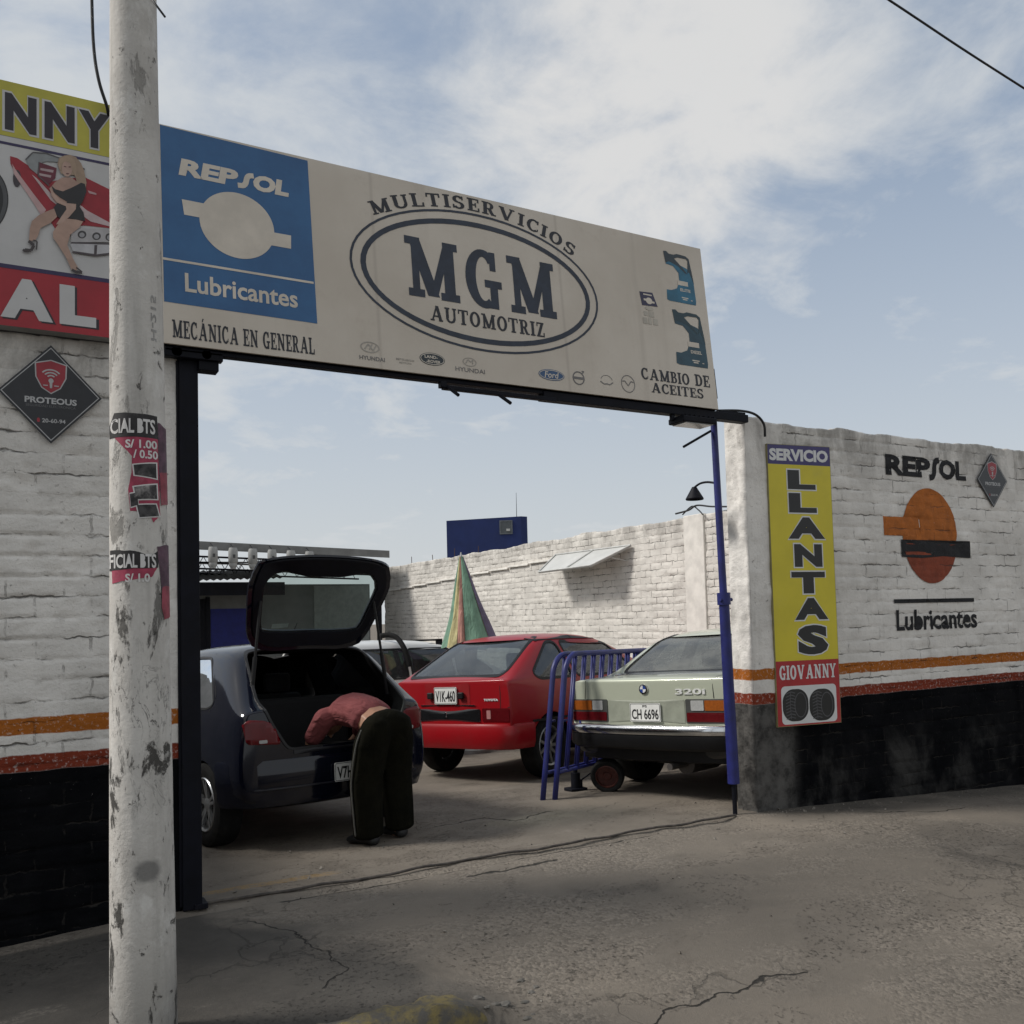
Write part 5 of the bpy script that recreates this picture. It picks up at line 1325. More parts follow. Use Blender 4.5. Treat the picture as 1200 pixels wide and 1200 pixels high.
# ---- main signboard over the gate
def main_board():
    r = thing("signboard", "long cream signboard with blue panel and oval emblem spanning the gate", "sign", (1.9, -.12, 3.115))
    B = Plane((-.1725, -.12, 3.115), (1, 0, 0), (0, .14, 1.3095)); W, H = 4.005, 1.312
    t = NT("aged_cream_banner"); n1 = t.noise(.9, 6, .6); n2 = t.noise(6, 8, .7)
    c = t.mix(t.ramp(n1, .3, .7), (.52, .455, .375), (.62, .555, .47))
    c = t.mix(t.mth('MULTIPLY', t.ramp(n2, .55, .8), .4), c, (.40, .33, .26))
    st = t.ramp(t.noise(1.4, 5, .6, 0, t.scaled(5, 1, .18, (2, 5, 1))), .56, .78, 0, .35)
    c = t.mix(st, c, (.36, .31, .25))
    cc = t.sep()
    fold = t.mth('MULTIPLY', t.ramp(t.mth('ABSOLUTE', t.mth('SUBTRACT', t.mth('FRACT', t.mth('MULTIPLY', cc[0], .72)), .42)), .014, .0), .35)
    c = t.mix(fold, c, (.34, .29, .24))
    t.col(c); t.b.inputs['Roughness'].default_value = .5; t.bump(t.mth('ADD', n2, t.mth('MULTIPLY', n1, 2)), .12, .01)
    obj("face", B.slabbox(0, 0, W, H, -.012, 0), t.m, r)
    obj("frame", join(B.slabbox(0, 0, W, .035, -.11, -.014), B.slabbox(0, H-.035, W, H, -.11, -.014), B.slabbox(0, .037, .035, H-.037, -.11, -.014), B.slabbox(W-.035, .037, W, H-.037, -.11, -.014),
        *[B.slabbox(x, .037, x+.03, H-.037, -.10, -.016) for x in (1.0, 2.0, 3.0)]), STEEL_DARK, r)
    t2 = NT("print_blue"); n = t2.noise(3, 7, .7)
    t2.col(t2.mix(t2.ramp(n, .3, .7), (.016, .085, .215), (.024, .115, .27))); t2.b.inputs['Roughness'].default_value = .4
    bl = art(B, "blue_panel", [[(.006, .24), (.873, .236), (.862, 1.293), (.006, 1.306)]], .0015, t2.m, r)
    cream = flatmat("print_cream", (.60, .535, .45), .5, var=.1, scale=5, dirt=((.45, .38, .30), .4))
    x0, x1, y0, y1 = .10, .735, 1.02, 1.125
    sx = x0+(x1-x0)*.535; wd = (x1-x0)*.125; h = y1-y0
    sp = [(sx+wd*1.10, y1-.014), (sx+wd*.76, y1-.018), (sx+wd*.60, y1-h*.32), (sx+wd*.48, y0+h*.3), (sx+wd*.30, y0+.014), (sx-wd*.10, y0+.011)]
    gS = tri2d(line_poly(sp, .032)+[ell(a, b, .015, .015, 10) for a, b in sp[1:-1]])
    def emb(bd, sh=.0):
        a = textbox("REP", x0, y0, x0+(x1-x0)*.53, y1, .05, .12); b = textbox("OL", x0+(x1-x0)*.665, y0, x1, y1, .06, .12)
        return [([(p[0], p[1], 0) for p in g[0]], g[1]) for g in (a, gS, b)]
    g = join(*emb(0)); obj("oil_maker_name", ([B.p(p[0], p[1], .003) for p in g[0]], g[1]), cream, bl, normals=False)
    art(B, "round_emblem", [ell(.422, .775, .214, .205, 56), [(.114, .872), (.29, .872), (.29, .780), (.125, .780)], [(.55, .772), (.737, .774), (.733, .688), (.55, .688)]], .003, cream, bl)
    art(B, "panel_rule", [rect(.004, .486, .862, .500)], .003, cream, bl)
    art(B, "panel_word", textbox("Lubricantes", .119, .315, .759, .428, .02), .003, cream, bl, True)
    g = tri2d(slab_text("MECÁNICA EN GENERAL", .10)); g = fit2d(g, .045, .036, .849, .168)
    art(B, "slogan_lettering", g, .002, INK, r, True)
    em = art(B, "oval_emblem", ring(2.031, .695, .932, .490, .016)+ring(2.031, .690, .862, .430, .036), .002, INK2, r)
    g = fit2d(tri2d(slab_text("MGM", .16, S=.24, sf=.13)), 1.475, .512, 2.600, .932); art(B, "emblem_letters", g, .002, INK2, em, True)
    g = fit2d(tri2d(slab_text("AUTOMOTRIZ", .13)), 1.625, .368, 2.485, .475); art(B, "emblem_word", g, .002, INK, em, True)
    # arched name over the oval
    s = "MULTISERVICIOS"; ps = []; ws = [slab(ch)[1] for ch in s]; gap = .14; tot = sum(ws)+gap*(len(s)-1); x = 0
    ca, cb = .95, .495
    a0, a1 = 142, 38.5
    # even spacing by arc length
    arc = [(a0+(a1-a0)*k/400) for k in range(401)]; L = [0]
    pt = lambda a: (2.031+ca*math.cos(R(a)), .695+cb*math.sin(R(a)))
    for k in range(400): L.append(L[-1]+math.dist(pt(arc[k]), pt(arc[k+1])))
    for ch, wd in zip(s, ws):
        mid = (x+wd/2)/tot*L[-1]; k = max(i for i in range(401) if L[i] <= mid+1e-9); k = min(k, 399)
        p, q = pt(arc[k]), pt(arc[k+1]); th = math.atan2(q[1]-p[1], q[0]-p[0])*.8; sc = L[-1]/tot
        for po in slab(ch)[0]:
            ps.append([(p[0]+((u-wd/2)*sc)*math.cos(th)-(v*.092+.012)*math.sin(th), p[1]+((u-wd/2)*sc)*math.sin(th)+(v*.092+.012)*math.cos(th)) for u, v in po])
        x += wd+gap
    art(B, "arched_name", ps, .002, INK, r)
    g = fit2d(tri2d(slab_text("CAMBIO", .10)), 3.292, .162, 3.745, .252); art(B, "service_lettering", g, .002, INK, r, True)
    g = fit2d(tri2d(slab_text("DE", .10)), 3.80, .166, 3.945, .258); art(B, "service_lettering", g, .002, INK, r, True)
    g = fit2d(tri2d(slab_text("ACEITES", .10)), 3.372, .068, 3.868, .146); art(B, "service_lettering", g, .002, INK, r, True)
    # oil cans
    def can(x, y, wd, ht, top, low, name):
        tr_ = lambda p: [(x+a*wd, y+b*ht) for a, b in p]
        base = [(.03, .02), (.12, 0), (.98, .0), (1.0, .08), (.98, .45), (.86, .66), (.80, .72), (.60, .76), (.22, .80), (.12, .78), (.10, .74), (.34, .72), (.50, .60), (.50, .44), (.40, .28), (.20, .22), (.05, .22)]
        c1 = art(B, "oil_can_print", [tr_(base)], .002, low, r)
        up_ = [(.06, .99), (.16, 1.0), (.24, .955), (.40, .955), (.50, .985), (.80, .975), (.90, .93), (.965, .60), (.99, .42), (.90, .60), (.86, .66), (.80, .62), (.855, .88), (.80, .92), (.52, .915), (.40, .88), (.62, .74), (.80, .61), (.72, .62), (.50, .74), (.22, .80), (.10, .76)]
        art(B, "can_handle", [tr_(up_)], .0026, top, c1)
        art(B, "can_label", [tr_(rect(.44, .355, .78, .445))], .0026, cream, c1)
        tt = textbox(name, x+.50*wd, y+.235*ht, x+.84*wd, y+.295*ht, .03); art(B, "can_word", tt, .0026, cream, c1, True)
        art(B, "can_small_print", [tr_(rect(.52, .10, .74, .12)), tr_(rect(.55, .065, .70, .085)), tr_(rect(.82, .07, .88, .085))], .0026, cream, c1)
    can(3.605, .822, .295, .405, flatmat("can_dark", (.03, .045, .055), .5), flatmat("can_teal", (.022, .135, .22), .45, var=.2), "ELITE")
    can(3.630, .318, .320, .440, flatmat("can_green_dark", (.022, .05, .062), .5), flatmat("can_slate", (.020, .062, .088), .45, var=.2), "DIESEL")
    stc = art(B, "small_sticker", [[(3.352, .850), (3.475, .858), (3.512, .752), (3.366, .744)]], .002, flatmat("sticker_violet", (.035, .032, .07), .5), r)
    art(B, "sticker_emblem", [ell(3.435, .787, .030, .026, 24), rect(3.385, .784, 3.43, .800), rect(3.44, .772, 3.485, .787), rect(3.385, .829, 3.465, .839)], .003, cream, stc)
    art(B, "faded_print", [rect(3.375, .665, 3.41, .70), rect(3.42, .66, 3.47, .705), rect(3.36, .60, 3.40, .65), rect(3.41, .60, 3.44, .652), rect(3.455, .602, 3.50, .65), ell(3.43, .725, .04, .016, 16)], .002, flatmat("faded_print", (.44, .40, .335), .55), r)
    # row of car makers along the bottom edge
    gm = flatmat("logo_grey", (.16, .15, .145), .55); gl_ = flatmat("logo_light_grey", (.34, .31, .27), .55); dk = flatmat("logo_dark", (.026, .036, .042), .5); fb = flatmat("logo_blue", (.035, .085, .18), .5)
    art(B, "maker_logo", ring(1.20, .130, .062, .036, .007, 36)+line_poly([(1.165, .115), (1.19, .15), (1.205, .13), (1.195, .115)], .008)+line_poly([(1.215, .152), (1.205, .13), (1.22, .11), (1.24, .145)], .008), .002, gl_, r)
    art(B, "maker_word", textbox("HYUNDAI", 1.128, .045, 1.293, .072, .02), .002, gm, r, True)
    art(B, "maker_word", textbox("MITSUBISHI", 1.37, .070, 1.49, .084, .01), .002, gl_, r, True); art(B, "maker_word", textbox("MOTORS", 1.39, .050, 1.47, .062, .01), .002, gl_, r, True)
    o_ = art(B, "maker_logo", [ell(1.618, .105, .088, .042, 40)], .002, dk, r)
    art(B, "maker_word", textbox("LAND-", 1.565, .108, 1.655, .128, .03), .003, cream, o_, True); art(B, "maker_word", textbox("-ROVER", 1.575, .078, 1.675, .098, .03), .003, cream, o_, True)
    art(B, "logo_rim", ring(1.618, .105, .083, .038, .004, 40), .003, cream, o_)
    art(B, "maker_logo", ring(1.885, .118, .050, .030, .005, 36)+line_poly([(1.855, .105), (1.875, .135), (1.892, .118), (1.91, .135), (1.905, .105)], .006), .002, gl_, r)
    art(B, "maker_word", textbox("HYUNDAI", 1.778, .047, 1.993, .077, .01), .002, gm, r, True)
    o_ = art(B, "maker_logo", [ell(2.512, .102, .104, .040, 40)], .002, fb, r)
    art(B, "logo_rim", ring(2.512, .102, .098, .035, .004, 40), .003, cream, o_); art(B, "maker_word", textbox("Ford", 2.455, .080, 2.57, .124, .01, .2), .003, cream, o_, True)
    art(B, "maker_logo", ring(2.735, .105, .050, .050, .009, 40)+[rect(2.69, .096, 2.785, .114)]+line_poly([(2.765, .14), (2.785, .158), (2.765, .158)], .008), .002, gm, r)
    art(B, "maker_logo", line_poly([(2.92, .105), (2.95, .085), (2.975, .09), (3.0, .085), (3.03, .105)], .008)+ring(2.975, .105, .055, .05, .004, 36, 20, 160), .002, gm, r)
    art(B, "maker_logo", ring(3.163, .110, .062, .066, .006, 40)+line_poly([(3.112, .125), (3.135, .13), (3.163, .095), (3.19, .13), (3.214, .125)], .007), .002, gm, r)
    # steel beam under the board
    obj("support_beam", join(box(2.28, 4.16, -.10, -.02, 3.045, 3.105, .004), box(-.16, 2.28, -.09, -.03, 3.085, 3.109, .003), box(3.9, 4.17, -.06, .02, 3.107, 3.132, .004)), STEEL_DARK, r)
    obj("edge_channel", join(B.slabbox(W+.002, .10, W+.035, .34, -.10, -.03), B.slabbox(W+.002, .95, W+.02, 1.12, -.08, -.03)), STEEL_DARK, r)
main_board()
def lamp_rack():
    r = thing("lamp_bracket", "empty dark steel lamp bracket hanging under the middle of the signboard", "bracket", (1.95, -.08, 3.05))
    obj("rail", join(box(1.52, 2.37, -.115, -.075, 3.035, 3.062, .003), box(1.50, 1.54, -.12, -.07, 3.045, 3.084, .003)), STEEL_DARK, r)
    obj("arm", tube([(1.545, -.10, 3.06), (1.57, -.22, 2.975)], .012, 8), STEEL_DARK, r); obj("arm", tube([(1.93, -.10, 3.04), (1.96, -.20, 2.965)], .012, 8), STEEL_DARK, r)
    r = thing("floodlight", "flat dark floodlight fixed under the right end of the signboard", "floodlight", (3.58, -.1, 3.02))
    obj("housing", join(box(3.42, 3.745, -.20, -.02, 2.975, 3.02, .008), *[box(3.45+i*.045, 3.465+i*.045, -.19, -.03, 3.02, 3.032) for i in range(7)]), STEEL_DARK, r)
    obj("lens", box(3.45, 3.715, -.185, -.035, 2.968, 2.9745), flatmat("lamp_lens", (.25, .26, .26), .2), r)
    obj("mount_arm", join(box(3.40, 3.43, -.09, -.06, 3.0, 3.044, .002), box(3.73, 3.76, -.09, -.06, 3.0, 3.044, .002)), STEEL_DARK, r)
    o = obj("stay_rod", tube([(3.62, .05, 2.84), (3.90, .05, 2.985)], .010, 8), STEEL_DARK); tag(o, "thin dark stay rod slanting to the top of the blue gate post", "rod")
    r = thing("lamp", "small dark conical lamp just behind the blue gate post", "lamp", (3.90, .30, 2.52))
    obj("lamp_shade", lathe([(2.475, .070), (2.485, .073), (2.555, .032), (2.58, .018), (2.58, .001)], 24, 'z', (3.93, .30, 0)), STEEL_DARK, r, 40)
    obj("mount_arm", tube([(3.93, .30, 2.575), (3.94, .24, 2.60), (3.945, .16, 2.60), (3.945, .07, 2.58)], .009, 8, 4), STEEL_DARK, r)
lamp_rack()

# ---- left billboard
def billboard():
    r = thing("billboard", "tyre shop billboard with yellow top and red base, on the left wall behind the pole", "sign", (-.9, -.1, 3.1))
    Bl = Plane((0, -.10, 0), (1, 0, 0), (0, 0, 1)); X0, X1 = -1.75, -.425
    cfr = flatmat("billboard_frame", (.04, .04, .045), .5)
    obj("frame", box(X0, X1, -.012, .05, 3.11, 4.398, .003), cfr, r)
    yel = flatmat("print_yellow", (.46, .415, .055), .5, var=.1, scale=4, dirt=((.28, .25, .2), .3)); red = flatmat("print_red", (.34, .018, .028), .5, var=.12, scale=4, dirt=((.28, .25, .2), .3)); wht = flatmat("print_white", (.52, .51, .50), .5, var=.06, scale=4, dirt=((.28, .25, .2), .3)); nav = flatmat("print_navy", (.030, .022, .075), .5); blk = flatmat("print_black", (.022, .018, .024), .5)
    Bl.o = Vector((0, -.0985, 0))
    obj("backing", box(X0+.002, X1-.002, -.0975, -.014, 3.112, 4.396), flatmat("backing_board", (.25, .25, .24), .6), r)
    yp = art(Bl, "yellow_band", [rect(X0+.002, 4.105, X1-.002, 4.396)], .0, yel, r)
    pic = art(Bl, "picture_panel", [rect(X0+.002, 3.43, X1-.002, 4.102)], .0, wht, r)
    rb = art(Bl, "red_band", [rect(X0+.002, 3.112, X1-.002, 3.425)], .0, red, r)
    art(Bl, "navy_rule", [rect(X0+.002, 3.41, X1-.002, 3.432)], .0012, nav, r); art(Bl, "navy_rule", [rect(X0+.002, 4.058, X1-.002, 4.072)], .0012, nav, r)
    halo = wht
    for ch, a, b in (("N", -.937, -.792), ("N", -.755, -.612), ("Y", -.592, -.440)):
        g = textbox(ch, a-.012, 4.128, b+.012, 4.345, .085); art(Bl, "letter_outline", g, .0012, halo, yp, True)
        g = textbox(ch, a, 4.138, b, 4.335, .055); art(Bl, "letter", g, .0022, blk, yp, True)
    for ch, a, b in (("A", -.955, -.715), ("L", -.685, -.51)):
        g = textbox(ch, a+.008, 3.147, b+.014, 3.360, .06); art(Bl, "letter_outline", g, .0012, blk, rb, True)
        g = textbox(ch, a, 3.155, b, 3.366, .06); art(Bl, "letter", g, .0022, wht, rb, True)
    # printed picture: tyre, red convertible and a model in black
    def m_(p):
        o = []
        for cx, cy in p:
            x, y = cx/5.714, 140+cy/5.714; yt = 93+.228*x; yb = 380+.134*x
            o.append((-.959+x*.00403, 4.397-(y-yt)/(yb-yt)*1.287))
        return o
    K = [0]
    def a(name, polys, c, par, rough=.5, var=.12):
        K[0] += 1
        return art(Bl, name, [m_(p) for p in polys], .0010+K[0]*.0004, flatmat("print_"+name+str(K[0]), c, rough, var=var, scale=12), par)
    ty = a("tyre_print", [ell(-150, 540, 205, 245, 60)], (.02, .02, .021), pic); a("tyre_tread", [ring(-150, 540, 198, 236, 26, 60)[0], ring(-150, 540, 198, 236, 26, 60)[1]], (.075, .075, .078), ty); a("tyre_rim", [ell(-165, 540, 120, 150, 48)], (.30, .30, .31), ty)
    car = a("convertible_print", [[(65, 250), (110, 262), (200, 325), (330, 420), (460, 395), (570, 395), (735, 475), (735, 735), (560, 715), (480, 720), (375, 760), (300, 640), (205, 500), (95, 360), (68, 300)]], (.30, .018, .028), pic)
    a("rear_wheel", [ell(110, 400, 26, 58, 24)], (.05, .04, .045), car)
    a("side_flash", [[(78, 300), (100, 340), (230, 520), (300, 610), (270, 650), (200, 540), (90, 370)]], (.50, .33, .32), car)
    a("side_flash", [[(205, 372), (240, 400), (350, 520), (430, 580), (400, 600), (330, 545)]], (.50, .40, .39), car)
    a("bonnet_shine", [[(520, 570), (575, 615), (735, 700), (735, 725), (600, 690), (545, 650)]], (.52, .40, .40), car)
    a("bonnet_shine", [[(580, 480), (640, 500), (640, 512), (590, 500)]], (.45, .28, .28), car)
    a("windscreen_print", [[(165, 275), (212, 228), (300, 232), (385, 262), (385, 290), (300, 285), (255, 300), (250, 380), (190, 330)]], (.25, .26, .26), car)
    a("cabin_print", [[(250, 290), (370, 330), (360, 400), (310, 445), (240, 380)]], (.13, .02, .035), car)
    a("seat_print", [[(262, 330), (350, 345), (345, 362), (262, 345)], [(255, 365), (335, 380), (330, 396), (255, 380)]], (.40, .30, .30), car)
    a("screen_frame", line_poly([(165, 275), (212, 226), (300, 232), (385, 262), (470, 285), (560, 340)], 9)+line_poly([(252, 290), (250, 385), (320, 450)], 7), (.09, .085, .085), car)
    a("grille_print", [[(470, 735), (735, 742), (735, 830), (465, 828)]], (.42, .40, .40), car)
    a("headlamp_print", [ell(540, 778, 30, 26, 24), ell(640, 790, 30, 26, 24), ell(728, 797, 26, 26, 24)], (.06, .055, .055), car)
    a("headlamp_glass", [ell(540, 781, 18, 16, 20), ell(640, 793, 18, 16, 20), ell(728, 800, 15, 16, 20)], (.34, .33, .34), car)
    a("bumper_print", [[(458, 838), (735, 850), (735, 905), (640, 915), (480, 890)]], (.46, .45, .46), car)
    a("bumper_shade", [[(470, 828), (735, 838), (735, 848), (460, 838)], [(480, 888), (640, 912), (735, 902), (735, 915), (630, 925), (470, 898)], [(625, 850), (645, 850), (640, 912), (622, 912)]], (.07, .055, .06), car)
    fig = a("model_print", [[(405, 395), (360, 425), (335, 455), (320, 470), (340, 520), (385, 555), (440, 575), (500, 575), (555, 480), (550, 440), (500, 420), (470, 395)]], (.40, .255, .20), pic)
    a("hair", [[(385, 265), (420, 248), (460, 243), (500, 258), (535, 300), (555, 350), (572, 430), (565, 480), (540, 445), (505, 425), (490, 380), (400, 370), (385, 340), (375, 300)]], (.33, .235, .165), fig)
    a("face", [ell(440, 335, 36, 56, 28)], (.42, .28, .225), fig)
    a("face_marks", [[(418, 318), (434, 322), (434, 328), (418, 325)], [(450, 322), (466, 322), (466, 328), (450, 329)], [(432, 366), (454, 368), (450, 376), (436, 375)]], (.12, .05, .045), fig)
    a("hair_front", [[(400, 258), (440, 250), (490, 275), (505, 340), (500, 400), (480, 360), (462, 300), (430, 285), (405, 300), (395, 350), (382, 320), (385, 285)]], (.37, .265, .185), fig)
    a("dress", [[(335, 452), (360, 475), (410, 490), (470, 465), (535, 432), (560, 440), (572, 490), (545, 560), (522, 590), (550, 630), (562, 690), (500, 680), (440, 668), (385, 668), (360, 640), (348, 600), (372, 568), (430, 575), (440, 560), (390, 530), (350, 495)]], (.022, .021, .023), fig)
    a("leg", [[(352, 605), (372, 660), (330, 700), (262, 735), (245, 790), (225, 820), (188, 818), (192, 740), (205, 690), (250, 650), (300, 625)]], (.40, .26, .20), fig)
    a("leg", [[(430, 672), (500, 680), (548, 692), (520, 735), (460, 780), (440, 850), (478, 940), (515, 1005), (500, 1020), (468, 1015), (430, 930), (380, 850), (345, 800), (345, 760), (380, 710)]], (.41, .27, .21), fig)
    a("arm", [[(325, 470), (352, 500), (395, 555), (440, 570), (500, 575), (498, 610), (455, 660), (405, 705), (365, 712), (400, 660), (435, 610), (430, 590), (370, 565), (335, 520)]], (.43, .29, .23), fig)
    a("shoe", line_poly([(185, 822), (220, 850), (200, 885), (160, 880), (150, 890)], 20)+line_poly([(215, 815), (240, 825), (236, 880)], 9)+[ell(172, 886, 26, 12, 20)], (.05, .04, .04), fig)
    a("shoe", line_poly([(470, 1015), (500, 1030), (540, 1035)], 18)+line_poly([(500, 1000), (540, 1030)], 9), (.05, .04, .04), fig)
billboard()

# ---- security diamonds
def diamond(cx, cz, hw, hh, y, label):
    r = thing("security_sign", label, "sign", (cx, y, cz))
    Dp = Plane((cx, y-.006, cz), (1, 0, 0), (0, 0, 1))
    body = flatmat("sign_black", (.014, .015, .019), .35, var=.2); wt = flatmat("sign_grey_white", (.42, .42, .42), .5); rd = flatmat("sign_red", (.30, .022, .035), .45)
    dm = lambda k: [(0, -hh*k), (hw*k, 0), (0, hh*k), (-hw*k, 0)]
    obj("panel", fixn(join(([(cx+a, y, cz+b) for a, b in dm(1)]+[(cx+a, y-.006, cz+b) for a, b in dm(1)], [(0, 1, 2, 3), (7, 6, 5, 4)]+[(k, (k+1) % 4, (k+1) % 4+4, k+4) for k in range(4)]))), body, r)
    art(Dp, "border", outline_ring(dm(.925), .006), .0012, wt, r)
    sh = [(-.30, .62), (0, .70), (.30, .62), (.29, .34), (.18, .12), (0, .0), (-.18, .12), (-.29, .34)]
    s1 = art(Dp, "shield", [[(a*hw*1.04, b*hh) for a, b in sh]], .0012, wt, r)
    art(Dp, "shield_field", [[(a*hw*.95, (b-.35)*.93*hh+.35*hh) for a, b in sh]], .0022, rd, s1)
    art(Dp, "shield_waves", sum([ring(0, .30*hh, q*hw, q*hh*.9, .03*hw, 20, 40, 140) for q in (.10, .165, .23)], [])+[ell(0, .27*hh, .05*hw, .05*hh, 14), [(-.02*hw, .12*hh), (.02*hw, .12*hh), (.03*hw, .25*hh), (-.03*hw, .25*hh)], rect(-.15*hw, .16*hh, -.06*hw, .18*hh), rect(.06*hw, .16*hh, .15*hw, .18*hh)], .0032, wt, s1)
    art(Dp, "sign_word", textbox("PROTEOUS", -.50*hw, -.20*hh, .50*hw, -.075*hh, .035), .0012, wt, r, True)
    art(Dp, "sign_small_word", textbox("SEGURIDAD ELECTRONICA", -.48*hw, -.275*hh, .48*hw, -.225*hh, .0), .0012, flatmat("sign_dim", (.13, .13, .135), .5), r, True)
    art(Dp, "sign_number", textbox("20-60-94", -.17*hw, -.585*hh, .28*hw, -.50*hh, .02), .0012, wt, r, True)
    art(Dp, "phone_mark", [ell(-.24*hw, -.54*hh, .03*hw, .045*hh, 16)], .0012, rd, r)
diamond(-.722, 2.795, .245, .262, -.018, "large black diamond sign with red shield on the left wall below the billboard")
diamond(7.385, 2.772, .235, .262, -.016, "small looking black diamond sign with red shield on the right wall beside painted lettering")

# ---- vertical tyre sign
def llantas():
    r = thing("shop_sign", "tall yellow vertical tyre sign with purple top and red foot on right wall", "sign", (4.8, -.05, .63))
    Lp = Plane((4.415, -.03, .64), (.60, -.09, 0), (.0, 0, 1)); W, H = .625, 2.27
    obj("panel", Lp.slabbox(0, 0, W, H, -.03, 0), flatmat("sign_edge", (.25, .22, .1), .5), r)
    Y = lambda c: H*(1-(c-225)/725); X = lambda u: u*W
    yel = flatmat("llantas_yellow", (.60, .50, .028), .42, var=.06, scale=3, dirt=((.28, .25, .2), .3)); pur = flatmat("llantas_purple", (.045, .036, .135), .42); red = flatmat("llantas_red", (.36, .018, .022), .42, dirt=((.28, .25, .2), .3)); wt = flatmat("llantas_white", (.62, .62, .61), .45, var=.05); bk = flatmat("llantas_black", (.014, .014, .014), .4)
    a_ = art(Lp, "purple_band", [rect(.004, Y(277), W-.004, H-.004)], .0012, pur, r); b_ = art(Lp, "yellow_band", [rect(.004, Y(784), W-.004, Y(277))], .0012, yel, r); c_ = art(Lp, "red_band", [rect(.004, .004, W-.004, Y(784))], .0012, red, r)
    art(Lp, "band_word", textbox("SERVICIO", X(.03), Y(268), X(.96), Y(236), .05), .0024, wt, a_, True)
    for ch, c0, c1, u0, u1 in (("L", 291, 341, .30, .74), ("L", 351, 402, .305, .745), ("A", 414, 470, .28, .86), ("N", 484, 543, .36, .80), ("T", 556, 612, .30, .83), ("A", 624, 680, .33, .86), ("S", 694, 770, .36, .84)):
        g = textbox(ch, X(u0)-.011, Y(c1)-.011, X(u1)+.011, Y(c0)+.011, .085); art(Lp, "letter_outline", g, .0024, wt, b_, True)
        g = textbox(ch, X(u0), Y(c1), X(u1), Y(c0), .06); art(Lp, "letter", g, .0036, bk, b_, True)
    g = fit2d(tri2d(slab_text("GIOVANNY".replace("Y", "V"), .10, S=.25, T=.16)), 0, 0, 1, 1)
    P8 = []; x = 0
    for ch in "GIOVANN":
        ps, wd = slab(ch, S=.25, T=.16); P8 += [[(p[0]+x, p[1]) for p in q] for q in ps]; x += wd+.08
    P8 += [[(x+.0, 1), (x+.28, 1), (x+.48, .46), (x+.32, .40)], [(x+.82, 1), (x+.62, 1), (x+.36, .42), (x+.48, .42)], rect(x+.30, 0, x+.54, .48), rect(x-.03, .9, x+.32, 1), rect(x+.56, .9, x+.86, 1), rect(x+.2, 0, x+.64, .1)]
    art(Lp, "shop_name", fit2d(tri2d(P8), X(.055), Y(832), X(.945), Y(795), ), .0024, wt, c_, True)
    art(Lp, "white_panel", [rrect(X(.07), Y(945), X(.935), Y(848), .035)], .0024, wt, c_)
    for k, (cx, cy) in enumerate(((.285, 897), (.70, 900))):
        tw, th = .125, .128
        o_ = art(Lp, "tyre_print", [rrect(X(cx)-tw, Y(cy)-th, X(cx)+tw, Y(cy)+th, .105, 10)], .0036, bk, c_)
        sg = flatmat("tyre_print_grey", (.09, .09, .095), .5); pl_ = []
        for j in range(9):
            yy = Y(cy)-th*.78+j*th*.195; pl_ += line_poly([(X(cx)-tw*.75, yy-.008), (X(cx)-tw*.35, yy+.008), (X(cx)-tw*.02, yy-.004)], .006)
        pl_ += line_poly([(X(cx)-tw*.38, Y(cy)-th*.85), (X(cx)-tw*.42, Y(cy)), (X(cx)-tw*.38, Y(cy)+th*.85)], .005)
        pl_ += ring(X(cx)+tw*.38, Y(cy), tw*.48, th*.78, .006, 40)
        art(Lp, "tread_print", pl_, .0046, sg, o_)
llantas()

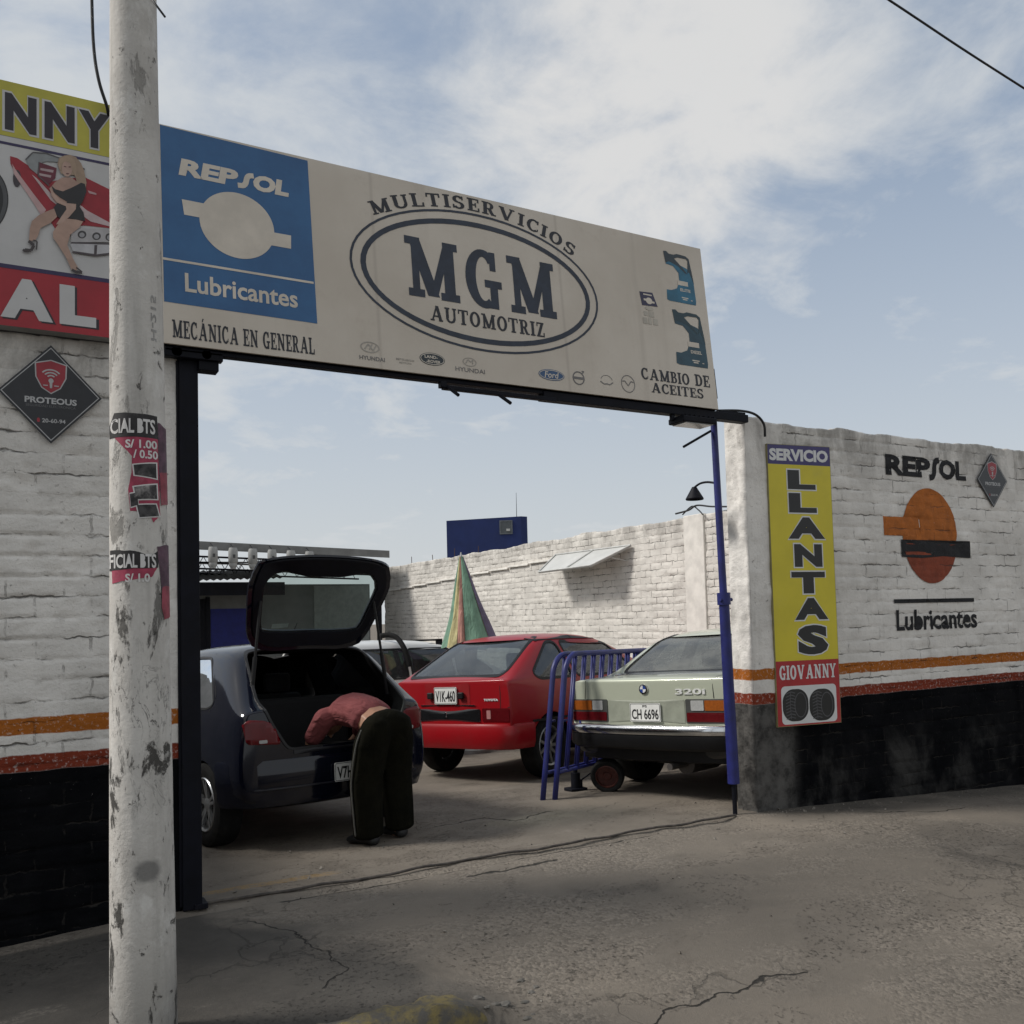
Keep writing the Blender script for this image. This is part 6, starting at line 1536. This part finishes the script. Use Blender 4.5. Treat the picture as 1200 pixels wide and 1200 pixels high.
# ================================================================== YARD OBJECTS
def parasol():
    cx, cy = 4.70, 5.90; zb = yardz(cx, cy)
    r = thing("parasol", "folded parasol with green, yellow, pink and violet panels standing before the side wall", "parasol", (cx, cy, zb))
    tip = Vector((cx-.13, cy-.0, 2.43)); cols = {"green": (.14, .27, .185), "yellow": (.47, .42, .20), "pink": (.42, .20, .155), "violet": (.11, .09, .15)}
    fr = {}
    for k, c in cols.items():
        t = NT("canvas_"+k); n = t.noise(7, 6); f_ = t.noise(6, 4, .55, 1.0, t.scaled(2.6, 2.6, .5))
        t.col(t.mix(t.ramp(n, .3, .7), tuple(x*.78+.02 for x in c), tuple(x*1.1+.03 for x in c))); t.b.inputs['Roughness'].default_value = .85
        t.bump(f_, .8, .035); fr[k] = t.m
    # ten folds seen around the cone; the wide green panel faces the gate
    view = (Vector((-.94, -5.3, 0))-Vector((cx, cy, 0))).normalized(); base = math.atan2(view.y, view.x)
    seq = [(-100, -62, "green"), (-62, -34, "yellow"), (-34, -13, "pink"), (-13, 52, "green"), (52, 100, "violet"), (100, 140, "yellow"), (140, 180, "pink"), (180, 222, "green"), (222, 260, "violet")]
    for a0, a1, c in seq:
        V = []; F = []; na, nh = 9, 18
        for i in range(nh+1):
            t_ = i/nh; z = tip.z+(1.16-tip.z)*t_
            for j in range(na):
                s = j/(na-1); a = base-R(-(a0+(a1-a0)*s)); fold = math.sin(math.pi*s)
                rad = (.03+.36*t_**1.06)*(1-.13*(1-fold)-.0)+.022*math.sin(t_*7+a0)*fold*t_+.016*math.sin(s*9+a0+t_*4)*t_
                c_ = tip.lerp(Vector((cx, cy, 1.16)), t_)
                V.append((c_.x+rad*math.cos(a), c_.y+rad*math.sin(a), z+(.05*(1-fold)+.03*math.sin(a0))*t_*(-1 if c == "pink" else 1)))
        for i in range(nh):
            for j in range(na-1): F.append((i*na+j, i*na+j+1, (i+1)*na+j+1, (i+1)*na+j))
        obj("canopy_panel", (V, F), fr[c], r, True, label="%s canvas panel" % c, normals=False)
    obj("pole", join(cyl((cx, cy, zb), tuple(tip+Vector((0, 0, .03))), .018, .014, 12), cyl(tuple(tip), tuple(tip+Vector((0, 0, .06))), .02, .008, 10)), flatmat("parasol_pole", (.4, .4, .4), .4, .5), r, 40)
    obj("base", lathe([(zb, .001), (zb, .24), (zb+.06, .24), (zb+.10, .08), (zb+.25, .04), (zb+.25, .001)], 28, 'z', (cx, cy, 0)), flatmat("parasol_base", (.2, .2, .19), .9), r, 40)
parasol()
def barriers():
    u = Vector((.90, .43, 0)).normalized(); pv = Vector((-u.y, u.x, 0))
    for k, (o, tilt, lb) in enumerate(((Vector((3.27, 1.71, 0)), .085, "blue tubular crowd barrier, the left one of the nested pair by the red car"), (Vector((3.36, 1.65, 0)), .085, "blue tubular crowd barrier, the right one of the nested pair next to the saloon"))):
        o.z = yardz(o.x, o.y); r = thing("crowd_barrier", lb, "barrier", tuple(o), "blue barriers between the cars")
        L, H = 1.75, 1.31
        up_ = (Vector((0, 0, 1))+u*.17+pv*-.02).normalized()
        def q(a, h): 
            p = o+u*a+up_*h; p.z += -YK*u.y*a; return tuple(p)
        rr = .025; c = .17
        path = [q(0, 0), q(0, .3), q(0, .7), q(0, H-c)]+[q(c*(1-math.cos(R(b))), H-c+c*math.sin(R(b))) for b in (18, 36, 54, 72, 90)]+[q(L/2, H)]+[q(L-c+c*math.sin(R(b)), H-c+c*math.cos(R(b))) for b in (0, 18, 36, 54, 72, 90)]+[q(L, .7), q(L, 0)]
        obj("frame_tube", tube(path, rr, 12), BLUE_STEEL, r, True)
        obj("bottom_rail", tube([q(.0, .24), q(L, .24)], .016, 10), BLUE_STEEL, r, True)
        for i in range(1, 10):
            a = L*i/10; obj("bar", tube([q(a, .24), q(a, H-.005)], .015, 8), BLUE_STEEL, r, True)
        obj("mid_rail", tube([q(.0, .70), q(.10, .70)], .012, 8), BLUE_STEEL, r, True)
        obj("foot_sleeve", join(tube([q(0, 0), q(0, .10)], .023, 10), tube([q(L, 0), q(L, .10)], .023, 10)), flatmat("scuffed_grey", (.13, .13, .14), .7), r, True)
barriers()
def loose_wheel():
    cx, cy = 3.98, 1.70; z = yardz(cx, cy)
    M = Matrix.Translation((cx, cy, z)) @ Matrix.Rotation(R(-135), 4, 'Z') @ Matrix.Rotation(R(10), 4, 'Y') @ Matrix.Scale(.85, 4)
    r = thing("loose_wheel", "small loose wheel with rusty red rim standing under the saloon's left rear corner", "wheel", M)
    R0 = .185
    P(r, "tyre", lathe([(-.05, .125), (-.062, .145), (-.058, .172), (-.03, .185), (.03, .185), (.058, .172), (.062, .145), (.05, .125), (.0, .12), (-.05, .125)], 36, 'x', (0, 0, R0)), RUBBER, 40)
    P(r, "rim", lathe([(-.05, .127), (-.055, .115), (-.02, .11), (-.015, .05), (-.03, .04), (-.03, .001)], 30, 'x', (0, 0, R0)), flatmat("rusty_red_rim", (.060, .014, .010), .6, .2, var=.4, scale=18, dirt=((.05, .03, .02), .6)), 40)
    P(r, "rim", lathe([(.05, .127), (.055, .115), (.02, .11), (.015, .05), (.03, .04), (.03, .001)], 30, 'x', (0, 0, R0)), flatmat("rusty_red_rim", (.060, .014, .010)), 40)
    # dark bottle jack beside it
    jx, jy = 3.80, 1.98; z = yardz(jx, jy)
    j = thing("bottle_jack", "small dark hydraulic jack on the ground behind the small loose wheel", "jack", (jx, jy, z))
    obj("base", box(jx-.09, jx+.09, jy-.07, jy+.07, z, z+.03, .006), STEEL_DARK, j); obj("cylinder", join(cyl((jx, jy, z+.03), (jx, jy, z+.17), .045), cyl((jx, jy, z+.17), (jx, jy, z+.21), .022)), STEEL_DARK, j, 40)
    obj("pump_arm", join(cyl((jx+.06, jy, z+.03), (jx+.06, jy, z+.10), .016), tube([(jx+.06, jy, z+.09), (jx+.16, jy-.02, z+.15)], .008)), STEEL_DARK, j, 40)
loose_wheel()
def awning():
    r = thing("awning", "white two panel sheet metal flap propped open high on the yard side wall", "awning", (SX, 7.8, 2.6))
    A, Bq = (Vector((7.955, 8.82, 2.71)), Vector((7.955, 6.53, 2.695)))
    Cq, D = Vector((7.45, 6.95, 2.39)), Vector((7.45, 8.62, 2.375))
    # lower edge set out from the wall
    wt = flatmat("white_sheet_metal", (.50, .50, .48), .45, var=.08, scale=3, dirt=((.42, .38, .33), .35))
    nrm = (Bq-A).cross(D-A).normalized()
    def quad(a, b, c, d, th=.02): 
        return hexa([tuple(a), tuple(b), tuple(c), tuple(d)]+[tuple(p+nrm*th) for p in (a, b, c, d)])
    m1, m2 = A.lerp(Bq, .535), D.lerp(Cq, .535); e = (Bq-A).normalized()*.008
    obj("panel", quad(A, m1-e, m2-e, D), wt, r); obj("panel", quad(m1+e, Bq, Cq, m2+e), wt, r)
    obj("edge_frame", join(*[tube([tuple(p-nrm*.012), tuple(q-nrm*.012)], .014, 6) for p, q in ((A, Bq), (Bq, Cq), (Cq, D), (D, A), (m1, m2))]), flatmat("flap_frame", (.5, .5, .48), .5), r)
    obj("prop_stay", tube([tuple(Bq.lerp(Cq, .60)-nrm*.02), (7.99, 6.70, 2.46)], .008, 6), flatmat("flap_frame", (.5, .5, .48)), r)
awning()
def blue_tower():
    r = thing("rooftop_building", "flat deep blue rendered block with one small window rising behind the yard wall", "building", (14, 23, -.5))
    a, b = Vector((12.72, 23.6, 0)), Vector((15.2, 22.18, 0)); d = Vector((.49, .87, 0))*2.6
    u = (b-a).normalized(); Bp = Plane((a.x, a.y, 0), (u.x, u.y, 0), (0, 0, 1)); L = (b-a).length
    ft = [(0, 0), (L-.22, 0), (L, -.22), (L, -2.4), (0, -2.4)]
    V = [Bp.p(x, -.5, z) for x, z in ft]+[Bp.p(x, 5.08+(.10 if x > 1 else 0)*x/L, z) for x, z in ft]; n = 5
    obj("wall", (V, [tuple(range(n)), tuple(range(2*n-1, n-1, -1))]+[(k, (k+1) % n, (k+1) % n+n, k+n) for k in range(n)]), flatmat("deep_blue_render", (.012, .026, .115), .8, var=.12, scale=2, dirt=((.02, .03, .08), .4)), r)
    wv = obj("window", join(Bp.slabbox(L*.655, 4.55, L*.655+.46, 4.59, .002, .03), Bp.slabbox(L*.655, 5.0, L*.655+.46, 5.04, .002, .03), Bp.slabbox(L*.655, 4.592, L*.655+.04, 4.998, .002, .03), Bp.slabbox(L*.655+.42, 4.592, L*.655+.46, 4.998, .002, .03)), flatmat("window_frame_grey", (.12, .13, .14), .5), r)
    obj("pane", Bp.slabbox(L*.655+.041, 4.593, L*.655+.419, 4.997, .003, .012), flatmat("tower_glass", (.07, .08, .085), .1), wv)
    obj("sill_box", Bp.slabbox(L*.655+.24, 4.66, L*.655+.37, 4.74, .013, .05), flatmat("pale_box", (.5, .5, .48), .6), wv)
    o = obj("aerial", cyl(Bp.p(L*.87, 5.17, -.6), Bp.p(L*.872, 6.1, -.6), .012, .006, 8), STEEL_DARK, r)
blue_tower()
def canopy():
    Y = 16.2; pr = flatmat("canopy_fascia", (.18, .18, .175), .7, var=.15, scale=3, dirt=((.08, .075, .07), .5))
    r = thing("canopy", "dark steel workshop canopy on lattice trusses at the back of the yard", "canopy", (4, Y, -.5))
    zr = lambda x: 3.47-.032*(x-3)
    V = [(-3, Y, zr(-3)), (7.55, Y, zr(7.55)), (7.55, Y+4, zr(7.55)+.25), (-3, Y+4, zr(-3)+.25)]
    obj("roof", hexa([(a, b, c-.05) for a, b, c in V]+[(a, b, c) for a, b, c in V]), flatmat("canopy_roof", (.10, .10, .10), .8), r)
    V = [(-3, Y-.03, zr(-3)-.14), (7.6, Y-.03, zr(7.6)-.14), (7.6, Y-.003, zr(7.6)-.14), (-3, Y-.003, zr(-3)-.14)]
    obj("fascia", hexa(V+[(a, b, c+.18) for a, b, c in V]), pr, r)
    tr = []
    for yy in (Y+.1, Y+2.0):
        for h in (-.30, -.58):
            tr.append(tube([(-3, yy, zr(-3)+h), (7.5, yy, zr(7.5)+h)], .025, 6))
        x = -3
        k = 0
        while x < 7.35:
            a, b = (-.30, -.58) if k % 2 == 0 else (-.58, -.30); tr.append(tube([(x, yy, zr(x)+a), (x+.16, yy, zr(x+.16)+b)], .009, 5)); x += .16; k += 1
    obj("truss", join(*tr), STEEL_DARK, r)
    for x in (7.35, 1.9, -2.6):
        obj("post", box(x-.05, x+.05, Y+.06, Y+.16, -.55, zr(x)-.31, .004), STEEL_DARK, r)
    obj("tie_rod", join(tube([(-3, Y+.9, 3.10), (7.8, Y+.9, 3.02)], .012, 5), tube([(3, Y+2.5, 3.2), (7.8, Y+3, 3.25)], .02, 5)), flatmat("pale_rod", (.35, .35, .35), .5), r)
    # white tanks hung in a row under the eave
    lamp = None; wt = flatmat("pale_plastic", (.30, .30, .29), .55, var=.12, scale=8, dirt=((.12, .11, .10), .5))
    xs = [3.22+.447*i for i in range(6)]
    for i, x in enumerate(xs):
        base = (x, Y-.28, zr(x)-.56)
        if lamp is None:
            lamp = thing("hanging_container", "pale container hanging under the canopy eave, one of a row of six", "container", base, "pale containers hung under the canopy eave")
            obj("body", fixn(join(lathe([(base[2]+.02, .001), (base[2]+.02, .080), (base[2]+.07, .095), (base[2]+.10, .088), (base[2]+.13, .108), (base[2]+.40, .104), (base[2]+.46, .088), (base[2]+.46, .001)], 20, 'z', (x, Y-.28, 0)))), wt, lamp, 40)
            obj("cap", lathe([(base[2]-.03, .001), (base[2]-.03, .06), (base[2]+.018, .07), (base[2]+.018, .001)], 16, 'z', (x, Y-.28, 0)), wt, lamp, 40)
            obj("mark", box(x-.028, x+.028, Y-.393, Y-.386, base[2]+.22, base[2]+.30), flatmat("container_mark", (.06, .06, .06), .6), lamp)
            obj("hanger", tube([(x, Y-.28, base[2]+.46), (x, Y-.04, base[2]+.56)], .01, 6), STEEL_DARK, lamp)
        else:
            c = lamp.copy(); COL.objects.link(c); c.location = base
            for ch in list(lamp.children):
                d = ch.copy(); COL.objects.link(d); d.parent = c
    # back building under the canopy
    b = thing("workshop_building", "low workshop with corrugated eave and blue painted dado at the back of the yard", "building", (3, 18.5, -.5))
    obj("wall", box(-8, 7.9, 18.45, 18.7, -.8, 2.62), flatmat("workshop_grey", (.16, .165, .16), .9, var=.15, scale=2, dirt=((.08, .08, .08), .4)), b)
    obj("blue_dado", box(3.64, 4.80, 18.43, 18.449, -.6, 2.0), flatmat("dado_blue", (.012, .018, .16), .7, var=.15), b)
    obj("pale_panel", box(6.32, 7.86, 18.43, 18.449, -.6, 2.58), flatmat("panel_pale_green", (.27, .285, .27), .85, var=.12, dirt=((.14, .14, .13), .4)), b)
    # corrugated lower roof
    V = []; F = []; xs_ = np.arange(-8, 5.2, .04)
    for x in xs_:
        zc = .02*math.sin(x*2*math.pi/.16)
        V += [(x, 17.2, 2.66+zc+.03*(x-3)), (x, 18.9, 2.98+zc+.03*(x-3))]
    for i in range(len(xs_)-1): F.append((2*i, 2*i+2, 2*i+3, 2*i+1))
    ro = obj("corrugated_roof", (V, F), flatmat("zinc_sheet", (.30, .30, .29), .5, .3, var=.15, scale=2, dirt=((.16, .12, .09), .4)), b, True)
    obj("roof_edge", box(-8, 5.2, 17.19, 17.22, 2.30, 2.62), STEEL_DARK, b)
    obj("door_frame", join(box(3.52, 3.62, 18.38, 18.428, -.6, 2.3), box(2.6, 3.519, 18.40, 18.428, -.6, 2.25)), STEEL_DARK, b)
    o = obj("shelf_rack", join(box(6.35, 7.9, 13.75, 13.80, 1.10, 1.14), box(6.35, 7.9, 13.75, 13.80, .98, 1.0), box(6.35, 6.55, 13.75, 13.8, .98, 1.14), box(7.0, 7.2, 13.75, 13.8, .98, 1.14), box(7.75, 7.9, 13.75, 13.80, .98, 1.14), box(6.4, 6.45, 13.76, 13.8, -.56, .98), box(7.8, 7.85, 13.76, 13.8, -.56, .98)), STEEL_DARK); tag(o, "dark steel rack standing against the yard side wall behind the white estate car", "rack")
canopy()
def rooftop_hose():
    # dark snorkel hanging over the white estate car's roof edge
    o = obj("rubber_hose", tube([(3.60, 6.52, 1.36), (3.70, 6.44, 1.375), (3.78, 6.33, 1.33), (3.83, 6.20, 1.18), (3.865, 6.15, 1.02), (3.875, 6.14, .94)], .036, 12, 4), RUBBER, smooth=True); tag(o, "thick black rubber hose hanging over the roof edge of the white estate car", "hose")

rooftop_hose()
# ---- wires
def wires():
    def wire(name, pts, r_, label, sm=10):
        o = obj(name, tube(pts, r_, 6, sm), WIRE, smooth=True); tag(o, label, "cable")
    a = cam.matrix_world.translation
    wire("overhead_wire", [(-4, 2.5, 11.9), (3.6, 1.97, 10.03), (8.43, 1.63, 8.93), (10.84, 1.46, 8.40), (18, .95, 6.95), (30, .1, 5.2)], .014, "black overhead wire crossing the sky at the upper right", 12)
    wire("service_cable", [(-.56, -.30, 7.0), (-.545, -.20, 5.6), (-.532, -.162, 4.912), (-.521, -.151, 4.647), (-.497, -.155, 4.48), (-.455, -.13, 4.36), (-.44, -.05, 4.33)], .009, "thin black cable dropping from above onto the tyre billboard")
    wire("sign_cable", [(3.9, -.03, 3.13), (4.12, -.05, 3.145), (4.28, -.05, 3.13), (4.36, -.06, 3.06), (4.385, -.045, 2.96)], .010, "black cable curling from the signboard over the top of the right pier")
    wire("wall_cable", [(7.95, 4.2, 3.05), (7.97, 4.6, 3.10), (8.0, 4.95, 3.16), (8.05, 5.2, 3.12), (8.05, 5.5, 3.10)], .014, "black cable looped over the pilaster of the yard side wall")
    wire("wall_cable", [(7.93, 4.75, 3.0), (8.0, 4.92, 3.09), (8.05, 5.12, 3.17), (8.06, 5.35, 3.07)], .010, "thin loose cable end beside the pilaster top of the yard side wall")
    wire("pole_wire", [(-.50, -1.65, 4.05), (-.49, -1.80, 3.95), (-.468, -1.92, 3.83), (-.43, -1.94, 3.77)], .004, "hair thin wire end near the top of the concrete pole")
wires()
# ================================================================== PERSON
def capsule_mesh(chains, voxel, smooth_it, name):
    bm = bmesh.new()
    for ch in chains:
        for (p, r), (q, s) in zip(ch, ch[1:]):
            p = Vector(p); q = Vector(q); b = bmesh.new(); vs = []
            for c, rad in ((p, r), (q, s)):
                rr = rad if isinstance(rad, tuple) else (rad, rad, rad)
                res = bmesh.ops.create_icosphere(b, subdivisions=2, radius=1)
                for v in res['verts']: v.co = c+Vector((v.co.x*rr[0], v.co.y*rr[1], v.co.z*rr[2]))
            h = bmesh.ops.convex_hull(b, input=b.verts[:]); 
            bmesh.ops.delete(b, geom=[g for g in set(h['geom_interior']+h['geom_unused']) if isinstance(g, bmesh.types.BMVert)], context='VERTS')
            g = from_bm(b); vv = [bm.verts.new(x) for x in g[0]]
            for f in g[1]:
                try: bm.faces.new([vv[i] for i in f])
                except ValueError: pass
    me = bpy.data.meshes.new(name); bm.to_mesh(me); bm.free()
    o = bpy.data.objects.new(name, me); COL.objects.link(o)
    m1 = o.modifiers.new("r", 'REMESH'); m1.mode = 'VOXEL'; m1.voxel_size = voxel
    m2 = o.modifiers.new("s", 'SMOOTH'); m2.iterations = smooth_it; m2.factor = .5
    me2 = eval_mesh(o); bpy.data.objects.remove(o); g = geo(me2); bpy.data.meshes.remove(me2); return g
def person():
    F0 = Vector((1.44, 1.05, 0)); gzv = yardz(1.44, 1.05)
    d = Vector((-.40, .917, 0)).normalized(); s = Vector((d.y, -d.x, 0))      # bends towards d; s is their right
    M = Matrix.Identity(4)
    for i in range(3): M[i][0], M[i][1], M[i][2] = s[i], d[i], (0, 0, 1)[i]
    M.translation = Vector((1.50, 1.02, gzv)); M = M @ Matrix.Diagonal((1.14, .82, .895, 1))
    r = thing("person", "person in faded red shirt and dark olive trousers bent over into the open car boot", "person", M)
    # local: x to their right, y forwards, z up
    hipz = .95
    hip = lambda sx: (sx*.095, -.02, hipz-.02); knee = lambda sx: (sx*.125, .045, .50); ank = lambda sx: (sx*.12, -.02, .085)
    chest = (0, .40, 1.04); neck = (0, .555, 1.0); head = (0, .68, .915)
    sh = lambda sx: (sx*.185, .47, 1.005); elb = lambda sx: (sx*.215, .62, .80); wr = lambda sx: (sx*.15, .76, .66)
    torso = [[((0, 0, .94), (.165, .125, .13)), ((0, .18, 1.01), (.145, .12, .12)), ((0, .38, 1.035), (.17, .12, .125)), ((0, .47, 1.01), (.14, .09, .09))], [((0, .47, 1.01), .075), (neck, .058), ((0, .60, .965), .055)]]
    legs = [[(hip(k), .095), ((k*.112, .03, .70), .082), (knee(k), .06), ((k*.125, .02, .32), .056), (ank(k), .042)] for k in (-1, 1)]
    feet = [[(ank(k), .042), ((k*.125, .0, .045), .042), ((k*.135, .13, .035), .034), ((k*.14, .19, .03), .026)] for k in (-1, 1)]
    arms = [[((k*.10, .46, 1.01), .07), (sh(k), .062), (elb(k), .046), (wr(k), .030)] for k in (-1, 1)]
    hd = [[((0, .60, .965), .055), ((0, .65, .945), (.062, .07, .075))], [((0, .66, .93), (.070, .085, .088)), ((0, .725, .895), (.066, .078, .082))], [((0, .735, .93), (.040, .030, .03)), ((0, .74, .85), (.038, .04, .036))],
          [((0, .700, .835), .011), ((0, .690, .812), .014)], [((.072, .69, .90), (.010, .016, .026)), ((.078, .69, .905), (.008, .014, .022))], [((-.072, .69, .90), (.010, .016, .026)), ((-.078, .69, .905), (.008, .014, .022))]]
    hands = []
    for k in (-1, 1):
        w0 = Vector(wr(k)); hands.append([(tuple(w0), .028), (tuple(w0+Vector((0, .045, -.02))), (.038, .03, .018)), (tuple(w0+Vector((0, .085, -.032))), (.040, .02, .014))])
        for fi, (fx, fl) in enumerate(((-.030, .068), (-.010, .078), (.010, .074), (.029, .058))):
            b0 = w0+Vector((fx, .088, -.032)); b1 = b0+Vector((fx*.15, fl*.55, -.004)); b2 = b1+Vector((0, fl*.42, -.020))
            hands.append([(tuple(b0), .0095), (tuple(b1), .0088), (tuple(b2), .0075)])
        t0 = w0+Vector((-k*.030, .035, -.015)); hands.append([(tuple(t0), .013), (tuple(t0+Vector((-k*.030, .025, -.01))), .0105), (tuple(t0+Vector((-k*.040, .052, -.018))), .0085)])
    body = capsule_mesh(torso+legs+feet+arms+hd+hands, .0085, 3, "body")
    P(r, "body", body, SKIN, True, normals=False)
    # clothing follows the body: shirt, trousers, shoes, hair
    t = NT("faded_red_shirt"); n = t.noise(5, 6, .6, .6); c = t.mix(t.ramp(n, .3, .7), (.15, .032, .034), (.205, .050, .050)); t.col(c); t.b.inputs['Roughness'].default_value = .9
    fold = t.noise(11, 4, .5, 1.2, t.scaled(1.3, .5, 1)); t.bump(fold, .9, .03)
    shirt = [[((0, .140, 1.0), (.185, .108, .143)), ((0, .20, 1.03), (.178, .14, .14)), ((0, .38, 1.055), (.198, .14, .145)), ((0, .475, 1.02), (.16, .09, .10))]]
    for k in (-1, 1): shirt.append([((k*.10, .455, 1.015), .088), (sh(k), .086), (tuple(Vector(sh(k)).lerp(Vector(elb(k)), .78)), .074)])
    P(r, "shirt", capsule_mesh(shirt, .010, 5, "shirt"), t.m, True, normals=False)
    t = NT("olive_trousers"); n = t.noise(6, 6); t.col(t.mix(t.ramp(n, .3, .7), (.0035, .0035, .002), (.0075, .007, .004))); t.b.inputs['Roughness'].default_value = .95; t.b.inputs['Specular IOR Level'].default_value = .08
    t.bump(t.noise(7, 4, .5, 1., t.scaled(1, 1, .45)), .9, .03)
    tro = [[((0, -.055, .955), (.185, .115, .125)), ((0, -.02, .90), (.185, .135, .10))]]
    for k in (-1, 1): tro.append([((k*.09, -.055, .93), (.112, .125, .12)), ((k*.112, -.01, .80), (.132, .14, .10)), ((k*.135, .03, .50), (.125, .122, .09)), ((k*.14, .01, .26), (.118, .115, .08)), ((k*.14, .0, .09), (.112, .112, .04))])
    tg = P(r, "trousers", capsule_mesh(tro, .011, 4, "trousers"), t.m, True, normals=False)
    P(r, "side_stripe", tube([(-.20, -.02, .93), (-.245, -.01, .80), (-.26, .03, .52), (-.258, .012, .26), (-.252, .0, .10)], .006, 6, 6), flatmat("stripe_grey", (.085, .082, .072), .9), True, parent=tg)
    for k in (-1, 1): P(r, "shoe", capsule_mesh([[((k*.128, -.045, .045), .046), ((k*.13, .03, .055), .05), ((k*.138, .16, .038), (.05, .06, .036)), ((k*.142, .215, .030), (.042, .04, .028))]], .008, 2, "shoe"), flatmat("shoe_black", (.012, .012, .012), .6), True, normals=False)
    P(r, "hair", capsule_mesh([[((0, .665, .945), (.076, .085, .085)), ((0, .735, .915), (.071, .068, .078))], [((0, .75, .895), (.066, .05, .06)), ((0, .715, .955), (.062, .06, .05))]], .008, 2, "hair"), flatmat("dark_hair", (.012, .010, .009), .8, bump=.8, scale=30), True, normals=False)
    for k in (-1, 1): P(r, "eye", lathe([(-.009, .001), (-.006, .008), (0, .010), (.006, .008), (.009, .001)], 12, 'z', (k*.028, .715, .822)), flatmat("eye_white", (.5, .5, .48), .3), True)
person()
def boot_tool():
    M = navy_root.matrix_basis
    o = obj("screwdriver", join(cyl((-.33, .45, .70), (-.27, .47, .76), .014, .012, 12), cyl((-.27, .47, .76), (-.14, .50, .86), .006, .005, 8)), flatmat("tool_blue", (.03, .16, .45), .4), smooth=40)
    g = geo(o.data); bpy.data.objects.remove(o)
    o = obj("screwdriver", xf(join(cyl((-.36, .34, .575), (-.29, .36, .60), .016, .014, 12), cyl((-.29, .36, .60), (-.13, .42, .655), .0065, .005, 8), box(-.44, -.28, .30, .55, .531, .565, .01)), M), flatmat("tool_blue", (.03, .16, .45)), smooth=40)
    tag(o, "blue handled tool lying in the open boot of the navy hatchback", "tool")
boot_tool()
